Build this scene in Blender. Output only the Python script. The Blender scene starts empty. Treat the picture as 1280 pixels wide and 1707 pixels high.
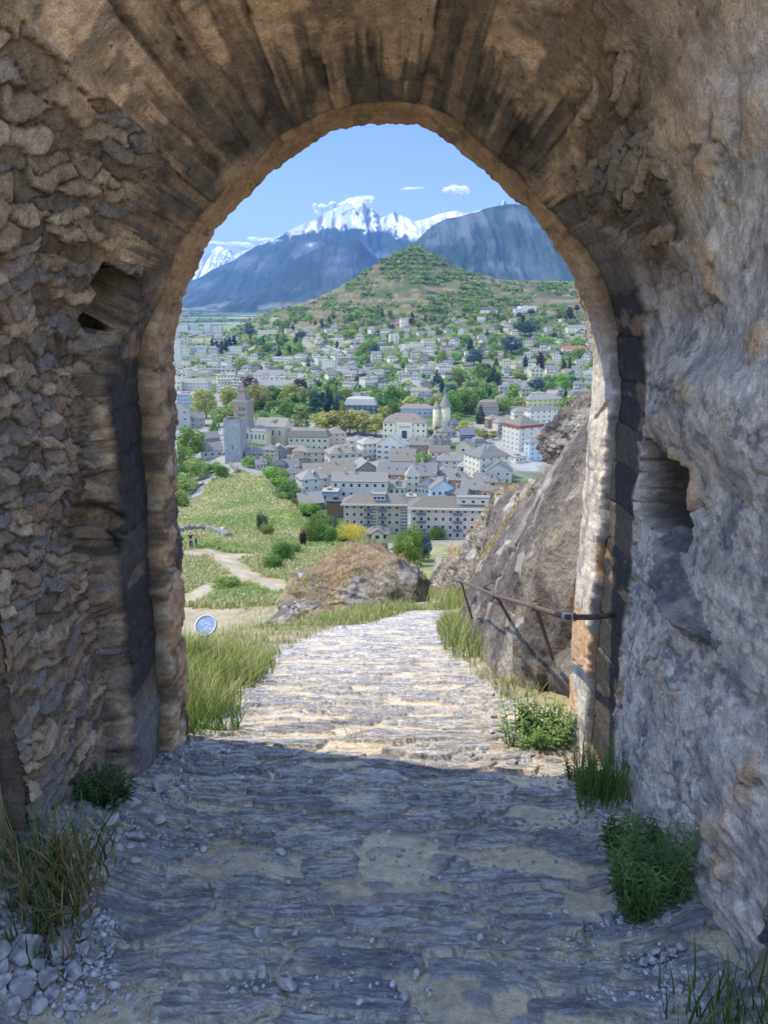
import bpy, bmesh, math, random
import numpy as np
from mathutils import Vector, Matrix
R = math.radians
SC = bpy.context.scene
COL = SC.collection
rnd = random.Random(7)
rng = np.random.default_rng(11)

# ------------------------------------------------------------------ camera, sky, sun, exposure
PITCH = R(15.5)
FPX = 1282.0
cam = bpy.data.cameras.new('camera'); camo = bpy.data.objects.new('camera', cam); COL.objects.link(camo)
camo.location = (0, 0, 0); camo.rotation_euler = (R(90) - PITCH, 0, 0)
cam.sensor_fit = 'HORIZONTAL'; cam.sensor_width = 36.0; cam.lens = 36.0 * FPX / 1280.0
cam.clip_start = 0.05; cam.clip_end = 120000
SC.camera = camo
SUN_EL, SUN_AZ = R(57), R(70)                 # azimuth from +Y (view) towards -X (left)
SUND = Vector((-math.sin(SUN_AZ) * math.cos(SUN_EL), math.cos(SUN_AZ) * math.cos(SUN_EL), math.sin(SUN_EL)))
W = bpy.data.worlds.new('World'); SC.world = W; W.use_nodes = True
wn = W.node_tree; bg = wn.nodes['Background']
sky = wn.nodes.new('ShaderNodeTexSky'); sky.sky_type = 'NISHITA'; sky.sun_disc = False
sky.sun_elevation = SUN_EL; sky.sun_rotation = -SUN_AZ; sky.altitude = 600; sky.air_density = 1.3; sky.dust_density = 0.1; sky.ozone_density = 3.0
bg.inputs[1].default_value = 0.15
gc = wn.nodes.new('ShaderNodeNewGeometry'); gv = wn.nodes.new('ShaderNodeVectorMath'); gv.operation = 'SCALE'; gv.inputs['Scale'].default_value = -1.0; wn.links.new(gc.outputs['Incoming'], gv.inputs[0])
wn.links.new(gv.outputs[0], sky.inputs[0]); gs = wn.nodes.new('ShaderNodeSeparateXYZ'); wn.links.new(gv.outputs[0], gs.inputs[0])
def _mr(src, a, b):
    n = wn.nodes.new('ShaderNodeMapRange'); n.interpolation_type = 'SMOOTHSTEP'; wn.links.new(src, n.inputs[0]); n.inputs[1].default_value = a; n.inputs[2].default_value = b; return n.outputs[0]
mxm = wn.nodes.new('ShaderNodeMath'); mxm.operation = 'MAXIMUM'; wn.links.new(_mr(gs.outputs[2], .28, .62), mxm.inputs[0]); neg = wn.nodes.new('ShaderNodeMath'); neg.operation = 'MULTIPLY'; neg.inputs[1].default_value = -1.0; wn.links.new(gs.outputs[1], neg.inputs[0]); wn.links.new(_mr(neg.outputs[0], -.25, .35), mxm.inputs[1])
# deep blue over the valley, sky brightened overhead and behind as added fill light
tc = wn.nodes.new('ShaderNodeMix'); tc.data_type = 'RGBA'; tc.inputs[6].default_value = (.28, .315, .60, 1); tc.inputs[7].default_value = (2.2, 2.03, 2.05, 1); wn.links.new(mxm.outputs[0], tc.inputs[0])
tint = wn.nodes.new('ShaderNodeMix'); tint.data_type = 'RGBA'; tint.blend_type = 'MULTIPLY'; tint.inputs[0].default_value = 1.0; wn.links.new(tc.outputs[2], tint.inputs[7])
wn.links.new(sky.outputs[0], tint.inputs[6]); wn.links.new(tint.outputs[2], bg.inputs[0])
sl = bpy.data.lights.new('sun', 'SUN'); sl.energy = 2.6; sl.angle = R(0.5); sl.color = (1.0, 0.91, 0.73)
so = bpy.data.objects.new('sun', sl); COL.objects.link(so); so.rotation_euler = SUND.to_track_quat('Z', 'Y').to_euler()
SC.view_settings.view_transform = 'Standard'; SC.view_settings.look = 'None'
SC.view_settings.exposure = 1.35; SC.view_settings.gamma = 1.0; SC.view_settings.use_curve_mapping = False
SC.cycles.max_bounces = 6; SC.cycles.diffuse_bounces = 4; SC.cycles.glossy_bounces = 2; SC.cycles.volume_bounces = 0
SC.cycles.transparent_max_bounces = 16

# ------------------------------------------------------------------ helpers: pixels of the photograph (1280x1707) to directions
CP, SP = math.cos(PITCH), math.sin(PITCH)
def ray(px, py):
    u = (px - 640) / FPX; v = (853.5 - py) / FPX
    return np.array((u, CP + SP * v, CP * v - SP))
def at(px, py, Y):
    d = ray(px, py); return Vector(d * (Y / d[1]))
def slope(py):
    v = (853.5 - py) / FPX; return (CP * v - SP) / (CP + SP * v)
def depth(p):
    return p[1] * CP - p[2] * SP
def proj(P):
    P = np.asarray(P); d = P[..., 1] * CP - P[..., 2] * SP; v = (P[..., 1] * SP + P[..., 2] * CP) / d
    return 640 + FPX * P[..., 0] / d, 853.5 - FPX * v
def srgb(r, g, b):
    f = lambda c: (c / 255 / 12.92) if c / 255 <= .04045 else ((c / 255 + .055) / 1.055) ** 2.4
    return np.array((f(r), f(g), f(b)))

# ------------------------------------------------------------------ helpers: numpy noise
def _h(ix, iy, iz=0, seed=0):
    n = (ix.astype(np.int64) * 374761393 + iy.astype(np.int64) * 668265263 + np.asarray(iz).astype(np.int64) * 2147483647 + seed * 974711) & 0xFFFFFFFF
    n = ((n ^ (n >> 13)) * 1274126177) & 0xFFFFFFFF
    n = ((n ^ (n >> 16)) * 2246822519) & 0xFFFFFFFF
    n = n ^ (n >> 15)
    return (n & 0xFFFFFF) / float(0x1000000)
def vn2(x, y, seed=0):
    ix = np.floor(x); iy = np.floor(y); fx = x - ix; fy = y - iy
    fx = fx * fx * fx * (fx * (fx * 6 - 15) + 10); fy = fy * fy * fy * (fy * (fy * 6 - 15) + 10)
    a = _h(ix, iy, 0, seed); b = _h(ix + 1, iy, 0, seed); c = _h(ix, iy + 1, 0, seed); d = _h(ix + 1, iy + 1, 0, seed)
    return (a + (b - a) * fx + (c - a) * fy + (a - b - c + d) * fx * fy) * 2 - 1
def fbm(x, y, o=4, seed=0, gain=.5):
    s = 0; a = 1; t = 0
    for i in range(o):
        s = s + a * vn2(x * 2 ** i + 17.3 * i, y * 2 ** i - 9.1 * i, seed + i); t += a; a *= gain
    return s / t
def ridged(x, y, o=4, seed=0, gain=.5):
    s = 0; a = 1; t = 0
    for i in range(o):
        s = s + a * (1 - 2 * np.abs(vn2(x * 2 ** i + 7.7 * i, y * 2 ** i + 3.1 * i, seed + i))); t += a; a *= gain
    return s / t
def vn3(x, y, z, seed=0):
    ix = np.floor(x); iy = np.floor(y); iz = np.floor(z); fx = x - ix; fy = y - iy; fz = z - iz
    fx = fx * fx * (3 - 2 * fx); fy = fy * fy * (3 - 2 * fy); fz = fz * fz * (3 - 2 * fz)
    def L(k):
        a = _h(ix, iy, iz + k, seed); b = _h(ix + 1, iy, iz + k, seed); c = _h(ix, iy + 1, iz + k, seed); d = _h(ix + 1, iy + 1, iz + k, seed)
        return a + (b - a) * fx + (c - a) * fy + (a - b - c + d) * fx * fy
    l0 = L(0); return (l0 + (L(1) - l0) * fz) * 2 - 1
def fbm3(P, sc, o=4, seed=0, gain=.5):
    s = 0; a = 1; t = 0
    for i in range(o):
        s = s + a * vn3(P[..., 0] * sc * 2 ** i + 3.7 * i, P[..., 1] * sc * 2 ** i + 1.9 * i, P[..., 2] * sc * 2 ** i - 5.1 * i, seed + i); t += a; a *= gain
    return s / t
def vor(x, y, seed=0, jit=.9):
    ix = np.floor(x); iy = np.floor(y)
    f1 = np.full(x.shape, 9.0); f2 = np.full(x.shape, 9.0); cid = np.zeros(x.shape); dx = np.zeros(x.shape); dy = np.zeros(x.shape)
    for i in (-1, 0, 1):
        for j in (-1, 0, 1):
            cx = ix + i; cy = iy + j
            px = cx + .5 + (_h(cx, cy, 0, seed) - .5) * jit; py = cy + .5 + (_h(cx, cy, 1, seed) - .5) * jit
            ex = x - px; ey = y - py; d = np.sqrt(ex * ex + ey * ey)
            near = d < f1
            f2 = np.where(near, f1, np.minimum(f2, d)); f1 = np.where(near, d, f1)
            cid = np.where(near, _h(cx, cy, 2, seed), cid); dx = np.where(near, ex, dx); dy = np.where(near, ey, dy)
    return f1, f2, cid, dx, dy
def sst(a, b, x):
    t = np.clip((x - a) / (b - a), 0, 1); return t * t * (3 - 2 * t)
def mixc(c, d, w):
    return c + (np.asarray(d) - c) * np.asarray(w)[..., None]
def h1(x, seed):
    return _h(np.asarray(x), np.asarray(x) * 0 + 5, 0, seed)

# ------------------------------------------------------------------ helpers: objects
def tag(o, label=None, cat=None, group=None, kind=None):
    if label: o['label'] = label
    if cat: o['category'] = cat
    if group: o['group'] = group
    if kind: o['kind'] = kind
    return o
def empty(name, loc=(0, 0, 0), rz=0):
    o = bpy.data.objects.new(name, None); COL.objects.link(o); o.location = loc; o.rotation_euler = (0, 0, rz); o.empty_display_size = .2
    return o
def link(name, me, parent=None):
    o = bpy.data.objects.new(name, me); COL.objects.link(o)
    if parent is not None: o.parent = parent
    return o
def mesh_np(name, V, F, mat, col=None, smooth=True, midx=None):
    V = np.asarray(V, dtype=np.float32).reshape(-1, 3); F = np.asarray(F, dtype=np.int32); k = F.shape[1]
    me = bpy.data.meshes.new(name)
    me.vertices.add(len(V)); me.vertices.foreach_set('co', V.ravel())
    me.loops.add(F.size); me.loops.foreach_set('vertex_index', F.ravel())
    me.polygons.add(len(F)); me.polygons.foreach_set('loop_start', np.arange(0, F.size, k, dtype=np.int32))
    if smooth: me.polygons.foreach_set('use_smooth', np.ones(len(F), dtype=bool))
    for m in (mat if isinstance(mat, (list, tuple)) else [mat]): me.materials.append(m)
    if midx is not None: me.polygons.foreach_set('material_index', np.asarray(midx, dtype=np.int32))
    me.update(calc_edges=True)
    if col is not None:
        c = np.ones((len(V), 4), dtype=np.float32); c[:, :3] = np.clip(np.asarray(col).reshape(-1, 3), 0, 1)
        a = me.color_attributes.new('Col', 'FLOAT_COLOR', 'POINT'); a.data.foreach_set('color', c.ravel())
    return me
def gridF(n, m, flip=False):
    i = np.arange(n - 1)[:, None] * m + np.arange(m - 1)[None, :]
    F = np.stack([i, i + 1, i + m + 1, i + m], -1).reshape(-1, 4)
    return F[:, ::-1] if flip else F
def grid(name, P, mat, col=None, parent=None, flip=False, smooth=True):
    n, m = P.shape[:2]
    return link(name, mesh_np(name, P, gridF(n, m, flip), mat, col, smooth), parent)

class MB:
    """collects boxes, tubes and quads into ONE mesh"""
    def __init__(s): s.v = []; s.f = []
    def add(s, vs, fs):
        o = len(s.v); s.v += [tuple(v) for v in vs]; s.f += [tuple(i + o for i in f) for f in fs]; return s
    def box(s, x0, x1, y0, y1, z0, z1):
        return s.add([(x0, y0, z0), (x1, y0, z0), (x1, y1, z0), (x0, y1, z0), (x0, y0, z1), (x1, y0, z1), (x1, y1, z1), (x0, y1, z1)],
                     [(0, 3, 2, 1), (4, 5, 6, 7), (0, 1, 5, 4), (1, 2, 6, 5), (2, 3, 7, 6), (3, 0, 4, 7)])
    def tube(s, pts, rad, n=8, cap=True):
        pts = [Vector(p) for p in pts]; rad = rad if isinstance(rad, (list, tuple)) else [rad] * len(pts); o = len(s.v); up0 = None
        for i, p in enumerate(pts):
            d = (pts[min(i + 1, len(pts) - 1)] - pts[max(i - 1, 0)]).normalized()
            if up0 is None: up0 = Vector((0, 0, 1)) if abs(d.z) < .9 else Vector((0, 1, 0))
            a = d.cross(up0).normalized(); b = a.cross(d).normalized(); up0 = b
            for k in range(n):
                t = 2 * math.pi * k / n; s.v.append(tuple(p + (a * math.cos(t) + b * math.sin(t)) * rad[i]))
        for i in range(len(pts) - 1):
            for k in range(n):
                s.f.append((o + i * n + k, o + i * n + (k + 1) % n, o + (i + 1) * n + (k + 1) % n, o + (i + 1) * n + k))
        if cap:
            s.f.append(tuple(o + k for k in range(n))[::-1]); e = o + (len(pts) - 1) * n; s.f.append(tuple(e + k for k in range(n)))
        return s
    def lathe(s, prof, n=16, c=(0, 0)):
        o = len(s.v)
        for r, z in prof:
            for k in range(n):
                t = 2 * math.pi * k / n; s.v.append((c[0] + r * math.cos(t), c[1] + r * math.sin(t), z))
        for i in range(len(prof) - 1):
            for k in range(n): s.f.append((o + i * n + k, o + i * n + (k + 1) % n, o + (i + 1) * n + (k + 1) % n, o + (i + 1) * n + k))
        s.f.append(tuple(o + (len(prof) - 1) * n + k for k in range(n)))
        return s
    def mesh(s, name, mat, smooth=False):
        me = bpy.data.meshes.new(name); me.from_pydata(s.v, [], s.f); me.materials.append(mat)
        if smooth: me.polygons.foreach_set('use_smooth', [True] * len(me.polygons))
        me.update(); return me
    def build(s, name, mat, parent=None, smooth=False): return link(name, s.mesh(name, mat, smooth), parent)

# ------------------------------------------------------------------ helpers: materials
def newmat(name):
    m = bpy.data.materials.new(name); m.use_nodes = True; return m, m.node_tree, m.node_tree.nodes['Principled BSDF']
def N(nt, t, ins=None, **props):
    n = nt.nodes.new(t)
    for k, v in props.items(): setattr(n, k, v)
    for k, v in (ins or {}).items():
        if isinstance(v, bpy.types.NodeSocket): nt.links.new(v, n.inputs[k])
        else: n.inputs[k].default_value = v
    return n
def c4(c): return (float(c[0]), float(c[1]), float(c[2]), 1.0)
def mat_col(name, scale=8.0, amt=.25, bump=.3, bscale=40.0, rough=.92, dist=.02, spec=.25, obj=False):
    """surface whose own colour is stored per vertex, broken up by fine noise and bump"""
    m, nt, b = newmat(name)
    a = N(nt, 'ShaderNodeVertexColor', layer_name='Col'); g = N(nt, 'ShaderNodeTexCoord')
    n1 = N(nt, 'ShaderNodeTexNoise', {'Vector': g.outputs['Object'], 'Scale': scale, 'Detail': 6.0, 'Roughness': .65})
    r = N(nt, 'ShaderNodeMapRange', {'Value': n1.outputs[0], 'From Min': .3, 'From Max': .7, 'To Min': 1 - amt, 'To Max': 1 + amt})
    n3 = N(nt, 'ShaderNodeTexNoise', {'Vector': g.outputs['Object'], 'Scale': scale * 7.0, 'Detail': 4.0, 'Roughness': .75})
    r3 = N(nt, 'ShaderNodeMapRange', {'Value': n3.outputs[0], 'From Min': .32, 'From Max': .68, 'To Min': 1 - amt * .9, 'To Max': 1 + amt * .9})
    rr = N(nt, 'ShaderNodeMath', {0: r.outputs[0], 1: r3.outputs[0]}, operation='MULTIPLY')
    mx = N(nt, 'ShaderNodeVectorMath', {0: a.outputs[0], 1: rr.outputs[0]}, operation='MULTIPLY')
    nt.links.new(mx.outputs[0], b.inputs['Base Color']); b.inputs['Roughness'].default_value = rough
    b.inputs['Specular IOR Level'].default_value = spec
    n2 = N(nt, 'ShaderNodeTexNoise', {'Vector': g.outputs['Object'], 'Scale': bscale, 'Detail': 7.0, 'Roughness': .7})
    bp = N(nt, 'ShaderNodeBump', {'Height': n2.outputs[0], 'Strength': bump, 'Distance': dist})
    nt.links.new(bp.outputs[0], b.inputs['Normal'])
    return m
def mat_plain(name, c, scale=3.0, amt=.15, rough=.85, spec=.3, bump=0.0, metal=0.0, rand=0.0):
    """plain colour with mottling; rand varies it from object to object"""
    m, nt, b = newmat(name); g = N(nt, 'ShaderNodeTexCoord')
    n1 = N(nt, 'ShaderNodeTexNoise', {'Vector': g.outputs['Object'], 'Scale': scale, 'Detail': 5.0, 'Roughness': .65})
    r = N(nt, 'ShaderNodeMapRange', {'Value': n1.outputs[0], 'From Min': .3, 'From Max': .7, 'To Min': 1 - amt, 'To Max': 1 + amt})
    v = r.outputs[0]
    if rand:
        oi = N(nt, 'ShaderNodeObjectInfo'); r2 = N(nt, 'ShaderNodeMapRange', {'Value': oi.outputs['Random'], 'To Min': 1 - rand, 'To Max': 1 + rand})
        v = N(nt, 'ShaderNodeMath', {0: v, 1: r2.outputs[0]}, operation='MULTIPLY').outputs[0]
    mx = N(nt, 'ShaderNodeVectorMath', {0: tuple(float(k) for k in c[:3]), 1: v}, operation='MULTIPLY')
    nt.links.new(mx.outputs[0], b.inputs['Base Color']); b.inputs['Roughness'].default_value = rough; b.inputs['Specular IOR Level'].default_value = spec
    b.inputs['Metallic'].default_value = metal
    if bump:
        bp = N(nt, 'ShaderNodeBump', {'Height': n1.outputs[0], 'Strength': bump, 'Distance': .05}); nt.links.new(bp.outputs[0], b.inputs['Normal'])
    return m
# ================================================================== the setting: terrain
def Zr(Y, row): return slope(row) * Y
TOWN = [(315, 887), (365, 842), (500, 762), (680, 702), (930, 652), (1220, 612)]
COLS = [
 (100, [(10, -5.4), (14, -7.4), (20, -10.5), (30, -15.4), (50, -21.8), (66, -24), (80, -26), (100, -30), (130, -37), (170, -50), (230, -66), (300, -78), (450, Zr(450, 742)), (760, -92), (1000, -99), (1500, -106), (2000, -110)]),
 (300, [(10, -5.1), (14, -6.6), (20, -10), (30, -14.8), (50, -20.8), (62, -23.0), (76, Zr(76, 915)), (88, Zr(88, 893)), (110, Zr(110, 872)), (140, Zr(140, 852)), (168, Zr(168, 836)), (176, -47.5), (200, -58), (300, -78), (450, Zr(450, 740)), (760, -92), (1000, -99), (1500, -106), (2000, -110)]),
 (350, [(10, -5.0), (14, -6.4), (20, -9.8), (30, -14.4), (50, -20.5), (62, -22.8), (76, Zr(76, 920)), (90, Zr(90, 895)), (120, Zr(120, 864)), (160, Zr(160, 834)), (205, Zr(205, 806)), (215, -49), (250, -62), (300, -74), (450, Zr(450, 737)), (760, Zr(760, 662)), (1000, Zr(1000, 637)), (1500, -102), (2000, -110)]),
 (400, [(10, -4.9), (14, -6.2), (20, -9.5), (30, -14), (50, -20.2), (62, Zr(62, 964)), (76, Zr(76, 927)), (90, Zr(90, 900)), (120, Zr(120, 862)), (160, Zr(160, 830)), (200, Zr(200, 801)), (240, Zr(240, 776)), (255, -58), (300, -70), (420, Zr(420, 740)), (540, Zr(540, 707)), (760, Zr(760, 660)), (1000, Zr(1000, 632)), (1250, Zr(1250, 614)), (1500, Zr(1500, 596)), (1750, Zr(1750, 570)), (1950, Zr(1950, 546)), (2300, -111)]),
 (440, [(10, -4.9), (14, -6.2), (20, -9.4), (30, -13.6), (50, -20.1), (66, -24), (90, Zr(90, 902)), (120, Zr(120, 862)), (160, Zr(160, 828)), (200, Zr(200, 800)), (215, Zr(215, 790)), (225, -54), (260, -66), (300, -72), (420, Zr(420, 742)), (540, Zr(540, 703)), (760, Zr(760, 655)), (1000, Zr(1000, 627)), (1250, Zr(1250, 603)), (1500, Zr(1500, 573)), (1750, Zr(1750, 540)), (1900, Zr(1900, 519)), (2300, -111)]),
 (480, [(10, -4.8), (14, -6.2), (20, -9.0), (30, -13), (50, -20), (66, -24), (90, Zr(90, 905)), (120, Zr(120, 864)), (150, Zr(150, 833)), (160, -43), (220, -65)] + [(y, Zr(y, r), 1) for y, r in TOWN] + [(1250, Zr(1250, 594)), (1500, Zr(1500, 565)), (1700, Zr(1700, 535)), (1870, Zr(1870, 508)), (2250, -108)]),
 (540, [(10, -4.8), (14, -6.2), (20, -8.7), (30, -12.6), (50, -19.8), (66, -24), (80, Zr(80, 918)), (100, Zr(100, 891)), (110, -35.5), (200, -63)] + [(y, Zr(y, r), 1) for y, r in TOWN] + [(1250, Zr(1250, 580)), (1500, Zr(1500, 551)), (1700, Zr(1700, 520)), (1840, Zr(1840, 487)), (2200, -100)]),
 (600, [(10, -4.75), (14, -6.2), (20, -8.5), (30, -12.3), (47, -18.5), (66, -23.5), (84, -29), (100, -36), (190, -62)] + [(y, Zr(y, r), 1) for y, r in TOWN] + [(1250, Zr(1250, 575)), (1500, Zr(1500, 541)), (1650, Zr(1650, 510)), (1780, Zr(1780, 480)), (1880, Zr(1880, 450)), (2200, -80)]),
 (645, [(10, -4.74), (14, -6.2), (20, -8.4), (30, -12.2), (47, -18.3), (66, Zr(66, 933)), (74, -27), (100, -40), (190, -62)] + [(y, Zr(y, r), 1) for y, r in TOWN] + [(1250, Zr(1250, 572)), (1500, Zr(1500, 535)), (1650, Zr(1650, 500)), (1780, Zr(1780, 463)), (1900, Zr(1900, 418)), (2250, -40)]),
 (690, [(10, -4.74), (14, -6.2), (20, -8.4), (30, -12.2), (47, -18.3), (56, -21.5), (70, -28), (100, -41), (190, -62)] + [(y, Zr(y, r), 1) for y, r in TOWN] + [(1250, Zr(1250, 570)), (1500, Zr(1500, 530)), (1650, Zr(1650, 491)), (1780, Zr(1780, 450)), (1930, Zr(1930, 397)), (2300, -10)]),
 (722, [(10, -4.74), (14, -6.2), (20, -8.4), (30, -12.2), (47, -18.3), (70, -27), (100, -40), (190, -62)] + [(y, Zr(y, r), 1) for y, r in TOWN] + [(1250, Zr(1250, 568)), (1500, Zr(1500, 528)), (1650, Zr(1650, 492)), (1780, Zr(1780, 455)), (1900, Zr(1900, 418)), (2300, -10)]),
 (765, [(10, -4.74), (14, -6.2), (20, -8.4), (30, -12.0), (47, -17.8), (70, -26), (100, -39), (190, -62)] + [(y, Zr(y, r), 1) for y, r in TOWN] + [(1250, Zr(1250, 566)), (1500, Zr(1500, 524)), (1650, Zr(1650, 494)), (1780, Zr(1780, 463)), (1860, Zr(1860, 446)), (2300, 0)]),
 (840, [(10, -4.7), (20, -8), (30, -11.4), (47, -17), (70, -25), (100, -38), (190, -62)] + [(y, Zr(y, r), 1) for y, r in TOWN] + [(1250, Zr(1250, 564)), (1500, Zr(1500, 522)), (1650, Zr(1650, 496)), (1800, Zr(1800, 468)), (2100, Zr(2100, 467)), (2600, 20)]),
 (950, [(10, -4.6), (20, -7.6), (30, -11), (47, -16.5), (70, -24), (100, -37), (190, -62)] + [(y, Zr(y, r), 1) for y, r in TOWN] + [(1250, Zr(1250, 562)), (1500, Zr(1500, 520)), (1700, Zr(1700, 488)), (1850, Zr(1850, 470)), (2100, Zr(2100, 468)), (2600, 25)]),
 (1200, [(10, -4.5), (20, -7.4), (30, -10.5), (47, -16), (70, -24), (100, -37), (190, -62)] + [(y, Zr(y, r), 1) for y, r in TOWN] + [(1250, Zr(1250, 562)), (1500, Zr(1500, 520)), (1700, Zr(1700, 488)), (1850, Zr(1850, 475)), (2100, Zr(2100, 470)), (2600, 25)]),
]
def _far(q):
    f = 1.0 if len(q) > 2 else float(np.interp(q[0], [245, 300, 1000], [1, 1.25, 1.2]))
    return (q[0] * f, q[1] * f)
COLS = [(c, sorted(_far(q) for q in l)) for c, l in COLS]
UC = np.array([(c[0] - 640) / FPX / .99 for c in COLS])
LY = np.linspace(math.log(9), math.log(26000), 420)
UU = np.linspace(-.62, .62, 420)
_tab = np.stack([np.interp(LY, np.log([p[0] for p in c[1]] + [3300, 26000]), [p[1] for p in c[1]] + [-132, -132]) for c in COLS])   # cols x LY
ZG = np.stack([np.interp(UU, UC, _tab[:, j]) for j in range(len(LY))], 1)
def _sm(A, ax, k):
    ker = np.exp(-np.linspace(-2, 2, 2 * k + 1) ** 2); ker /= ker.sum()
    pad = [(0, 0)] * A.ndim; pad[ax] = (k, k); B = np.pad(A, pad, mode='edge')
    return sum(ker[i] * np.take(B, np.arange(i, i + A.shape[ax]), axis=ax) for i in range(2 * k + 1))
ZG = _sm(_sm(ZG, 0, 5), 1, 2)
def _bil(u, ly):
    a = np.clip((u - UU[0]) / (UU[1] - UU[0]), 0, len(UU) - 1.001); b = np.clip((ly - LY[0]) / (LY[1] - LY[0]), 0, len(LY) - 1.001)
    i = a.astype(int); j = b.astype(int); fa = a - i; fb = b - j
    return (ZG[i, j] * (1 - fa) + ZG[i + 1, j] * fa) * (1 - fb) + (ZG[i, j + 1] * (1 - fa) + ZG[i + 1, j + 1] * fa) * fb
PATHX = lambda Y: np.interp(Y, [0, 4, 9, 13, 17, 21, 30, 47, 66], [0, -.05, -.12, .1, .8, 1.75, 2.2, 2.2, .6])
def znear(x, Y):
    zc = np.interp(Y, [-6, 0, 2.5, 3.8, 5, 8.2, 14, 20, 30], [.75, -1.6, -2.08, -2.38, -2.82, -4.05, -6.2, -8.4, -12.2])
    lat = x - PATHX(Y)
    z = zc + .16 * sst(-1.0, -2.1, lat) * sst(4.2, 6, Y) * sst(12, 8, Y)          # grassy bank left of the path
    z = z - .38 * np.clip(-lat - 2.3, 0, 9) * sst(5, 8, Y)                       # falls off to the left
    z = z + .18 * sst(-.75, -1.25, lat) * sst(3.5, 2.6, Y) + .10 * sst(.75, 1.1, lat) * sst(3.5, 2.8, Y)   # rubble heaped along the wall feet
    z = z + .25 * np.clip(lat - .9, 0, 3) * sst(3.6, 4.4, Y)
    return z
def ground(x, Y):
    x = np.asarray(x, float); Y = np.asarray(Y, float)
    w = sst(9.5, 15, Y)
    zf = _bil(x / np.maximum(Y, 1), np.log(np.maximum(Y, 9.01)))
    z = znear(x, Y) * (1 - w) + zf * w
    # vineyard terraces on the hill: real steps
    k = sst(1580, 1680, Y) * sst(-85, -65, z) * sst(.235, .2, np.abs(x / np.maximum(Y, 1) - .03)) * sst(175, 120, z)
    st = 13.0; q = (z + 3 * fbm(x / 160, Y / 160, 3, 5)) / st; f = q - np.floor(q)
    z = z + k * st * .55 * (sst(.62, .92, f) - f)
    return z
def drop(px, py, ymin=12.0, ymax=22000.0):
    """where the ray of a pixel meets the terrain"""
    d = ray(px, py); d = d / d[1]
    Ys = np.exp(np.linspace(math.log(ymin), math.log(ymax), 1500)); g = ground(d[0] * Ys, Ys) - d[2] * Ys
    hit = np.nonzero(g > 0)[0]
    i = hit[0] if len(hit) else len(Ys) - 1
    return Vector((d[0] * Ys[i], Ys[i], float(ground(d[0] * Ys[i], Ys[i]))))
def seg_dist(x, Y, pts):
    d = np.full(np.shape(x), 1e9)
    for (a, b), (c, e) in zip(pts[:-1], pts[1:]):
        vx, vy = c - a, e - b; t = np.clip(((x - a) * vx + (Y - b) * vy) / (vx * vx + vy * vy + 1e-9), 0, 1)
        d = np.minimum(d, np.hypot(x - a - t * vx, Y - b - t * vy))
    return d
GRASS = np.array((.15, .17, .05)); DRY = np.array((.27, .22, .11)); DIRT = np.array((.31, .25, .175)); VINE = np.array((.19, .145, .10)); WOOD = np.array((.045, .075, .018))
footpaths = [[(320, 925), (345, 915), (372, 930), (395, 950), (415, 962), (440, 968), (480, 985)], [(305, 1005), (330, 990), (360, 978), (400, 966), (415, 962)], [(372, 930), (400, 925)]]
def wp(pts): return [tuple(drop(a, b)[:2]) for a, b in pts]
FP = [wp(p) for p in footpaths]
FP2 = wp([(415, 784), (440, 815), (465, 840), (482, 865), (490, 885)])
ROADS = [(wp([(545, 575), (562, 582), (580, 592), (590, 600), (600, 606), (602, 622), (598, 636)]), 5.5), (wp([(800, 570), (803, 582), (812, 586), (836, 588)]), 4.5), (wp([(890, 606), (905, 612), (925, 622), (940, 634)]), 6),
         (wp([(668, 568), (672, 580), (671, 586)]), 4.5), (wp([(360, 596), (378, 610), (392, 622)]), 8), (wp([(808, 740), (835, 738), (856, 758), (880, 782)]), 7), (wp([(835, 738), (868, 748), (890, 775)]), 5), (wp([(800, 690), (850, 735)]), 4)]
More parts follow.
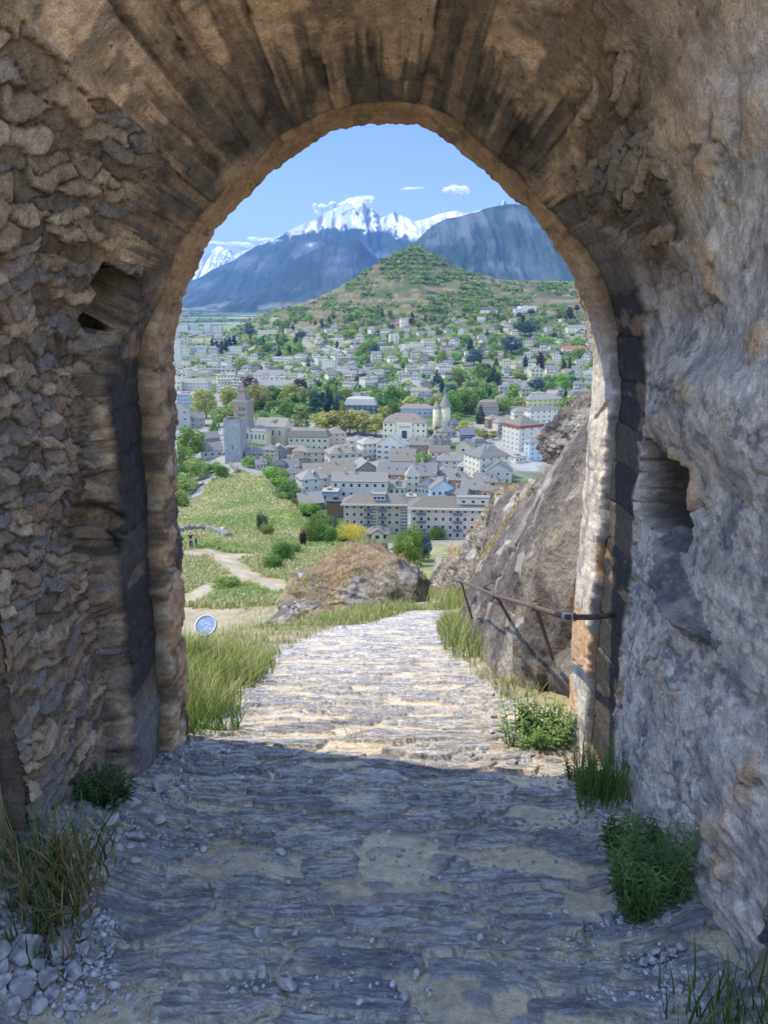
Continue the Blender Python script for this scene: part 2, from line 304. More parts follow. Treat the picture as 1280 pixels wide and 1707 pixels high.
def cover(x, Y, z):
    n = fbm(x / 9, Y / 9, 4, 3); n2 = fbm(x / 60, Y / 60, 4, 9); n3 = fbm(x / 2.2, Y / 2.2, 3, 21)
    c = mixc(np.broadcast_to(GRASS, x.shape + (3,)), DRY, sst(-.25, .45, n + .3 * n3 + .25))
    u = x / np.maximum(Y, 1)
    dry = sst(175, 120, Y) * sst(88, 110, Y) * sst(-.13, -.2, u)
    c = mixc(c, DRY * 1.05, dry * .6 * sst(-.5, .3, n2 + .5 * n))
    c = mixc(c, GRASS * .9, sst(-.19, -.1, u) * sst(60, 80, Y) * sst(200, 150, Y) * .6)
    for p in FP: c = mixc(c, DIRT * (1 + .15 * n3[..., None]), sst(1.5, .4, seg_dist(x, Y, p) + .7 * n3 + .3 * n))
    c = mixc(c, DRY * 1.25, .75 * sst(2.4, .6, seg_dist(x, Y, FP2) + .6 * n3))
    c = mixc(c, DIRT * .95, sst(56, 50, Y) * sst(14, 22, Y) * .5)
    # town: lanes, yards and gardens
    t = sst(190, 280, Y + 30 * n) * sst(1380, 1140, Y)
    c = mixc(c, mixc(np.broadcast_to(np.array((.21, .19, .155)), x.shape + (3,)), (.06, .085, .025), sst(-.1, .2, n2)), t)
    t2 = sst(1140, 1320, Y) * sst(20, -20, z)
    c = mixc(c, mixc(np.broadcast_to(np.array((.085, .11, .035)), x.shape + (3,)), (.2, .17, .115), sst(.0, .35, n2 + .4 * fbm(x / 22, Y / 22, 3, 31))), t2 * sst(2760, 2280, Y))
    # vineyards on the hill, scrub near the top
    hz = sst(1560, 1700, Y) * sst(2900, 2650, Y) * sst(-75, -52, z)
    pt, _, pid, _, _ = vor(x / 95 + .4 * n2, (Y + 1.2 * z) / 46 + .3 * n2, 77)
    vy = np.stack([np.interp(pid, [0, .25, .5, .75, 1], [v[k] for v in ((.125, .105, .065), (.18, .145, .085), (.10, .09, .07), (.12, .125, .05), (.19, .155, .095))]) for k in range(3)], -1)
    q = (z + 3 * fbm(x / 160, Y / 160, 3, 5)) / 13.0; f = q - np.floor(q)
    vy = mixc(vy, (.24, .20, .14), .8 * sst(.58, .70, f) * sst(1.0, .88, f))
    vy = mixc(vy, (.07, .10, .032), sst(.0, .25, fbm(x / 70, (Y + z) / 40, 4, 8)))
    vy = mixc(vy, (.075, .095, .032), sst(70, 130, z + 25 * n2) * .8)
    c = mixc(c, vy * np.array((.74, .68, .60)), hz)
    for p, w_ in ROADS: c = mixc(c, (.24, .225, .20), sst(w_ * 1.1, w_ * .8, seg_dist(x, Y, p)))
    # the plain: fields in long strips, broken by dark green patches
    pl = sst(2500, 3100, Y)
    p1, p2, fid, _, _ = vor(x / 420, Y / 900, 41)
    fl = np.stack([np.interp(fid, [0, .2, .4, .6, .8, 1], [v[k] for v in ((.07, .12, .03), (.16, .19, .06), (.10, .13, .05), (.26, .22, .12), (.06, .09, .03), (.2, .22, .09))]) for k in range(3)], -1)
    fl = mixc(fl, (.035, .055, .025), sst(.05, .3, fbm(x / 500, Y / 260, 4, 61)))
    c = mixc(c, fl, pl)
    return c * (1 + .16 * fbm(x / 5, Y / 5, 3, 91)[..., None])
M_TERR = mat_col('terrain_ground', .35, .22, .4, 1.2, .95, .4, .1)
def build_terrain():
    nu, ny = 560, 900
    u = np.linspace(-.62, .62, nu); Y = np.exp(np.linspace(math.log(23.5), math.log(26000), ny))
    U, YY = np.meshgrid(u, Y, indexing='ij'); X = U * YY
    Z = ground(X, YY); Z = Z - .06 * sst(25, 23.5, YY)
    near = sst(320, 180, YY)
    Z = Z + near * (.35 * fbm(X / 6, YY / 6, 4, 4) + .10 * fbm(X / 1.2, YY / 1.2, 3, 44)) * sst(24, 34, YY)
    Z = Z + sst(1560, 1800, YY) * sst(2900, 2500, YY) * 2.5 * fbm(X / 40, YY / 40, 4, 14)
    o = grid('terrain', np.stack([X, YY, Z], -1), M_TERR, cover(X, YY, Z), flip=True); tag(o, kind='structure')
    # coarse rest of the castle hill: to the sides and behind
    V = []; F = []
    for sx in (-1, 1):
        uu = np.linspace(.62, 4.5, 40) * sx; ys = np.exp(np.linspace(math.log(23.5), math.log(26000), 60))
        U, YY = np.meshgrid(uu, ys, indexing='ij'); X = U * YY; Z = ground(np.clip(X / YY, -.62, .62) * YY, YY) - np.abs(np.abs(U) - .62) * 6 * sst(300, 40, YY)
        b = len(V) and sum(len(v) for v in V); V.append(np.stack([X, YY, Z], -1).reshape(-1, 3)); F.append(gridF(40, 60, sx > 0) + (b or 0))
    Vv = np.concatenate(V); c = cover(Vv[:, 0], Vv[:, 1], Vv[:, 2])
    o = link('terrain', mesh_np('terrain', Vv, np.concatenate(F), M_TERR, c)); tag(o, kind='structure')
build_terrain()

# ------------------------------------------------------------------ mountains
def mat_mountain():
    m, nt, b = newmat('mountain'); a = N(nt, 'ShaderNodeVertexColor', layer_name='Col')
    nt.links.new(a.outputs[0], b.inputs['Base Color']); b.inputs['Roughness'].default_value = 1; b.inputs['Specular IOR Level'].default_value = 0
    return m
M_MTN = mat_mountain()
def mountain(name, sky_pts, Yr, Wd, seed, snow, amp, nu=420, nt=150, base_row=None, rough=1.0, low=None):
    px = np.linspace(sky_pts[0][0], sky_pts[-1][0], nu); rows = np.interp(px, [p[0] for p in sky_pts], [p[1] for p in sky_pts])
    X = np.array([at(a, b, Yr) for a, b in zip(px, rows)]); zr = X[:, 2]; xr = X[:, 0]
    zr = zr + rough * 26 * fbm(xr / 260, xr * 0, 3, seed + 3)
    t = np.concatenate([np.linspace(0, 1, nt), np.linspace(1.03, 1.6, 14)])
    T, XR = np.meshgrid(t, xr, indexing='ij'); ZR = np.broadcast_to(zr, T.shape)
    YY = Yr - (1 - T) * Wd; YY = np.where(T > 1, Yr + (T - 1) * Wd, YY)
    h = np.where(T <= 1, .35 * T + .65 * T ** 1.9, 1 - (T - 1) * 1.6)
    bz = -138.0; Z = bz + (ZR - bz) * h
    XX = XR * (YY / Yr) + 60 * fbm(XR / 700, YY / 700, 3, seed + 9)
    damp = np.sin(np.pi * np.clip(T, 0, 1)) ** .6 * (T <= 1)
    g1 = ridged(XX / (950 * amp) + .25 * fbm(XX / 800, YY / 800, 2, seed + 1), YY / (3600 * amp), 5, seed, .55)
    g2 = ridged(XX / (300 * amp) + .4 * T, YY / (900 * amp), 4, seed + 5, .55)
    Z = Z + damp * (ZR - bz) * (.16 * g1 + .10 * g2)
    Z = np.maximum(Z, -140)
    dzx = np.gradient(Z, axis=1) / (np.gradient(XX, axis=1) + 1e-6)
    n = fbm(XX / 500, Z / 180, 5, seed + 2); st = fbm(XX / 90, Z / 600, 3, seed + 12)
    rel = np.clip(1 - (Z - bz) / 1600, 0, 1)
    forest = np.array((.022, .040, .024)); rock = np.array((.095, .105, .105)); meadow = np.array((.10, .115, .05))
    c = mixc(np.broadcast_to(forest, T.shape + (3,)), rock, .6 * sst(.1, .6, n + .9 * (g2 - .2) * (1 - rel) + .25 * st))
    c = mixc(c, meadow, sst(.15, .4, -n + .1) * .6 * sst(.75, .95, rel))
    c = mixc(c, (.22, .19, .14), sst(.9, 1, rel) * sst(0, .3, fbm(XX / 300, YY / 300, 3, seed + 20)) * .8)
    gl = ridged(XX / (150 * amp) + .6 * n, Z / 1100, 4, seed + 31, .6); c = mixc(c, (.20, .20, .19), sst(.22, .5, gl) * sst(-.1, .3, n + .2) * .12)
    if snow is not None:
        sl = Z + 330 * n + 130 * st + 160 * (g1 - .2)
        c = mixc(c, (.74, .76, .80), sst(snow - 60, snow + 70, sl) * (1 - .85 * sst(.34, .85, .75 * np.abs(dzx) + .45 * st + .40 * g2 - .25 * g1)) * (1 - .6 * sst(.02, .3, ridged(XX / 130 + .5 * n, Z / 300 + XX / 500, 4, seed + 33, .6))))
    if low is not None: c = c * low
    o = grid(name, np.stack([XX, YY, Z], -1), M_MTN, c, flip=False); tag(o, kind='structure'); return o
mountain('mountain', [(120, 470), (250, 452), (300, 450), (325, 440), (345, 424), (362, 410), (382, 414), (398, 424), (420, 413), (440, 405), (470, 402), (520, 420), (600, 440)], 19500, 5000, 5, 430, 1.4, 260, 90)
mountain('mountain', [(150, 520), (250, 500), (310, 478), (350, 452), (380, 436), (420, 413), (450, 400), (480, 386), (505, 374), (530, 366), (548, 352), (568, 344), (588, 333), (603, 340), (618, 347), (636, 362), (655, 351), (668, 360), (690, 369), (715, 362), (745, 352), (762, 350), (780, 353), (805, 350), (828, 346), (840, 334), (852, 347), (900, 352), (1000, 380), (1150, 400)], 12800, 4300, 17, 900, 1.0, 640, 210)
mountain('mountain', [(300, 512), (380, 496), (440, 470), (500, 428), (540, 408), (575, 401), (600, 404), (625, 425), (660, 452), (720, 480), (800, 505)], 9800, 1900, 29, None, .7, 260, 110, low=.85)
mountain('mountain', [(640, 470), (672, 430), (700, 399), (722, 380), (745, 366), (770, 356), (800, 351), (830, 346), (858, 339), (880, 342), (905, 356), (940, 372), (1000, 384), (1100, 360), (1300, 380)], 7600, 2300, 41, 1150, .6, 420, 170)
# ================================================================== the stone gateway
M_STONE = mat_col('old_masonry', 20, .38, 1.0, 55, .95, .020, .12)
M_PLASTER = mat_col('worn_plaster', 24, .32, 1.0, 50, .96, .020, .12)
M_CUT = mat_col('dressed_stone', 26, .3, .8, 60, .93, .010, .15)
YO = 3.87                                      # outer face of the wall
OUTL = [(287, 600), (288, 570), (292, 545), (300, 520), (312, 480), (328, 442), (346, 408), (371, 374), (405, 333), (450, 290), (500, 250), (560, 219), (600, 207), (640, 203), (690, 208), (722, 219),
        (760, 243), (800, 276), (850, 322), (893, 368), (922, 410), (945, 448), (962, 490), (975, 535), (982, 575), (986, 610)]
_o = [at(a, b, YO) for a, b in OUTL]
L0 = [(-1.15, -3.3), (-1.13, -2.45), (-1.09, -2.0), (-1.078, -1.5), (-1.06, -.9), (-1.052, -.5)]
R0 = [(1.035, -.40), (1.03, -.9), (1.02, -1.5), (1.03, -2.0), (1.035, -2.5), (1.03, -3.3)]
C1p = np.array(L0 + [(p.x, p.z) for p in _o] + R0)
sl_ = np.concatenate([[0], np.cumsum(np.hypot(*np.diff(C1p, axis=0).T))])
SLEN = sl_[-1]
NS = 1500
SV = np.linspace(0, SLEN, NS)
def section(s):
    return np.interp(s, sl_, C1p[:, 0]), np.interp(s, sl_, C1p[:, 1])
_x, _z = section(SV)
for _ in range(3): _x = _sm(_x, 0, 14); _z = _sm(_z, 0, 14)
CX, CZ = _x, _z
TX = np.gradient(CX); TZ = np.gradient(CZ); tl = np.hypot(TX, TZ); TX /= tl; TZ /= tl
NX, NZ = -TZ, TX                               # outward
SPRING = -.32
def inner_section(x, z):
    aL, aR, b, p = 1.30, 1.10, 1.62, 3.4
    th = np.arctan2(np.maximum(z - SPRING, 0), x); a = np.where(x < 0, aL, aR)
    r = 1 / ((np.abs(np.cos(th)) / a) ** p + (np.abs(np.sin(th)) / b) ** p) ** (1 / p)
    X = np.where(z < SPRING, np.sign(x) * a, r * np.cos(th)); Z = np.where(z < SPRING, z, SPRING + r * np.sin(th))
    return X, Z
IX, IZ = inner_section(CX, CZ)
_k = 12
IX = _sm(IX, 0, _k); IZ = _sm(IZ, 0, _k)
def passage(i0, i1, name, mat, parent, ymin=0, lift=1.0):
    Y = np.concatenate([np.linspace(1.75, 2.15, 24)[:-1], np.linspace(2.15, 3.57, 250)])
    Y = Y[Y >= ymin]
    S, YY = np.meshgrid(SV[i0:i1], Y, indexing='ij')
    g = lambda a: a[i0:i1][:, None] + 0 * YY
    cx, cz, ix, iz, nx, nz = map(g, (CX, CZ, IX, IZ, NX, NZ))
    left = sst(.25, -.25, cx)
    jit = .05 * fbm(S / .35, YY / .2, 3, 71)
    jm = np.where(cx < 0, sst(.25, -.45, cz), sst(.40, -.15, cz))      # 1 on the jambs below the springing, 0 on the vault
    edge = 3.19 + .05 * fbm(S / .12, YY * 0, 3, 72) + .03 * np.floor(2 * _h(np.floor(S / .13), S * 0, 0, 5))
    wj = .14 + .86 * sst(edge + .03, edge - .05, YY) * np.where(left > .5, 1, .72 + .28 * sst(3.2, 2.4, YY))
    wa = np.clip((3.52 - YY) / 1.25, 0, 1.25)
    w = jm * wj + (1 - jm) * wa
    off = .055 * jm + .016 * (1 - jm)
    x = (cx + nx * off) * (1 - w) + ix * w; z = (cz + nz * off) * (1 - w) + iz * w
    # ---- masonry masks
    rub = left * np.maximum(jm, sst(.15, .45, wa * (np.abs(ix) > 1.14) + .2 * jit)) * sst(edge + .02, edge - .02, YY * jm + (1 - jm) * 0)
    hgt = iz
    rubv = left * sst(-.80, -.98, cx + .25 * (YY - 3.0) + .10 * fbm(S / .2, YY / .15, 3, 77)) * sst(.03, .1, wa) * sst(-.5, -.3, cz) * sst(.9, .7, cz + .3 * (YY - 3.0))
    rub = np.clip(np.maximum(rub, rubv), 0, 1)
    rgt = 1 - left
    rubr = rgt * (1 - jm) * sst(1.0, 1.08, ix + .08 * fbm(S / .2, YY / .15, 3, 78)) * sst(.10, .2, wa) * sst(.62, .4, wa + .15 * jit * 8) + rgt * sst(-.1, .15, cz + .12 * fbm(S / .2, YY / .2, 2, 193)) * sst(.62, .45, cz + .5 * (YY - 3.0)) * sst(edge - .0, edge - .06, YY) * sst(2.70, 2.86, YY + jit)
    rubr = np.clip(rubr, 0, 1)
    B0 = np.stack([x, YY, z], -1); sg_ = np.zeros_like(YY); sg_[:, 1:] = np.linalg.norm(np.diff(B0, axis=1), axis=2); AL = np.cumsum(sg_, 1); AL = 3.57 - (AL[:, -1:] - AL)
    NV = np.cross(np.gradient(B0, axis=0), np.gradient(B0, axis=1)); NV = _sm(_sm(NV, 0, 6), 1, 3); NV /= np.linalg.norm(NV, axis=2)[..., None] + 1e-9
    NV *= np.sign((NV[..., 0] * nx + NV[..., 2] * nz).mean())
    # ---- rubble: tilted flat stones
    wx = .035 * fbm(S / .14, AL / .14, 3, 81); wy = .035 * fbm(S / .11, AL / .11, 3, 82)
    sw = S + .55 * (AL - 2.7) * np.sin(3.1 * S)*.25
    f1, f2, cid, dx, dy = vor((AL + 1.3 * wx) / .17, (sw + 1.2 * wy) / .046, 83)
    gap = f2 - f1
    h = sst(.0, .11, gap) * (.007 + .021 * cid) + sst(.0, .3, gap) * (.024 * dx * (cid - .4) * 2 - .016 * dy)
    g1, g2, cid2, ex, ey = vor((AL + wx * 1.6) / .05, (sw + wy * 1.4) / .026, 84)
    h2 = sst(0, .3, g2 - g1) * .012 * cid2
    big = sst(.0, .3, fbm(S / .5, AL / .35, 3, 85))
    disp_r = h * (1 - .35 * big) + h2 * (.45 + .75 * big) + .006 * fbm(S / .03, AL / .03, 4, 86) + .022 * fbm(S / .4, AL / .3, 3, 87)
    stone = srgb(116, 101, 83) * 1.0; stone2 = srgb(138, 122, 101); stone3 = srgb(94, 86, 75); mort = srgb(158, 130, 98)
    ct = np.stack([np.interp(cid, [0, .2, .4, .6, .8, 1], [c_[k] for c_ in (stone3, stone * .62, stone2, srgb(104, 100, 96), srgb(122, 104, 84), stone2 * 1.2)]) for k in range(3)], -1)
    ct = ct * (.78 + .44 * cid2[..., None] * big[..., None] + .22 * (1 - big[..., None]))
    ct = mixc(ct, mort, sst(.16, .02, gap) * sst(-.1, .35, fbm(S / .25, AL / .3, 3, 88)) * .75)
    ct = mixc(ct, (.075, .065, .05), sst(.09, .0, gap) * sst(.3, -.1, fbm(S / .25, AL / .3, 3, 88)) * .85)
    ct = ct * (.5 + .5 * sst(0, .13, gap + .04 * fbm(S / .02, AL / .02, 2, 194)))[..., None]  # gaps darkened: joint dirt plus slight occlusion shade painted in
    ct = mixc(ct, srgb(176, 140, 98), sst(.6, 1.15, iz + .2 * fbm(S / .3, AL / .3, 3, 89)) * .35)
    disp_r = disp_r * (1 - .6 * sst(.45, .8, np.abs(NV[..., 1])))
    # ---- right wall: lime plaster worn over big blocks
    b1, b2, bid, bx, by = vor((AL + 2 * wx) / .30, (S + 2.2 * wy) / .17, 90)
    ru = sst(.05, .35, fbm(S / .33, AL / .33, 3, 91) + .5 * (sst(.2, .9, cz) - .3))
    disp_p = .010 * fbm(S / .05, AL / .06, 5, 92, .6) + .018 * fbm(S / .35, AL / .4, 3, 93) - .012 * sst(.022, .0, np.abs(fbm(S / .22, AL / .26, 4, 191))) * sst(-.1, .2, fbm(S / .5, AL / .5, 2, 192)) + ru * sst(0, .2, b2 - b1) * (.008 + .030 * bid) + .006 * ridged(S / .045, AL / .03, 3, 94)
    disp_p = disp_p - .02 * sst(.42, .55, fbm(S / .12, AL / .10, 4, 95))
    pl = mixc(np.broadcast_to(srgb(186, 174, 158), S.shape + (3,)), srgb(150, 142, 132), sst(-.2, .35, fbm(S / .16, AL / .13, 5, 96, .6)))
    pl = mixc(pl, srgb(104, 101, 104), .8 * sst(.12, .42, fbm(S / .07, AL / .08, 5, 97, .65)))
    pl = mixc(pl, (.11, .095, .08), ru * sst(.07, .0, b2 - b1) * .8)
    pl = mixc(pl, srgb(186, 152, 112), ru * sst(.55, .8, bid) * .8 * sst(0, .2, b2 - b1))
    pl = mixc(pl, srgb(178, 146, 112), .55 * sst(.15, .55, cz + .25 * fbm(S / .3, AL / .3, 3, 98)))
    pl = mixc(pl, srgb(196, 182, 164), .6 * sst(.3, .55, fbm(S / .10, AL / .3, 4, 99)))
    # ---- vault: mortar with marks of the boards and voussoirs, sooty by the gate
    streak = fbm(S / .04, AL / .9, 4, 101, .65); blk = _h(np.floor((S + .035 * fbm(S / .1, AL / .5, 2, 102)) / .09), S * 0, 0, 103)
    band = sst(2.80 + .60 * (1 - blk) - .1, 2.98 + .55 * (1 - blk), YY + .34 * streak + .18 * fbm(S / .2, AL / .3, 3, 104))
    band = band * (.25 + .75 * sst(-.35, .05, fbm(S / .33, YY / .45, 3, 195) + .2))
    fl = (S + .035 * fbm(S / .1, AL / .5, 2, 102)) / .09; fl = fl - np.floor(fl); joint = sst(.06, .0, np.minimum(fl, 1 - fl))
    disp_v = .006 * fbm(S / .05, AL / .05, 5, 105, .6) + .015 * fbm(S / .3, AL / .3, 3, 106) - band * (.014 * blk + .012 * np.maximum(streak, 0)) - band * joint * .012
    va = mixc(np.broadcast_to(srgb(184, 155, 120), S.shape + (3,)), srgb(150, 128, 104), sst(-.2, .4, fbm(S / .25, AL / .25, 5, 107, .6)))
    va = mixc(va, srgb(112, 98, 80), .75 * sst(.1, .4, fbm(S / .11, AL / .12, 4, 108)))
    va = mixc(va, (.06, .05, .04), sst(.62, .72, fbm(S / .018, AL / .018, 2, 109)) * .7)
    va = mixc(va, (.42, .38, .32), sst(.60, .7, fbm(S / .012, AL / .012, 2, 110)) * .5)
    sootc = mixc(np.broadcast_to(np.array((.085, .075, .06)), S.shape + (3,)), (.19, .135, .085), sst(.12, .34, streak + .5 * (blk - .5)))
    sootc = mixc(sootc, (.03, .027, .025), sst(.0, .5, fbm(S / .1, AL / .2, 4, 111)))
    va = mixc(va, sootc, band * .92)
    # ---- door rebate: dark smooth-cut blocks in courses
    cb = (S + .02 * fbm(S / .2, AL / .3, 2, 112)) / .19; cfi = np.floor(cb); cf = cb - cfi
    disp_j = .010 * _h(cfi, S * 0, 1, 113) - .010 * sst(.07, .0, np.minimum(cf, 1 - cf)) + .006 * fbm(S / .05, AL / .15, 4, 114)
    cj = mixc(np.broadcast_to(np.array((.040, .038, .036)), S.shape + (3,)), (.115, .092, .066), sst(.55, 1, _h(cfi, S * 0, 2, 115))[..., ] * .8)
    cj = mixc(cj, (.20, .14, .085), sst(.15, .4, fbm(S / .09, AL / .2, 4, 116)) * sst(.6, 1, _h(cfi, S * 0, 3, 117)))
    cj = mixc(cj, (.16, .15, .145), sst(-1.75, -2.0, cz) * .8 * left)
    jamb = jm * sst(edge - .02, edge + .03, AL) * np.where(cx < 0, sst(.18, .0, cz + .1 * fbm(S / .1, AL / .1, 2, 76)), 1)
    # ---- blend
    disp = disp_v; col = va
    def lay(m_, d_, c_):
        nonlocal disp, col
        disp = disp * (1 - m_) + d_ * m_; col = mixc(col, c_, m_)
    lay(rgt * jm * (1 - jamb), disp_p, pl); lay(rgt * (1 - jm) * sst(.55, .8, wa) * sst(.98, 1.05, ix + .03 * fbm(S / .1, YY / .1, 3, 79)), disp_p, pl)
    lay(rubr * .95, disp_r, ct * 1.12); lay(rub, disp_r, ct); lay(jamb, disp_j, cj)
    # ---- holes: putlog on the left, broken socket with a boulder on the right
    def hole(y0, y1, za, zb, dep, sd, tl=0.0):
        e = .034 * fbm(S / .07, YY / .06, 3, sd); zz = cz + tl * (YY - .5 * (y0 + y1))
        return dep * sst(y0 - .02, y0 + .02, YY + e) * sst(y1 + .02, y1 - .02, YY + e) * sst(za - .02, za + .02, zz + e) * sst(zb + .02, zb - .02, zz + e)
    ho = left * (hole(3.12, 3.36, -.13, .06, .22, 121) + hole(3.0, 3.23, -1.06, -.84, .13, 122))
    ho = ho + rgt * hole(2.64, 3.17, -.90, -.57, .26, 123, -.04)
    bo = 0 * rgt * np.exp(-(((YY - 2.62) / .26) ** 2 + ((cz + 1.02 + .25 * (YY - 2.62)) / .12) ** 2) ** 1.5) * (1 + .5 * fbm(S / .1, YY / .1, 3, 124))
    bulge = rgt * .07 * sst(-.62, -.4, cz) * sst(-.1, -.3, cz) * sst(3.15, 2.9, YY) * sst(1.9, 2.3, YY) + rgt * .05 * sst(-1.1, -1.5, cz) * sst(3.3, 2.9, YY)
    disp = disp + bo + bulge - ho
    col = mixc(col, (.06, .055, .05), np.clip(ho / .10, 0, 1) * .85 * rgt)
    P = B0 - NV * disp[..., None]
    return grid(name, P, mat, col * lift, parent)
GATE = empty('stone_gateway', (0, 3.2, -2.4))
tag(GATE, 'old rubble stone gateway with a round arch framing the view of the town', 'gateway')
def gpart(o):
    o.matrix_parent_inverse = Matrix.Translation((0, -3.2, 2.4)); return o
iL = int(np.searchsorted(SV, sl_[len(L0) + 4])); iR = int(np.searchsorted(SV, sl_[len(L0) + len(OUTL) - 9]))
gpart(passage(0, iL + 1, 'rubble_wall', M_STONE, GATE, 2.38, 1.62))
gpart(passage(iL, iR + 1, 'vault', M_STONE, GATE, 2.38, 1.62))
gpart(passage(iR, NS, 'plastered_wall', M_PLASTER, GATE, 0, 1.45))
# ---- the outer arch: a thin ring of dressed stones with jambs, rough at both arrises
def rim(i0, i1, name, mat):
    T = np.concatenate([np.linspace(0, .12, 7), np.linspace(.13, .87, 56), np.linspace(.88, 1, 9)])
    S, TT = np.meshgrid(SV[i0:i1], T, indexing='ij'); g = lambda a: a[i0:i1][:, None] + 0 * TT
    cx, cz, nx, nz = map(g, (CX, CZ, NX, NZ))
    inn = sst(.12, 0, TT) ** 1.4; out = sst(.88, 1, TT) ** 1.4
    chip = .5 + .5 * fbm(S / .05, S * 0, 4, 131)
    Y = 3.555 + (YO - 3.555) * sst(.06, .94, TT) * 1.0
    Y = 3.555 + (YO - 3.555) * np.clip((TT - .08) / .84, 0, 1) + .03 * fbm(S / .12, TT * 2, 3, 132) * sst(.5, .1, TT)
    off = .16 * inn + .30 * out + .02 * chip * sst(.3, .08, TT) + .012 * chip * sst(.8, .93, TT)
    rgt = sst(-.2, .2, cx); jm = sst(.1, -.3, cz)
    lc = .17 + .16 * jm
    cb = (S + .05 * fbm(S / .5, TT * 1.5, 2, 133)) / .27
    q1, q2, ci, _, _ = vor(cb, TT * 1.4 + 5 + .4 * fbm(S / .3, TT * 2, 2, 130), 129); ci = ci * 97.0; jn = sst(.12, 0, q2 - q1) * (.35 + .65 * jm * (1 - rgt))
    d = .026 * (_h(ci, S * 0, 0, 134) - .3) * (.3 + .7 * jm) - .014 * jn + .007 * fbm(S / .04, TT * 3, 5, 135, .6) + .017 * fbm(S / .16, TT * 1.3, 4, 136) + .008 * fbm(S / .025, TT * 6, 4, 146, .6)
    d = d * (1 - .6 * rgt * jm)
    d = d + (1 - rgt) * jm * .010 * ridged(S / .10 + TT * 1.6, TT * 1.2, 3, 137)
    x = cx + nx * (off - d); z = cz + nz * (off - d)
    lf = srgb(176, 145, 110); lf2 = srgb(112, 96, 78); rt = srgb(196, 186, 170); rt2 = srgb(150, 142, 134); och = srgb(190, 150, 108)
    cl = mixc(np.broadcast_to(lf, S.shape + (3,)), lf2, sst(-.15, .35, fbm(S / .08, TT * 1.6, 5, 138, .6)))
    cl = mixc(cl, (.10, .095, .09), sst(.55, .8, _h(ci, S * 0, 1, 139)) * jm * sst(.3, .5, TT + .2 * fbm(S / .05, TT * 2, 3, 140)) * .75)
    cr = mixc(np.broadcast_to(rt, S.shape + (3,)), rt2, sst(-.1, .4, fbm(S / .2, TT * 3, 5, 141, .62)))
    cr = mixc(cr, och, sst(.62, .8, _h(ci, S * 0, 2, 142)) * .8)
    cl = mixc(cl, srgb(200, 180, 150), .7 * sst(.1, .4, fbm(S / .14, TT * 2.2, 4, 147)))
    c = mixc(cl, cr, rgt * jm); c = mixc(c, srgb(182, 148, 106), (1 - jm) * .6)
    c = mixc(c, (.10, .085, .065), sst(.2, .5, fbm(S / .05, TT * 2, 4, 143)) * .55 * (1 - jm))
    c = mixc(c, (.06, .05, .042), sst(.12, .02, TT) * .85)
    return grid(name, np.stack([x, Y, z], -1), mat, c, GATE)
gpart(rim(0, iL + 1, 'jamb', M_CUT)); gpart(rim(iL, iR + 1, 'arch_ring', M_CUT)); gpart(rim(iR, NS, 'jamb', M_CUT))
# ---- outer face, upper mass and side walls out of view
def face(y, sx, sz, inset, name):
    t = np.linspace(0, 1, 14) ** 1.5
    idx = np.arange(0, NS, 6); bx = []; bz = []
    for i in idx:
        a, b = (CX[i], CZ[i]) if y > 3 else (IX[i], IZ[i]); d = np.array((a, max(b - SPRING, 0))); d = d / (np.hypot(*d) + 1e-9)
        k = min(5.2 / max(abs(d[0]), 1e-6), (3.6 - SPRING) / max(d[1], 1e-6)); bx.append(k * d[0]); bz.append(SPRING + k * d[1] if b > SPRING else b)
    ax, az = (CX, CZ) if y > 3 else (IX, IZ); ax = ax[idx] + NX[idx] * inset; az = az[idx] + NZ[idx] * inset
    T, X0 = np.meshgrid(t, ax, indexing='ij'); X = X0 + (np.array(bx)[None] - X0) * T; Z = az[None] + (np.array(bz)[None] - az[None]) * T
    P = np.stack([X, y + .03 * fbm(X / .2, Z / .12, 4, 151), Z], -1)
    f1, f2, ci, _, _ = vor(X / .3, Z / .16, 152)
    return grid(name, P, M_STONE, mixc(np.broadcast_to(srgb(150, 128, 100), X.shape + (3,)), srgb(110, 100, 90), ci), GATE, flip=y < 3)
gpart(face(YO - .0, 0, 0, .2, 'outer_face')); gpart(face(2.40, 0, 0, .0, 'inner_face'))
def slab(name, x0, x1, y0, y1, z0, z1, th=.0):
    o = MB().box(x0, x1, y0, y1, z0, z1).build(name, M_WALLBACK, GATE); return gpart(o)
M_WALLBACK = mat_plain('courtyard_masonry', srgb(150, 128, 100), 3, .3, .95, bump=.6)
slab('wall_top', -5.2, 5.2, 2.44, 3.84, 2.3, 3.62)
slab('shade_wall', -2.4, -1.36, .95, 2.37, -3.2, 2.3)  # unseen stub, sized to keep the sun off the near ground
slab('low_courtyard_wall', 1.13, 1.9, .9, 1.77, -3.2, -1.0)

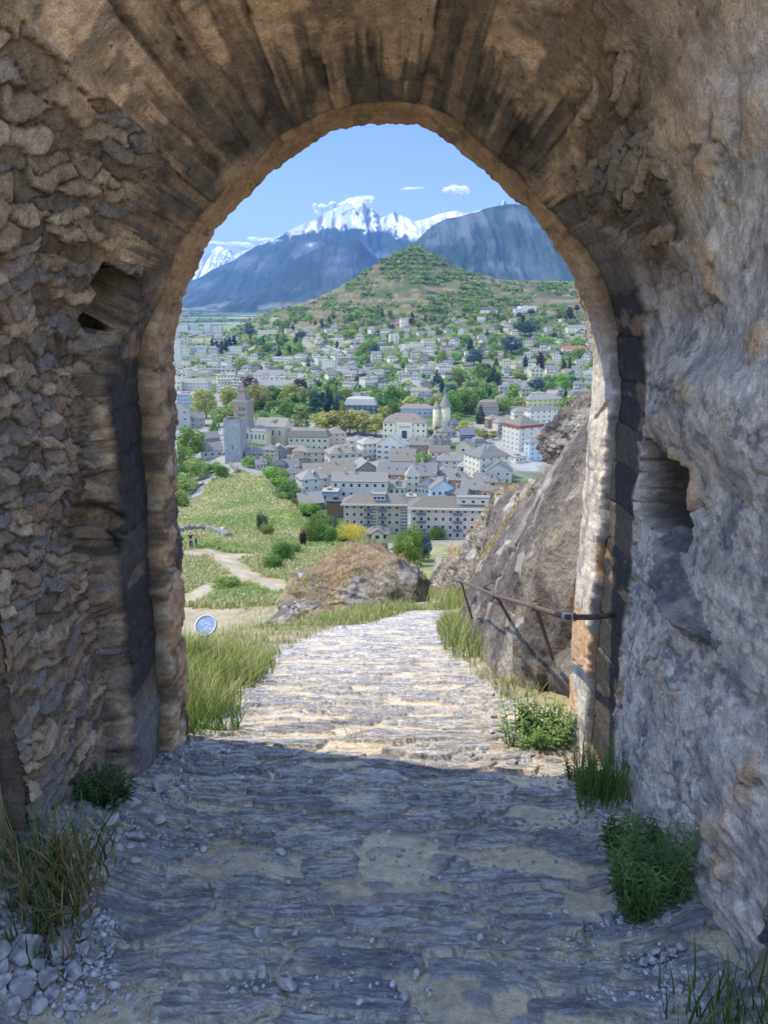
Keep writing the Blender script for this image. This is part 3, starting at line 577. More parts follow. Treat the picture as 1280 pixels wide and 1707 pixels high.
# ================================================================== the path: trodden earth with upturned slates
M_PATH = mat_col('path_ground', 24, .28, 1.0, 48, .95, .014, .15)
def build_path():
    Y = np.concatenate([np.linspace(-4.5, 1.1, 30)[:-1], np.linspace(1.1, 4.2, 560)[:-1], np.exp(np.linspace(math.log(4.2), math.log(24.5), 620))])
    a = np.linspace(-1, 1, 620)
    A, YY = np.meshgrid(a, Y, indexing='ij'); X = A * (1.55 + .62 * np.maximum(YY - 3.5, 0) + .25 * sst(1.5, -2, YY)) 
    Z = znear(X, YY) * (1 - sst(9.5, 15, YY)) + ground(X, YY) * sst(9.5, 15, YY)
    lat = X - PATHX(YY)
    half = np.interp(YY, [0, 3.6, 4.6, 6, 9, 13, 20, 25], [1.3, 1.15, .95, .98, 1.05, 1.0, .62, .5])
    lw = lat + .12 * fbm(X / .5, YY / .5, 3, 161)
    m = sst(half * 1.28, half * .98, np.abs(lw + .08)) * sst(26, 22, YY)
    m = np.maximum(m, sst(3.7, 3.5, YY))
    wx = .10 * fbm(X / .3, YY / .25, 4, 162, .5); wy = .06 * fbm(X / .28, YY / .2, 4, 163, .5)
    f1, f2, cid, dx, dy = vor((X + 1.3 * wx) / .31, (YY + 1.1 * wy + .06 * X) / .14, 164)
    gap = f2 - f1
    keep = sst(.20, .24, cid) * sst(.42, .22, fbm(X / .9, YY / .6, 3, 165) - .18)
    sl1 = sst(.02, .055, gap) * keep
    hs = sl1 * (.005 + .013 * np.abs(cid - .6) * 2 - .020 * dy * (cid > .3) + .012 * dx * (cid - .5)) * (1 + .4 * fbm(X / .1, YY / .05, 3, 166))
    lam = .004 * np.sin(60 * (dy + .3 * cid) + 5 * fbm(X / .2, YY / .05, 2, 167)) * sl1
    g1, g2, cd2, ex, ey = vor((X + wx) / .11, (YY + wy) / .05, 168)
    k2 = sst(.66, .72, cd2) * (1 - sl1) * sst(-.2, .2, fbm(X / .4, YY / .35, 2, 169))
    hs2 = k2 * sst(0, .3, g2 - g1) * (.016 * cd2 - .012 * ey)
    p1, p2, pid, _, _ = vor(X / .028, YY / .026, 170)
    peb = sst(.72, .8, pid) * (1 - sl1) * sst(.05, .4, fbm(X / .3, YY / .3, 3, 171)) * np.sqrt(np.clip(1 - (p1 / .42) ** 2, 0, 1))
    fade = sst(24, 10, YY)
    H = m * (hs + lam + hs2 + .010 * peb * sst(9, 5, YY)) + .020 * fbm(X / .30, YY / .26, 4, 172) + .005 * fbm(X / .07, YY / .045, 5, 173, .6) * sst(12, 6, YY)
    st = YY / .52 + .5 * fbm(X / .7, YY / 1.2, 2, 174); sf = st - np.floor(st)
    H = H + m * .008 * (sf - .5) * -1 * sst(2, 4, YY + 2)      # shallow worn treads
    H = H + (1 - m) * .06 * fbm(X / .5, YY / .5, 4, 175)
    Z = Z + H * (.4 + .6 * fade)
    sand = srgb(188, 171, 142); slate = srgb(150, 148, 146); slate2 = srgb(172, 165, 155); slate3 = srgb(120, 119, 121)
    c = mixc(np.broadcast_to(sand, X.shape + (3,)), sand * .82, sst(-.3, .4, fbm(X / .2, YY / .15, 4, 176)))
    sc = np.stack([np.interp(cid, [.3, .5, .7, .85, 1], [q[k] for q in (slate2, slate, slate2, slate3, slate)]) for k in range(3)], -1)
    c = mixc(c, sc, sl1 * sst(-.5, .1, fbm(X / .12, YY / .07, 4, 177) + .15) * .9)
    c = mixc(c, slate3 * 1.1, k2 * sst(0, .2, g2 - g1) * .8); c = mixc(c, np.interp(pid, [.7, 1], [.2, .5])[..., None] * np.array((1, .95, .9)), (peb > .25) * .8)
    c = mixc(c, slate3 * .75, sl1 * sst(.25, .6, np.abs(fbm(X / .16, YY / .03, 4, 187, .6)) * 2) * .7)
    c = mixc(c, (.10, .09, .08), sl1 * sst(.085, .03, gap) * .75)
    soil = mixc(np.broadcast_to(np.array((.26, .20, .12)), X.shape + (3,)), (.15, .15, .05), sst(-.1, .4, fbm(X / .6, YY / .6, 4, 178)))
    soil = mixc(soil, DRY * 1.05, sst(0, .5, fbm(X / 1.1, YY / 1.4, 3, 179)) * .8)
    c = mixc(soil, c, m)
    o = grid('path', np.stack([X, YY, Z], -1), M_PATH, c, flip=True); tag(o, kind='structure')
build_path()
def build_bounce_ground():  # unseen pale ground, added to bounce sunlight back into the gateway
    x = np.linspace(-30, 30, 90); Y = np.linspace(-40, .4, 90); X, YY = np.meshgrid(x, Y, indexing='ij'); Z = np.interp(YY, [-40, -20, -6, 0, 2], [9, 5.5, .75, -1.66, -2.1]) + .15 * fbm(X / 2, YY / 2, 4, 181) + .25 * np.clip(np.abs(X) - 2, 0, 9) * sst(1, -3, YY)
    Z = np.where(np.abs(X) < 2.2, Z - .08, Z)
    c = mixc(np.broadcast_to(srgb(208, 192, 166), X.shape + (3,)), (.25, .24, .10), sst(.2, .5, fbm(X / 3, YY / 3, 4, 182)))
    tag(grid('bounce_ground', np.stack([X, YY, Z], -1), M_PATH, c, flip=True), kind='structure')
build_bounce_ground()

# ================================================================== rock beside the path
M_ROCK = mat_col('schist_rock', 7, .42, 1.0, 16, .96, .07, .12)
def rockcol(P, dn, sd):
    s = fbm3(P, .55, 5, sd, .6)
    c = mixc(np.broadcast_to(srgb(150, 138, 124), P.shape[:-1] + (3,)), srgb(110, 102, 95), sst(-.15, .25, s))
    c = mixc(c, srgb(178, 168, 154), sst(.12, .4, fbm3(P, 1.7, 5, sd + 1, .6)))
    c = mixc(c, (.075, .065, .06), sst(.14, .42, fbm3(P * np.array((1, 1.0, 2.2)), 1.1, 5, sd + 2, .62)) * .75)
    c = mixc(c, (.60, .58, .54), sst(.50, .60, fbm3(P, 3.1, 3, sd + 3)) * .7)
    return c * .74
RKY = [3.6, 4.4, 5.5, 8, 12, 16, 20, 25, 30, 35, 40, 46]
BASEX = [1.22, 1.12, .95, 1.05, 1.35, 1.72, 2.5, 3.1, 3.35, 3.2, 2.9, 2.6]
CREST = [(1040, 640, 5), (1020, 680, 8), (1005, 690, 11), (985, 715, 12.5), (945, 775, 14.5), (902, 806, 17.5), (880, 812, 20), (862, 806, 22), (832, 826, 26), (800, 852, 30), (778, 866, 33), (742, 900, 37), (712, 922, 41), (698, 936, 46)]
def build_rock():
    cr = np.array([at(a, b, y) for a, b, y in CREST]); 
    Y = np.exp(np.linspace(math.log(3.9), math.log(47), 640)); T = np.concatenate([np.linspace(-.08, 1, 440), 1 + np.linspace(.01, 1, 40) ** 1.3])
    YY, TT = np.meshgrid(Y, T, indexing='ij')
    bx = np.interp(YY, RKY, BASEX); bz = ground(bx, YY) - .25
    cx = np.interp(YY, cr[:, 1], cr[:, 0]); cz = np.interp(YY, cr[:, 1], cr[:, 2])
    cz = np.where(YY < 5, cr[0, 2], cz); cx = np.where(YY < 5, 2.6, cx); cx = np.maximum(cx, bx + .9)
    X = bx + (cx - bx) * np.sign(TT) * np.abs(TT) ** 1.3; Z = bz + (cz - bz) * (np.clip(TT, -.1, 1) ** .86 if False else np.sign(TT) * np.abs(TT) ** .82)
    over = TT > 1; X = np.where(over, cx + (TT - 1) * 9, X); Z = np.where(over, cz - (TT - 1) * (1.0 + .05 * YY), Z)
    P = np.stack([X, YY, Z], -1)
    # strata dip towards the viewer and the right
    q = P[..., 2] * .80 - P[..., 0] * .55 + P[..., 1] * .16
    ln = P[..., 1] * .8 + P[..., 0] * .5
    sc = np.clip(YY / 14, .45, 1.6)
    d = .34 * sc * fbm3(P, .5, 3, 201) + .16 * sc * ridged(q / .5 + .6 * fbm3(P, .8, 3, 207), ln / 1.9, 4, 202) + .05 * ridged(q / .15 + .5 * fbm3(P, 2, 2, 208), ln / .7, 4, 203) * np.clip(sc, .4, 1.2) + .055 * fbm3(P, 4.5, 5, 204, .65) + .007 * ridged(q / .045, ln / .22, 3, 213) + .05 * (vor(q / .32 + .3 * fbm3(P, 1.5, 2, 214), ln / .8, 215)[2] - .5)
    d = d + .20 * sc * (vor(q / .95 + .35 * fbm3(P, .7, 3, 216), ln / 2.3 + .3 * fbm3(P, .9, 2, 217), 218)[2] - .5)
    crack = sst(.10, .0, np.abs(fbm(q / .75 + .35 * fbm3(P, 1.2, 2, 209), ln / 2.6, 3, 205))) * sst(-.1, .2, fbm3(P, .6, 2, 206))
    d = d - .22 * crack * sc
    d = d * sst(-.08, .1, TT) 
    n = np.array((-.72, -.28, .63)); P = P + n * d[..., None]
    c = rockcol(P, d, 210)
    c = mixc(c, (.055, .05, .047), crack * .8)
    veg = sst(.05, .3, fbm3(P, .42, 4, 211) + .42 * (sst(.55, .95, TT) - .55) * sst(14, 20, YY))
    vc = mixc(np.broadcast_to(np.array((.33, .23, .10)), P.shape[:-1] + (3,)), (.20, .20, .05), sst(0, .4, fbm3(P, .9, 3, 212)))
    c = mixc(c, vc, veg * .65 * sst(.1, .3, TT) * sst(10, 16, YY))
    o = grid('rock_outcrop', P, M_ROCK, c); tag(o, 'tall grey brown rock face rising to the right of the cobbled path beside the handrail', 'rock outcrop'); return P, c
RKP, RKC = build_rock()
def blob(name, ctr, ax, rot, sd, n=6, amp=.3, colf=None, mat=None, fr=1.0, flat=0.0, strat=None, facets=0, fd=(.62, .95), skirt=0.0):
    bm = bmesh.new(); bmesh.ops.create_icosphere(bm, subdivisions=n, radius=1); me = bpy.data.meshes.new(name); bm.to_mesh(me); bm.free()
    V = np.empty(len(me.vertices) * 3, dtype=np.float32); me.vertices.foreach_get('co', V); V = V.reshape(-1, 3).astype(float)
    F = np.empty(len(me.polygons) * 3, dtype=np.int32); me.polygons.foreach_get('vertices', F); F = F.reshape(-1, 3)
    L = np.array(ax); f = fr / max(ax)
    d = amp * fbm3(V * L, .9 * f, 4, sd, .55) + amp * .45 * np.abs(fbm3(V * L, 2.4 * f, 4, sd + 1, .6)) + amp * .12 * fbm3(V * L, 9 * f, 3, sd + 2, .6)
    if facets:
        rg = np.random.default_rng(sd); nn = rg.normal(size=(facets, 3)); nn /= np.linalg.norm(nn, axis=1)[:, None]; dd = rg.uniform(*fd, facets)
        dots = V @ nn.T; d = d + np.min(np.where(dots > .05, dd / np.maximum(dots, .05), 9), axis=1).clip(.4, 1) - 1
    if strat is not None:
        q = (V * L) @ np.array(strat); d = d + amp * .45 * ridged(q * 2.6 * f + .6 * fbm3(V * L, 1.5 * f, 2, sd + 5), q * 0 + V[:, 0] * .8, 4, sd + 4)
    P = V * (1 + d)[:, None] * L
    if skirt: P[:, :2] *= (1 + skirt * np.clip(-V[:, 2], 0, 1) ** .7)[:, None]
    if flat: P[:, 2] = np.where(P[:, 2] < -flat, -flat + (P[:, 2] + flat) * .1, P[:, 2])
    Mx = np.array(Matrix.Rotation(rot[2], 3, 'Z') @ Matrix.Rotation(rot[1], 3, 'Y') @ Matrix.Rotation(rot[0], 3, 'X'))
    P = P @ Mx.T
    bpy.data.meshes.remove(me)
    c = (colf or rockcol)(P + np.array(ctr), d, sd)
    o = link(name, mesh_np(name, P, F, mat or M_ROCK, c)); o.location = ctr; return o
# overhanging crag at the top of the rock
p = at(950, 722, 12.4)
crag = blob('crag', p + Vector((.30, .2, -.04)), (.88, 1.0, .58), (R(4), R(-34), R(10)), 223, 7, .30, strat=(.3, -.2, .9), facets=34, fd=(.5, .95), fr=1.6)
tag(crag, 'jagged overhanging brown crag on top of the rock face against the town roofs', 'crag')
def moundcol(P, d, sd):
    c = rockcol(P, d, sd); c = c * .95
    v = sst(-.12, .2, fbm3(P, .5, 4, sd + 8) + .12 * (P[..., 2] + 11.0)); vc = mixc(np.broadcast_to(np.array((.22, .135, .07)), P.shape[:-1] + (3,)), (.25, .19, .09), sst(-.1, .4, fbm3(P, .9, 3, sd + 9)))
    return mixc(c, vc, v * .85)
p = at(578, 975, 29)
mound = blob('rock_mound', (p.x + .15, 31, p.z - 1.5), (2.75, 4.2, 1.75), (R(-4), R(4), R(-10)), 237, 7, .40, colf=moundcol, strat=(.25, .3, .9), facets=18, fd=(.74, .97), skirt=.35, fr=1.5)
tag(mound, 'low rounded rock knoll with rusty dry grass left of the path bend', 'rock')
# boulder bedded in the right wall below the socket
p = at(1150, 905, 2.5)
def bcol(P, d, sd):
    return mixc(np.broadcast_to(srgb(158, 148, 136), P.shape[:-1] + (3,)), srgb(104, 101, 100), sst(-.15, .3, fbm3(P, 9, 5, sd, .65)))
bd = blob('boulder', (1.20, 2.52, -1.03), (.19, .36, .10), (R(20), R(-10), R(8)), 243, 7, .30, colf=bcol, mat=M_PLASTER, facets=14, fd=(.62, .95), fr=2.6); bd.parent = GATE; gpart(bd)
# ================================================================== foliage
def mat_leaf(name, c, var=.22, tr=.25):
    m, nt, b = newmat(name); oi = N(nt, 'ShaderNodeObjectInfo'); a = N(nt, 'ShaderNodeVertexColor', layer_name='Col')
    hs = N(nt, 'ShaderNodeMapRange', {'Value': oi.outputs['Random'], 'To Min': 1 - var, 'To Max': 1 + var})
    hu = N(nt, 'ShaderNodeMapRange', {'Value': oi.outputs['Random'], 'To Min': .475, 'To Max': .515})
    m1 = N(nt, 'ShaderNodeVectorMath', {0: tuple(map(float, c)), 1: a.outputs[0]}, operation='MULTIPLY')
    hv = N(nt, 'ShaderNodeHueSaturation', {'Color': m1.outputs[0], 'Hue': hu.outputs[0], 'Value': hs.outputs[0]})
    nt.links.new(hv.outputs[0], b.inputs['Base Color']); b.inputs['Roughness'].default_value = .75; b.inputs['Specular IOR Level'].default_value = .2
    t = N(nt, 'ShaderNodeBsdfTranslucent', {'Color': hv.outputs[0]}); mx = N(nt, 'ShaderNodeMixShader', {0: tr, 1: b.outputs[0], 2: t.outputs[0]})
    nt.links.new(mx.outputs[0], nt.nodes['Material Output'].inputs['Surface']); return m
LEAF = {'yellow_green': mat_leaf('plane_foliage', (.34, .325, .075)), 'green': mat_leaf('broadleaf_foliage', (.105, .185, .034)), 'bright': mat_leaf('fresh_foliage', (.18, .30, .045)), 'dark': mat_leaf('conifer_foliage', (.032, .060, .036), .25, .08),
        'blue': mat_leaf('cedar_foliage', (.045, .078, .074), .2, .08), 'olive': mat_leaf('shrub_foliage', (.22, .27, .06)), 'gold': mat_leaf('yellow_blossom', (.52, .36, .035)), 'purple': mat_leaf('purple_foliage', (.07, .035, .03)), 'rust': mat_leaf('dry_foliage', (.26, .16, .06))}
M_BARK = mat_plain('bark', (.10, .08, .06), 4, .3, .95)
def leaf_quads(C, Nn, size, r, fold=.0):
    """one small quad per leaf clump at C facing Nn"""
    n = len(C); a = r.normal(size=(n, 3)); t = np.cross(Nn, a); t /= np.linalg.norm(t, axis=1)[:, None] + 1e-9; b = np.cross(Nn, t)
    s = (size * r.uniform(.6, 1.35, n))[:, None]; k = r.uniform(.5, .9, (n, 1))
    V = np.stack([C - t * s, C - b * s * k, C + t * s, C + b * s * k], 1).reshape(-1, 3)
    return V, np.arange(4 * n).reshape(-1, 4)
def crown_points(kind, n, r):
    """points and outward directions of a crown in a unit box: height 1, base at z = 0"""
    if kind in ('round', 'bush', 'wide'):
        z0, zr, rr = {'round': (.51, .49, .42), 'bush': (.42, .46, .55), 'wide': (.52, .46, .52)}[kind]
        m = 20 if n < 3000 else 46
        d = r.normal(size=(m, 3)); d /= np.linalg.norm(d, axis=1)[:, None]; d[:, 2] = np.maximum(d[:, 2], -.55)
        cc = d * np.array((rr, rr, zr)) * r.uniform(.45, .80, (m, 1)) + (0, 0, z0); cr = r.uniform(.30, .46, m) * rr * (1.0 if n < 3000 else .82)
    elif kind == 'tall':
        m = 22; z = np.linspace(.1, .95, m); w = .11 * np.sin(np.pi * np.clip(z * .93 + .08, 0, 1)) ** .7; t = r.uniform(0, 6.28, m)
        cc = np.stack([np.cos(t) * w * .5, np.sin(t) * w * .5, z], 1); cr = w * .7 + .025
    elif kind == 'conifer':
        m = 42; z = np.linspace(.08, .97, m); w = .25 * (1 - z) ** .8; t = np.arange(m) * 2.4 + r.uniform(0, .6, m); k = r.uniform(.45, .95, m)
        cc = np.stack([np.cos(t) * w * k, np.sin(t) * w * k, z - .04 * k], 1); cr = w * .42 + .018
    elif kind == 'cedar':
        m = 30; z = r.choice([.28, .42, .55, .68, .80, .92], m) + r.uniform(-.02, .02, m); w = .50 * (1.05 - z) ** .55; t = r.uniform(0, 6.28, m); k = r.uniform(.3, .95, m)
        cc = np.stack([np.cos(t) * w * k, np.sin(t) * w * k, z], 1); cr = np.full(m, .13) * r.uniform(.8, 1.3, m)
    ar = cr ** 2 / (cr ** 2).sum(); i = r.choice(len(cc), n, p=ar); d = r.normal(size=(n, 3)); d /= np.linalg.norm(d, axis=1)[:, None]
    fl = np.array((1, 1, .38 if kind == 'cedar' else .85)); C = cc[i] + d * (cr[i] * r.uniform(.72, 1.08, n))[:, None] * fl
    Nn = d + .55 * r.normal(size=(n, 3)) + np.array((0, 0, .25)); Nn /= np.linalg.norm(Nn, axis=1)[:, None]
    lum = (.72 + .56 * r.random(len(cc)))[i] * r.uniform(.75, 1.25, n)
    return C, Nn, lum
def crown_mesh(kind, n, size, seed, mat, keep=None):
    r = np.random.default_rng(seed); C, Nn, lum = crown_points(kind, n, r); V, F = leaf_quads(C, Nn, size, r)
    c = np.repeat(lum, 4)[:, None] * np.ones(3)
    return mesh_np('crown', V, F, mat, c, smooth=False)
def trunk_mesh(kind, seed, thick=1.0):
    r = random.Random(seed); b = MB()
    if kind in ('round', 'wide', 'bush'):
        top = .5; b.tube([(0, 0, -.12), (0, 0, .0), (r.uniform(-.01, .01), 0, .25), (0, .01, top)], [.034 * thick, .027 * thick, .022 * thick, .012 * thick], 7)
        for k in range(6):
            t = k * 1.05 + r.uniform(-.3, .3); z = r.uniform(.16, .34); l = r.uniform(.18, .3)
            b.tube([(0, 0, z), (math.cos(t) * l * .5, math.sin(t) * l * .5, z + .12), (math.cos(t) * l, math.sin(t) * l, z + .30)], [.013 * thick, .009 * thick, .004 * thick], 5)
    else: b.tube([(0, 0, -.12), (0, 0, .1), (0, 0, .9)], [.022, .018, .004], 6)
    return b.mesh('trunk', M_BARK)
_T = {}
def tmpl(kind, mat, variant, n, size):
    k = (kind, mat, variant, n)
    if k not in _T: _T[k] = (crown_mesh(kind, n, size, 900 + variant * 17 + len(kind), LEAF[mat]), _T.get(('t', kind, variant)) or trunk_mesh(kind, variant))
    _T[('t', kind, variant)] = _T[k][1]
    return _T[k]
NAMEOF = {'round': 'broadleaf_tree', 'wide': 'broadleaf_tree', 'tall': 'cypress', 'conifer': 'conifer', 'cedar': 'cedar', 'bush': 'shrub'}
ALLT = []
def tree(px, row, hpx, kind, mat, label=None, wk=1.0, name=None, cat=None, group=None, n=None, Y=None):
    p = drop(px, row) if Y is None else at(px, row, Y)
    if Y is not None: p.z = min(p.z, float(ground(p.x, p.y)) + 0) if False else p.z
    H = hpx * depth(p) / FPX / .97
    n = n or (900 if hpx < 26 else 1800 if hpx < 48 else 4200)
    size = {900: .044, 1800: .034, 4200: .025}.get(n, .6 / math.sqrt(n))
    if kind in ('tall', 'conifer'): size *= .72
    cm, tm = tmpl(kind, mat, rnd.randrange(3), n, size)
    o = empty(name or NAMEOF[kind], p, rnd.uniform(0, 6.28)); o.scale = (H * wk, H * wk, H)
    link('crown', cm, o)
    if kind != 'bush': link('trunk', tm, o)
    tag(o, label, cat or ('shrub' if kind == 'bush' else 'tree'), group); ALLT.append((o, px, row, kind, mat)); return o

# ================================================================== buildings
def wallmat(n, c): return mat_plain('wall_' + n, c, .5, .10, .9, .2, 0, 0, .06)
def roofmat(n, c):
    m = mat_plain('roof_' + n, c, 1.6, .22, .8, .3, .4, 0, .10); return m
WM = {k: wallmat(k, (c[0] * .86, c[1] * .79, c[2] * .64)) for k, c in dict(white=(.60, .57, .51), cream=(.68, .63, .47), yellow=(.66, .56, .28), beige=(.55, .50, .38), pink=(.60, .50, .46), rose=(.62, .45, .40), grey=(.40, .39, .38), lilac=(.50, .485, .47), blue=(.42, .52, .64), ochre=(.52, .30, .15), stone=(.27, .245, .22), darkstone=(.20, .19, .175), brown=(.20, .13, .09), red=(.45, .14, .09), steel=(.30, .36, .46), navy=(.10, .13, .20)).items()}
RM = {k: roofmat(k, (c[0] * .54, c[1] * .49, c[2] * .40)) for k, c in dict(slate=(.235, .235, .245), grey=(.31, .305, .30), brown=(.235, .215, .195), tan=(.31, .28, .245), dark=(.10, .105, .12), pale=(.46, .46, .46), blue=(.15, .18, .25), red=(.42, .10, .055), rose=(.31, .26, .235), flat=(.42, .41, .40), white=(.66, .66, .66)).items()}
M_GLASS = mat_plain('window_glass', (.035, .04, .05), 1, .1, .15, .6); M_FRAME = mat_plain('window_frame', (.62, .60, .57), 2, .1, .7); M_SHUT = mat_plain('shutter', (.22, .21, .20), 2, .1, .8)
M_RAIL = mat_plain('balcony_rail', (.10, .11, .14), 2, .1, .6); M_CHIM = mat_plain('chimney', (.36, .31, .27), 2, .2, .9); M_METAL = mat_plain('sheet_metal', (.5, .5, .5), 2, .1, .5)
def unit_window(shut=False):
    b = MB(); f = MB()
    f.box(-.5, .5, -.10, .02, 0, .09).box(-.5, .5, -.06, .02, .92, 1).box(-.5, -.42, -.06, .02, .09, .92).box(.42, .5, -.06, .02, .09, .92)
    n0 = len(f.f); f.box(-.42, .42, -.03, .015, .09, .92); n1 = len(f.f)
    if shut: f.box(-.98, -.52, -.05, .02, .02, .98).box(.52, .98, -.05, .02, .02, .98)
    me = f.mesh('window', M_FRAME); me.materials.append(M_GLASS); me.materials.append(M_SHUT)
    me.polygons.foreach_set('material_index', [0] * n0 + [1] * (n1 - n0) + [2] * (len(f.f) - n1)); me.update(); return me
UW = unit_window(); UWS = unit_window(True)
def put_window(par, x, y, z, rz, w, h, shut=False):
    o = link('window', UWS if shut else UW, par); o.location = (x, y, z); o.rotation_euler = (0, 0, rz); o.scale = (w, 1, h); return o
def walls_mesh(w, d, h, mat, gable=None, rise=0, below=9):
    b = MB(); x, y = w / 2, d / 2
    b.add([(-x, -y, -below), (x, -y, -below), (x, y, -below), (-x, y, -below), (-x, -y, h), (x, -y, h), (x, y, h), (-x, y, h)], [(0, 1, 5, 4), (1, 2, 6, 5), (2, 3, 7, 6), (3, 0, 4, 7), (4, 5, 6, 7)])
    if gable == 'y': b.add([(-x, -y, h), (x, -y, h), (0, -y, h + rise), (-x, y, h), (x, y, h), (0, y, h + rise)], [(0, 1, 2), (4, 3, 5)])
    if gable == 'x': b.add([(-x, -y, h), (-x, y, h), (-x, 0, h + rise), (x, -y, h), (x, y, h), (x, 0, h + rise)], [(1, 0, 2), (3, 4, 5)])
    return b.mesh('wall', mat)
def roof_mesh(w, d, h, rise, kind, mat, ov=.5, th=.22):
    b = MB(); x, y = w / 2 + ov, d / 2 + ov; e = h - rise * ov / max(min(w, d) / 2, .1)
    def shell(vs, fs):
        b.add(vs, fs); b.add([(a, c, z - th) for a, c, z in vs], [f[::-1] for f in fs])
    if kind == 'hip' or kind == 'pyramid':
        if w >= d: k = max(x - y * (1.0 if kind == 'hip' else 9), 0); r0, r1 = (-k, 0, h + rise), (k, 0, h + rise)
        else: k = max(y - x, 0); r0, r1 = (0, -k, h + rise), (0, k, h + rise)
        if kind == 'pyramid': r0, r1 = (-.01, 0, h + rise), (.01, 0, h + rise)
        vs = [(-x, -y, e), (x, -y, e), (x, y, e), (-x, y, e), r0, r1]
        fs = [(0, 1, 5, 4), (1, 2, 5), (2, 3, 4, 5), (3, 0, 4)] if w >= d else [(0, 1, 4), (1, 2, 5, 4), (2, 3, 5), (3, 0, 4, 5)]
        shell(vs, fs); b.add([(-x, -y, e), (x, -y, e), (x, y, e), (-x, y, e), (-x, -y, e - th), (x, -y, e - th), (x, y, e - th), (-x, y, e - th)], [(0, 4, 5, 1), (1, 5, 6, 2), (2, 6, 7, 3), (3, 7, 4, 0)])
    elif kind == 'gable':      # ridge along x
        e = h - rise * ov / (d / 2); shell([(-x, -y, e), (x, -y, e), (x, 0, h + rise), (-x, 0, h + rise), (x, y, e), (-x, y, e)], [(0, 1, 2, 3), (3, 2, 4, 5)])
        b.add([(-x, -y, e), (x, -y, e), (x, -y, e - th), (-x, -y, e - th)], [(0, 3, 2, 1)])
        for q in (-x, x): b.add([(q, -y, e), (q, 0, h + rise), (q, y, e), (q, -y, e - th), (q, 0, h + rise - th), (q, y, e - th)], [(0, 1, 4, 3), (1, 2, 5, 4)])
    elif kind == 'front':      # ridge along y, gable to the front
        e = h - rise * ov / (w / 2); shell([(-x, -y, e), (0, -y, h + rise), (0, y, h + rise), (-x, y, e), (x, -y, e), (x, y, e)], [(0, 1, 2, 3), (1, 4, 5, 2)])
        for q in (-y, y): b.add([(-x, q, e), (0, q, h + rise), (x, q, e), (-x, q, e - th), (0, q, h + rise - th), (x, q, e - th)], [(0, 3, 4, 1), (1, 4, 5, 2)])
        b.add([(-x, -y, e), (-x, y, e), (-x, y, e - th), (-x, -y, e - th)], [(0, 1, 2, 3)])
    elif kind == 'mansard':
        q = min(w, d) * .16; zz = h + rise * .72; vs = [(-x, -y, h), (x, -y, h), (x, y, h), (-x, y, h), (-x + q, -y + q, zz), (x - q, -y + q, zz), (x - q, y - q, zz), (-x + q, y - q, zz)]
        k = max((x - q) - (y - q), 0); vs += [(-k, 0, h + rise), (k, 0, h + rise)]
        shell(vs, [(0, 1, 5, 4), (1, 2, 6, 5), (2, 3, 7, 6), (3, 0, 4, 7), (4, 5, 9, 8), (5, 6, 9), (6, 7, 8, 9), (7, 4, 8)])
    elif kind == 'flat':
        b.box(-x, x, -y, y, h + .003, h + .35); b.box(-x * .35, x * .1, -y * .3, y * .3, h + .353, h + 1.6)
    elif kind == 'shed':
        shell([(-x, -y, h), (x, -y, h), (x, y, h + rise), (-x, y, h + rise)], [(0, 1, 2, 3)]); b.box(-x, x, y - .2, y, h, h + rise - .01)
    return b.mesh('roof', mat)
ALLB = []
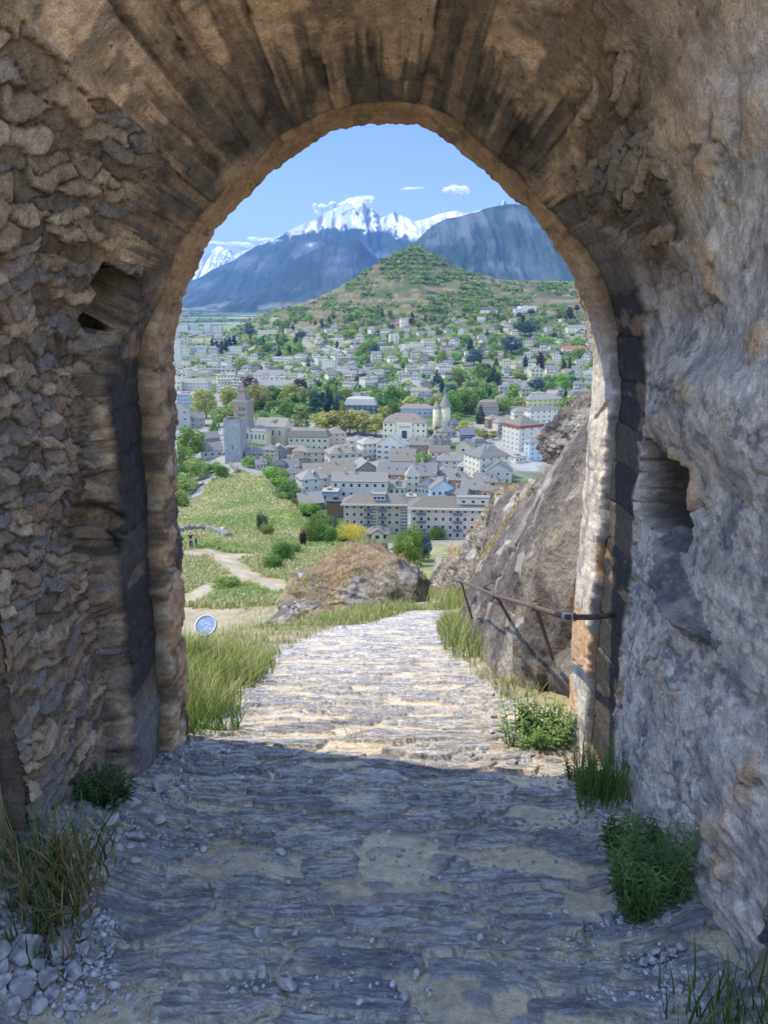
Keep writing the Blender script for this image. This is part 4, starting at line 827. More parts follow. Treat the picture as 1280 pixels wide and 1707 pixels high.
def house(label, px, base, w, h, r, roof='hip', wall='white', rc='grey', rot=0, fl=2, cols=4, name='house', cat='house', d=None, dorm=0, chim=1, sides=1, shut=False, balc=(), rise=None, group=None, sky=0, ov=.5, win=True, Y=None, skip=()):
    p = drop(px, base) if Y is None else at(px, base, Y); k = depth(p) / FPX; w, h, r = w * k, h * k, r * k
    if d is None: d = max(r / .53, w * .35) if roof not in ('flat',) else max(r / .2, w * .4)
    else: d = d * k
    d = min(d, w * 1.6, 28)
    if rise is None: rise = {'hip': .33 * min(d, w), 'gable': .33 * d, 'front': .33 * w, 'pyramid': .8 * w, 'mansard': .42 * min(w, d), 'flat': 0, 'shed': .18 * d}[roof]
    else: rise = rise * k
    rz = R(rot); o = empty(name, p + Vector((-math.sin(rz) * d / 2, math.cos(rz) * d / 2, 0)), rz)
    link('wall', walls_mesh(w, d, h, WM[wall], {'gable': 'x', 'front': 'y'}.get(roof), rise), o)
    ro = link('roof', roof_mesh(w, d, h, rise, roof, RM[rc], ov), o)
    q = random.Random(int(px * 7 + base))
    for c in range(chim):
        x = q.uniform(-.32, .32) * w; yy = q.uniform(-.2, .1) * d; zb = h + rise * (1 - abs(yy) / (d / 2)) if roof in ('gable',) else h + rise * .4
        link('chimney', MB().box(x - .38, x + .38, yy - .38, yy + .38, h * .8, zb + rise * .25 + 1.3).box(x - .48, x + .48, yy - .48, yy + .48, zb + rise * .25 + 1.303, zb + rise * .25 + 1.5).mesh('chimney', M_CHIM), ro)
    for c in range(sky):
        x = (c + .5) / sky * w * .8 - w * .4 + q.uniform(-.5, .5); t = q.uniform(.3, .6); yy = -d / 2 * (1 - t); zz = h + rise * t + .06; sl = math.atan2(rise, d / 2)
        s_ = link('skylight', MB().box(-.5, .5, -.6, .6, 0, .1).mesh('skylight', M_GLASS), ro); s_.location = (x, yy, zz); s_.rotation_euler = (sl, 0, 0)
    for c in range(dorm):
        x = (c + .5) / dorm * w * .8 - w * .4; t = .28; yy = -d / 2 * (1 - t); zz = h + rise * t; dw = min(w * .8 / dorm * .5, 2.0)
        db = MB().box(x - dw / 2, x + dw / 2, yy - .3, yy + dw * 1.6, zz - .4, zz + dw * .75); dd = db.build('dormer', WM['grey' if wall != 'white' else 'white'], o)
        link('dormer_roof', MB().add([(x - dw * .65, yy - .5, zz + dw * .70), (x, yy - .5, zz + dw * 1.25), (x + dw * .65, yy - .5, zz + dw * .70), (x - dw * .65, yy + dw * 2.6, zz + dw * .70), (x, yy + dw * 2.6, zz + dw * 1.25), (x + dw * .65, yy + dw * 2.6, zz + dw * .70)], [(0, 2, 1), (0, 1, 4, 3), (1, 2, 5, 4), (3, 4, 5)]).mesh('dormer_roof', RM[rc]), dd)
        put_window(dd, x, yy - .302, zz - .2 + .05, 0, dw * .6, dw * .8)
    if win:
        fh = h / fl; ww = min(1.25 * max(1, fh / 3.2), w / cols * .5); wh = min(fh * .52, 2.2)
        for f in range(fl):
            for c in range(cols):
                if (f, c) in skip: continue
                x = (c + .5) / cols * w - w / 2
                put_window(o, x, -d / 2, f * fh + fh * .26, 0, ww, wh, shut)
                if c in balc and f > 0:
                    bz = f * fh + .05
                    b_ = MB().box(x - ww * 1.3, x + ww * 1.3, -d / 2 - 1.2, -d / 2 + .01, bz, bz + .16).build('balcony', WM['grey'], o)
                    link('railing', MB().box(x - ww * 1.3, x + ww * 1.3, -d / 2 - 1.2, -d / 2 - 1.14, bz + .163, bz + 1.1).box(x - ww * 1.3, x - ww * 1.3 + .06, -d / 2 - 1.137, -d / 2, bz + .163, bz + 1.1).box(x + ww * 1.3 - .06, x + ww * 1.3, -d / 2 - 1.137, -d / 2, bz + .163, bz + 1.1).mesh('railing', M_RAIL), b_)
            ns = max(1, int(d / 4)) if sides and abs(rot) > 8 else 0
            for c in range(min(ns, 5)):
                yy = (c + .5) / min(ns, 5) * d - d / 2
                put_window(o, w / 2 if rot < 0 else -w / 2, yy, f * fh + fh * .26, R(90 if rot < 0 else -90), min(ww, d / ns * .5), wh, shut)
    tag(o, label, cat, group); ALLB.append((o, px, base, w / k)); return o
# ================================================================== the town: buildings that can be told apart
# -- two apartment blocks below the castle hill
A1 = house('long beige apartment block with white eaves, balconies and a glass block stair strip', 626, 890, 106, 52, 19, 'hip', 'beige', 'brown', -3, 4, 9, 'apartment_block', 'apartment building', d=40, chim=1, balc=(3, 5), ov=1.1, skip=((0, 4), (1, 4), (2, 4), (3, 4)))
A2 = house('pinkish grey apartment block right of the beige one, half hidden behind the rock', 750, 899, 132, 55, 20, 'hip', 'pink', 'brown', -3, 4, 11, 'apartment_block', 'apartment building', d=42, chim=1, balc=(1, 6), ov=1.1)
def glass_strip(o, x, w, h, d, n=4, m=9):
    b = MB(); b.box(x - w / 2, x + w / 2, -d / 2 - .05, -d / 2 + .05, .5, h - .6); s_ = b.build('stair_glazing', WM['white'], o)
    g = MB()
    for i in range(n):
        for j in range(m):
            X = x - w / 2 + (i + .5) * w / n; Zz = .5 + (j + .5) * (h - 1.1) / m; g.box(X - w / n * .32, X + w / n * .32, -d / 2 - .07, -d / 2 - .052, Zz - (h - 1.1) / m * .3, Zz + (h - 1.1) / m * .3)
    tag(link('glass_blocks', g.mesh('glass_blocks', M_GLASS), s_), kind='stuff')
def dims(o):
    w = [c for c in o.children if c.name.startswith('wall')][0]; bb = w.bound_box; return bb[4][0] - bb[0][0], bb[2][1] - bb[0][1], max(v[2] for v in bb)
bpy.context.view_layer.update()
for o, xs in ((A1, (-.04, .44)), (A2, ())):
    w, d, h = dims(o)
    for x in xs: glass_strip(o, x * w, w * .095, h, d)
    link('cornice', MB().box(-w / 2 - 1.2, w / 2 + 1.2, -d / 2 - 1.2, -d / 2 - .9, h - .9, h - .1).mesh('cornice', WM['white']), o)
    x = .05 * w if o is A1 else .28 * w; ww = w * (.10 if o is A1 else .20)
    b = MB().box(x - ww, x + ww, -d * .36, -d * .02, h + .6, h + 3.4).build('roof_dormer', WM['white'], o); link('dormer_roof', MB().box(x - ww - .3, x + ww + .3, -d * .40, 0, h + 3.403, h + 3.7).mesh('dormer_roof', RM['grey']), b)
    for k in range(3): put_window(b, x + (k - 1) * ww * .6, -d * .36, h + 1.3, 0, 1.5, 1.3)
p = at(685, 846, 330)
house('small flat stair tower standing between the two apartment blocks', 685, 850, 15, 22, 4, 'flat', 'pink', 'flat', -3, 1, 1, 'stair_tower', 'tower', chim=0, win=False)
house('small cream house with a steep front gable below the beige apartment block', 630, 917, 34, 30, 13, 'hip', 'cream', 'brown', 0, 2, 3, d=26, chim=0, sky=2)
o = house('narrow cream gabled porch wing of the small house under the beige apartments', 629, 919, 20, 32, 12, 'front', 'cream', 'brown', 0, 2, 1, d=10, chim=0)
# -- old town roofs, front to back
H = house
H('lilac white house with a grey hipped roof left of the long white house', 527, 829, 48, 32, 20, 'hip', 'lilac', 'grey', 22, 3, 3, dorm=1, chim=2)
H('long white house with a grey roof and a tall dark chimney behind the beige apartments', 599, 832, 92, 30, 19, 'gable', 'lilac', 'grey', -4, 2, 7, chim=2)
H('bluish flat roofed shed in front of the lilac white house', 550, 838, 25, 17, 5, 'flat', 'steel', 'flat', -4, 1, 3, 'shed', 'shed', chim=0)
H('low white building with a blue awning strip at the left edge of the old town', 492, 806, 30, 18, 13, 'hip', 'white', 'slate', 14, 2, 3)
H('low grey slate roof at the foot of the grassy ridge left of the beige apartments', 521, 850, 40, 12, 22, 'gable', 'brown', 'grey', 22, 1, 3, chim=1)
H('brown stone wall building with a flat roof left of the beige apartment block', 560, 862, 30, 26, 6, 'flat', 'brown', 'dark', -3, 1, 2, chim=0, win=False)
H('wide brown hipped roof house with an ochre left side and paired windows', 578, 779, 58, 24, 19, 'hip', 'beige', 'tan', 18, 2, 5, shut=True, dorm=2, chim=2)
H('low beige house with a flat grey roof left of the wide brown hipped house', 527, 772, 34, 18, 8, 'hip', 'beige', 'brown', 5, 2, 3, chim=1)
H('pale rose house with a grey roof behind the wide brown hipped house', 562, 744, 32, 22, 14, 'hip', 'rose', 'grey', 16, 3, 3, chim=2)
H('small white house between the pale rose house and the white gabled house', 592, 752, 22, 17, 12, 'hip', 'lilac', 'grey', -8, 2, 2)
H('long beige mansion with a row of arched dormers in its grey mansard roof', 514, 752, 66, 23, 17, 'mansard', 'beige', 'brown', -5, 2, 7, 'mansion', 'house', dorm=5, chim=2)
H('low terracotta red annex in front of the dormered beige mansion', 490, 756, 26, 10, 4, 'shed', 'red', 'rose', -5, 1, 2, 'annex', 'house', chim=0)
H('large white house with a broad gable wall and grey roof below the cream palace', 650, 768, 50, 27, 13, 'front', 'white', 'pale', -20, 3, 4, shut=True, chim=2)
H('white side wing with rows of windows left of the broad white gable', 617, 766, 26, 27, 14, 'hip', 'white', 'pale', 24, 3, 3, chim=2)
H('grey barn roof beside the bright green tree', 670, 780, 42, 12, 26, 'gable', 'stone', 'brown', -6, 1, 3, 'barn', 'barn', chim=0, sky=2)
H('brown hipped roof house with skylights and a stone wall below the cream palace', 694, 757, 52, 16, 18, 'hip', 'stone', 'brown', -8, 2, 5, shut=True, chim=1, sky=3)
pal = H('cream palace with a white central bay and a pinkish hipped roof', 674, 732, 72, 28, 15, 'hip', 'cream', 'rose', -6, 3, 8, 'palace', 'public building', d=40, chim=0, sky=2, skip=tuple((f, c) for f in range(3) for c in (3, 4)))
H('long grey slate roof with skylights and an ochre right gable in the old town', 677, 812, 98, 20, 26, 'gable', 'ochre', 'slate', -9, 2, 7, chim=3, sky=5)
H('wide low pinkish brown roof in the middle of the old town', 550, 801, 86, 10, 25, 'gable', 'rose', 'tan', 10, 1, 5, chim=2)
H('narrow stone gabled house between the low brown roof and the long slate roof', 612, 797, 32, 18, 20, 'front', 'stone', 'grey', 18, 2, 2, chim=1)
H('slim white square tower with a pyramid roof behind the beige apartments', 688, 823, 22, 32, 11, 'pyramid', 'white', 'pale', 4, 3, 2, 'square_tower', 'tower', d=20, chim=0)
H('white house with a dark blue roof slope right of the slim square tower', 708, 828, 26, 18, 18, 'hip', 'lilac', 'blue', -24, 1, 4, chim=0)
H('white gabled house with a dark dormer left of the slim square tower', 653, 826, 44, 14, 15, 'gable', 'white', 'grey', -6, 1, 5, dorm=2, chim=1)
H('pale blue house with a low front gable above the apartment roofs', 738, 830, 42, 17, 9, 'front', 'blue', 'slate', 14, 1, 4, chim=1)
H('wide grey hipped roof with two black dormers right of the bright green tree', 749, 812, 60, 12, 23, 'hip', 'ochre', 'grey', -6, 1, 5, dorm=2, chim=2)
H('grey slate roofed house with a black roof hatch right of the pale blue gable', 790, 828, 46, 12, 18, 'gable', 'stone', 'slate', -16, 1, 3, sky=1, chim=1)
H('long white low house with a grey green hipped roof left of the tall white school', 757, 785, 62, 17, 14, 'hip', 'white', 'grey', -3, 2, 5, chim=2)
H('small grey curved roof house in front of the long white low house', 777, 790, 30, 12, 14, 'hip', 'beige', 'pale', -14, 1, 2)
H('tall white school block with a sunlit left side and a grey hipped roof', 824, 798, 58, 38, 18, 'hip', 'white', 'slate', 24, 4, 4, 'school_block', 'building', d=52, chim=1)
H('grey gabled annex with a white awning in front of the tall white school', 830, 806, 44, 21, 16, 'front', 'lilac', 'slate', -10, 2, 3, 'annex', 'building', chim=0)
H('blue grey slate roof below the gabled annex', 802, 812, 26, 10, 17, 'gable', 'grey', 'slate', -14, 1, 2)
H('orange house with a small pyramid tower beside the rock slope', 815, 832, 28, 14, 10, 'gable', 'ochre', 'brown', -12, 1, 2, chim=0)
H('square orange stair tower with a brown pyramid cap beside the rock slope', 822, 826, 15, 24, 10, 'pyramid', 'ochre', 'brown', -18, 2, 1, 'square_tower', 'tower', chim=0, rise=9)
H('small house with a dark arched gable window behind the long white low house', 772, 757, 26, 15, 12, 'front', 'beige', 'slate', -22, 1, 1, chim=0)
H('blue grey roofed house with a dark glazed upper floor near the yellow green trees', 779, 735, 24, 11, 14, 'gable', 'navy', 'blue', -2, 1, 4, chim=0)
H('grey house with a row of dark dormers right of the cream palace', 734, 748, 36, 14, 13, 'hip', 'stone', 'slate', 3, 1, 5, dorm=3, chim=1)
H('pinkish brown low roof in front of the dark dormered grey house', 733, 764, 34, 11, 14, 'gable', 'rose', 'brown', 3, 1, 3)
H('small grey roofs huddled below the twin round towers', 748, 729, 28, 10, 12, 'hip', 'grey', 'slate', 20, 1, 3)
H('little square turret with a dark pyramid roof right of the twin round towers', 759, 718, 13, 12, 9, 'pyramid', 'stone', 'blue', 10, 1, 1, 'turret', 'tower', chim=0, rise=10)
H('pinkish apartment building of four floors with hipped roofs by the square', 843, 730, 32, 27, 10, 'hip', 'pink', 'rose', 20, 4, 3, 'apartment_block', 'apartment building', balc=(0,))
H('reddish brown villa with hipped roofs left of the pinkish apartment building', 824, 714, 22, 16, 9, 'hip', 'brown', 'rose', 15, 2, 2)
rb = H('white apartment block with a red roof parapet beside the square', 884, 752, 50, 41, 10, 'hip', 'lilac', 'brown', 28, 5, 3, 'apartment_block', 'apartment building', d=46, balc=(), chim=1)
H('pale blue white block half hidden by the rock slope', 892, 768, 26, 32, 8, 'hip', 'blue', 'grey', 28, 4, 2, 'apartment_block', 'apartment building')
H('long yellow building with grey hipped roofs left of the overhanging crag', 908, 684, 62, 18, 10, 'hip', 'yellow', 'grey', 12, 3, 7, 'long_building', 'building', chim=1)
H('white modern block with solar panels on its roof below the long yellow building', 906, 706, 54, 23, 10, 'hip', 'white', 'slate', 20, 3, 5, 'modern_block', 'building', chim=0)
H('brown villa with a steep mansard roof and dormers behind the dark conifer', 812, 694, 36, 15, 14, 'mansard', 'stone', 'brown', -10, 2, 4, 'villa', 'house', dorm=3, chim=2)
H('tall pale house with a brown roof right behind the mansard villa', 834, 686, 20, 23, 9, 'hip', 'pink', 'brown', -12, 3, 2, chim=1)
H('low grey roofed outbuilding between the mansard villa and the yellow building', 862, 690, 40, 8, 6, 'gable', 'stone', 'brown', -4, 1, 4, 'outbuilding', 'building')
H('large hall with a shallow brown roof and a pale green front behind the cream palace', 695, 695, 54, 14, 8, 'hip', 'steel', 'tan', -3, 1, 6, 'hall', 'hall', chim=0)
H('dark blue mansard mansion with pale grey roof tops in the park', 600, 690, 54, 15, 16, 'mansard', 'navy', 'pale', -4, 2, 6, 'mansion', 'house', dorm=3, chim=2, rise=13)
H('pale mansion with three hipped roofs at the foot of the villa slope', 698, 667, 40, 15, 8, 'hip', 'cream', 'tan', -14, 3, 5, 'mansion', 'house')
H('slim pale pink house among the park trees right of the blue mansion', 648, 671, 16, 18, 7, 'hip', 'pink', 'tan', 20, 3, 2)
# -- left: around the cathedral
H('dark blue banded office block with a flat roof at the left edge of the arch', 308, 676, 54, 18, 6, 'flat', 'steel', 'flat', -4, 3, 11, 'office_block', 'office building', d=38, chim=0)
H('long white school with a grey hipped roof above the blue office block', 319, 652, 58, 14, 9, 'hip', 'lilac', 'grey', -6, 3, 9, 'long_building', 'building', chim=0)
H('tall grey stone gable wall with small windows at the left edge of the arch', 300, 716, 36, 34, 13, 'front', 'grey', 'slate', 16, 3, 2, 'house', 'house', chim=0)
H('pale grey roofed house beside the tall stone gable', 329, 712, 27, 14, 15, 'gable', 'grey', 'slate', 24, 2, 2)
H('small stone house with a light grey slate roof left of the square stone tower', 355, 764, 34, 13, 17, 'gable', 'grey', 'slate', 20, 1, 3, chim=0)
H('grey slate roof strip among shrubs left of the cathedral', 352, 738, 30, 8, 14, 'gable', 'stone', 'slate', 30, 1, 2, chim=0)
for a in [('cluster house with a steep grey slate roof right behind the square stone tower', 424, 770, 28, 14, 13, 'gable', 'stone', 'slate', 10), ('beige cluster house with a hipped slate roof and skylights below the cathedral', 446, 763, 26, 13, 13, 'hip', 'beige', 'slate', -14),
          ('stone cluster house with a tall front gable below the cathedral trees', 467, 768, 24, 18, 12, 'front', 'stone', 'grey', 12), ('wide grey roofed house at the top of the shrub covered ridge', 478, 790, 42, 12, 16, 'gable', 'grey', 'slate', 12),
          ('grey house with dark shutters left of the low beige house', 500, 778, 24, 14, 14, 'hip', 'stone', 'brown', 18), ('dark slate roof below the dormered mansion', 462, 784, 26, 10, 12, 'hip', 'stone', 'dark', -10),
          ('low white wall house under the grey roofed house on the ridge', 500, 792, 34, 9, 10, 'shed', 'white', 'slate', 10), ('beige house with a hipped roof in front of the dormered mansion', 500, 763, 26, 11, 12, 'hip', 'beige', 'grey', -8),
          ('tiny slate roofed cottage nearest the square stone tower', 436, 783, 18, 10, 10, 'gable', 'grey', 'slate', 24)]:
    H(*a, fl=2 if a[4] > 11 else 1, cols=3, chim=1)
# more roofs of the old town that fill the lanes between
for a in [('slate roof wedge behind the wide brown hipped house', 610, 770, 22, 10, 14, 'hip', 'stone', 'slate', 30), ('low dark roof left of the long white house', 520, 800, 28, 9, 12, 'gable', 'stone', 'dark', 14),
          ('white slate roofed house between the slim square tower and blue gable', 725, 815, 24, 12, 12, 'gable', 'white', 'slate', -16), ('small ochre walled house at the end of the long slate roof', 738, 796, 18, 12, 10, 'hip', 'ochre', 'grey', -12),
          ('grey roofed house beside the bright green tree on its right', 722, 785, 22, 13, 12, 'front', 'grey', 'slate', -14), ('small tan roof in front of the tall white school', 795, 790, 18, 12, 11, 'gable', 'rose', 'tan', 20),
          ('slate roof under the grey black dormered house', 760, 832, 34, 9, 13, 'gable', 'stone', 'slate', -24), ('narrow white house right of the low pinkish brown roof', 600, 812, 18, 12, 12, 'gable', 'white', 'slate', 16),
          ('grey mansard house between the yellow green trees and the square', 800, 750, 20, 12, 10, 'mansard', 'grey', 'slate', 14), ('low white shop with a flat roof on the square', 868, 772, 22, 10, 4, 'flat', 'white', 'flat', 28), ('white villa behind the red parapet block', 868, 700, 24, 14, 9, 'hip', 'white', 'grey', 10)]:
    H(*a, fl=1, cols=3, chim=1)
# cream palace: white bay with a row of small dark letters under the eaves
bpy.context.view_layer.update()
w, d, h = dims(pal); bw = w * .19
b = MB().box(-bw, bw, -d / 2 - .9, -d / 2 + .02, -6, h - .2).build('central_bay', WM['white'], pal)
link('portal', MB().box(-bw * .32, bw * .32, -d / 2 - .93, -d / 2 - .902, h * .05, h * .52).mesh('portal', M_GLASS), b)
lt = MB()
for i in range(5): lt.box((i - 2) * bw * .26 - bw * .07, (i - 2) * bw * .26 + bw * .07, -d / 2 - .95, -d / 2 - .902, h * .68, h * .80)
link('lettering', lt.mesh('lettering', M_RAIL), b)
w, d, h = dims(rb)
link('parapet', MB().box(-w / 2 - .4, w / 2 + .4, -d / 2 - .4, -d / 2 - .1, h - .9, h + .9).box(-w / 2 - .4, -w / 2 - .1, -d / 2 - .097, d / 2, h - .9, h + .9).mesh('parapet', RM['red']), rb)
# ---- cathedral
cp = drop(408, 737); k = depth(cp) / FPX
cat_ = empty('cathedral', cp, R(-14)); tag(cat_, 'stone cathedral with a square clock tower, brown spire and grey nave roofs among trees', 'cathedral')
tw, th_ = 25 * k, 66 * k
def spire_tower():
    a = tw / 2; wl = link('tower_wall', walls_mesh(tw, tw, th_, WM['stone'], below=6), cat_); wl.location = (-2.2 * k, 6 * k, 0)
    s_ = link('spire', MB().add([(-a * .85, -a * .85, th_), (a * .85, -a * .85, th_), (a * .85, a * .85, th_), (-a * .85, a * .85, th_), (-a * .36, -a * .36, th_ + 20 * k), (a * .36, -a * .36, th_ + 20 * k), (a * .36, a * .36, th_ + 20 * k), (-a * .36, a * .36, th_ + 20 * k), (0, 0, th_ + 36 * k)],
        [(0, 1, 5, 4), (1, 2, 6, 5), (2, 3, 7, 6), (3, 0, 4, 7), (4, 5, 8), (5, 6, 8), (6, 7, 8), (7, 4, 8)]).mesh('spire', RM['rose']), cat_); s_.location = wl.location
    link('spire_collar', MB().box(-a * .46, a * .46, -a * .46, a * .46, th_ + 19 * k, th_ + 20.6 * k).mesh('spire_collar', WM['stone']), s_)
    link('parapet', MB().box(-a * 1.12, a * 1.12, -a * 1.12, -a * .9, th_ - .6, th_ + 1.4).box(-a * 1.12, a * 1.12, a * .9, a * 1.12, th_ - .6, th_ + 1.4).box(-a * 1.12, -a * .9, -a * .897, a * .897, th_ - .6, th_ + 1.4).box(a * .9, a * 1.12, -a * .897, a * .897, th_ - .6, th_ + 1.4).mesh('parapet', WM['stone']), wl)
    ck = MB(); 
    n = 20; ck.add([(a * -.55 + 3.3 * k * math.cos(t * 2 * math.pi / n), -a - y, th_ * .84 + 3.3 * k * math.sin(t * 2 * math.pi / n)) for y in (.12, -.05) for t in range(n)], [tuple(range(n))] + [(i, (i + 1) % n, n + (i + 1) % n, n + i) for i in range(n)])
    c = ck.build('clock_face', WM['red'], wl)
    link('clock_hand', MB().box(a * -.55 - .1, a * -.55 + .1, -a - .17, -a - .125, th_ * .84, th_ * .84 + 2.6 * k).box(a * -.55 + .103, a * -.55 + 1.8 * k, -a - .17, -a - .125, th_ * .84 - .1, th_ * .84 + .1).mesh('clock_hand', M_FRAME), c)
    for x in (-.08, .25, .58):
        ow = link('belfry_window', MB().box(a * x - 1.0 * k, a * x + 1.0 * k, -a - .03, -a + .3, th_ * .80, th_ * .89).mesh('belfry_window', M_GLASS), wl)
    for x in (-.25, .08, .41): link('belfry_window', MB().box(a * x - 1.0 * k, a * x + 1.0 * k, -a - .03, -a + .3, th_ * .64, th_ * .72).mesh('belfry_window', M_GLASS), wl)
spire_tower()
def nave(w, d, h, rise, x, y, roof):
    a = link('nave_wall', walls_mesh(w * k, d * k, h * k, WM['beige'], {'gable': 'x', 'front': 'y'}.get(roof), rise * k), cat_); a.location = (x * k, y * k, 0)
    r_ = link('nave_roof', roof_mesh(w * k, d * k, h * k, rise * k, roof, RM['grey'], .4), cat_); r_.location = (x * k, y * k, 0)
    for i in range(4): put_window(a, (i - 1.5) * w * k * .22, -d * k / 2, h * k * .3, 0, 1.2, h * k * .5)
nave(54, 36, 24, 12, 36, 40, 'gable'); nave(30, 22, 22, 8, 30, -4, 'hip'); nave(18, 20, 13, 7, -2, -20, 'hip'); nave(20, 20, 16, 7, -24, 0, 'hip'); nave(22, 30, 24, 9, 6, -2, 'front')
# ---- twin round towers
cp = drop(738, 716); k = depth(cp) / FPX
wt = empty('round_towers', cp); tag(wt, 'pair of whitewashed round stone towers with pointed slate caps beside the cream palace', 'tower')
for (x, r_, hh, cap) in ((-10, 6.5, 36, 11), (4, 9.0, 38, 22)):
    bdy = link('tower_wall', MB().lathe([(r_ * k, -6), (r_ * k * 1.0, 0), (r_ * k * .95, hh * k)], 20).mesh('tower_wall', WM['beige'], True), wt); bdy.location = (x * k, 10 * k, 0)
    cpn = link('pointed_cap', MB().lathe([(r_ * k * 1.12, hh * k - .3), (r_ * k * .75, hh * k + cap * .32 * k), (.02, hh * k + cap * k)], 20).mesh('pointed_cap', RM['grey']), wt); cpn.location = bdy.location
    for i in range(3): put_window(bdy, (i % 2) * 1.2 - .6, -r_ * k * .96, hh * k * (.25 + .22 * i), 0, .8, 1.3)
# ---- square stone tower on the ridge
p = drop(392, 771); k = depth(p) / FPX; tw = 29 * k; hh = 70 * k
st = empty('square_stone_tower', p + Vector((0, tw / 2, 0)), R(-12)); tag(st, 'square grey stone tower with broken battlements on the end of the grassy ridge', 'tower')
nx_, nz_ = 46, 100
def stone_side(rot):
    u = np.linspace(-tw / 2, tw / 2, nx_); z = np.linspace(-4, hh, nz_); U, Zz = np.meshgrid(u, z, indexing='ij')
    f1, f2, ci, _, _ = vor(U / .55, Zz / .34, 301 + int(rot)); y = -tw / 2 - .05 * sst(0, .3, f2 - f1) * ci - .05 * fbm(U / .8, Zz / .6, 3, 302)
    edge = sst(.0, .04, (U + tw / 2) / tw) * sst(1, .96, (U + tw / 2) / tw); y = -tw / 2 + (y + tw / 2) * edge
    c = mixc(np.broadcast_to(np.array((.29, .275, .25)), U.shape + (3,)), (.19, .18, .165), ci); c = c * (1 + .2 * fbm(U / 2, Zz / 2, 4, 303)[..., None])
    cs, sn = math.cos(R(rot)), math.sin(R(rot)); return np.stack([U * cs - y * sn, U * sn + y * cs, Zz], -1), c
Ps = [stone_side(r_) for r_ in (0, 90, 180, 270)]
o = link('wall', mesh_np('wall', np.concatenate([q[0].reshape(-1, 3) for q in Ps]), np.concatenate([gridF(nx_, nz_, True) + i * nx_ * nz_ for i in range(4)]), M_STONE, np.concatenate([q[1].reshape(-1, 3) for q in Ps])), st)
bt = MB(); t_ = .45
for i, (x0, x1, e) in enumerate([(-.5, -.28, .9), (-.28, .18, .25), (.18, .5, .8)]): bt.box(x0 * tw + .002, x1 * tw - .002, -tw / 2 + .01, -tw / 2 + t_, hh + .002, hh + e)
bt.box(-tw / 2 + .01, -tw / 2 + t_, -tw / 2 + t_ + .003, tw / 2, hh + .002, hh + .7).box(tw / 2 - t_, tw / 2 - .01, -tw / 2 + t_ + .003, tw / 2, hh + .002, hh + .5).box(-tw / 2 + t_ + .003, tw / 2 - t_ - .003, tw / 2 - t_, tw / 2 - .01, hh + .002, hh + .6)
bt.build('battlements', WM['stone'], st)
bt = MB().box(-.25, .25, -tw / 2 - .12, -tw / 2 + .1, hh * .30, hh * .42).build('slit_window', M_GLASS, st)
# ---- high blocks in the plain, at the left edge
for i, a in enumerate([('slim white tower block furthest left in the plain', 296, 607, 13, 40, 3, 'lilac'), ('pale blocky apartment house right of the slim white tower block', 308, 604, 16, 24, 3, 'white'), ('bluish tower block standing alone in the hazy plain', 346, 555, 12, 15, 2, 'lilac'),
                       ('wide pale block right of the lone bluish tower block', 362, 556, 16, 11, 2, 'pink'), ('low pale block left of the lone bluish tower block', 324, 554, 14, 13, 2, 'lilac'), ('pale slab block at the far left of the hazy plain', 304, 554, 20, 12, 2, 'white'),
                       ('broad blue fronted office between the tower blocks and the trees', 333, 588, 24, 9, 3, 'steel'), ('long white hall at the foot of the far plain blocks', 326, 556, 24, 5, 2, 'white'), ('tall pale block beside the dark poplars in the plain', 364, 572, 12, 16, 2, 'pink'),
                       ('slender pale grey block with a flat roof by the broad road', 383, 616, 6, 20, 2, 'lilac'), ('wide domed hall with a pale flat roof in the left town', 318, 624, 44, 6, 5, 'pink'), ('stepped white terrace block at the foot of the wooded slope', 393, 592, 22, 14, 6, 'white'),
                       ('second stepped terrace block right below the first one', 468, 606, 28, 9, 6, 'white'), ('white terrace block on the wooded shoulder of the hill', 446, 560, 32, 8, 3, 'white'), ('cream hotel block on the ridge above the wooded shoulder', 462, 536, 22, 5, 2, 'cream')]):
    H(a[0], a[1], a[2], a[3], a[4], a[5], 'flat', a[6], 'flat', (-4, 8, -10)[i % 3], max(2, int(a[4] / 4)), max(3, int(a[3] / 3.5)), 'apartment_block', 'apartment building', d=a[3] * .6 if a[4] > 9 else None, chim=0, sides=0, win=a[4] > 7)
# ================================================================== villas on the slope: each one a house of its own
NUM = ['', 'first', 'second', 'third', 'fourth', 'fifth', 'sixth', 'seventh', 'eighth', 'ninth', 'tenth', 'eleventh', 'twelfth', 'thirteenth', 'fourteenth', 'fifteenth', 'sixteenth', 'seventeenth', 'eighteenth', 'nineteenth', 'twentieth'] + ['twenty-' + q for q in ('first', 'second', 'third', 'fourth', 'fifth', 'sixth', 'seventh', 'eighth', 'ninth')] + ['thirtieth'] + ['thirty-' + q for q in ('first', 'second', 'third', 'fourth', 'fifth', 'sixth', 'seventh', 'eighth', 'ninth')] + ['fortieth']
def ordinals(items, text):
    """items: (object, px, key); one label each, counted from the left within its key"""
    by = {}
    for o, px, k in items: by.setdefault(k, []).append((px, o))
    for k, l in by.items():
        l.sort(key=lambda q: q[0])
        for i, (px, o) in enumerate(l): o['label'] = text(k, 'only' if len(l) == 1 else NUM[min(i + 1, len(NUM) - 1)] )
VW = [('white', 'white'), ('white', 'white'), ('white', 'white'), ('cream', 'cream'), ('beige', 'beige'), ('beige', 'beige'), ('grey', 'grey'), ('pink', 'pinkish'), ('stone', 'stone grey')]
VR = [('slate', 'grey'), ('slate', 'grey'), ('grey', 'grey'), ('brown', 'brown'), ('tan', 'brown'), ('dark', 'dark'), ('flat', 'grey')]
VAR = {}
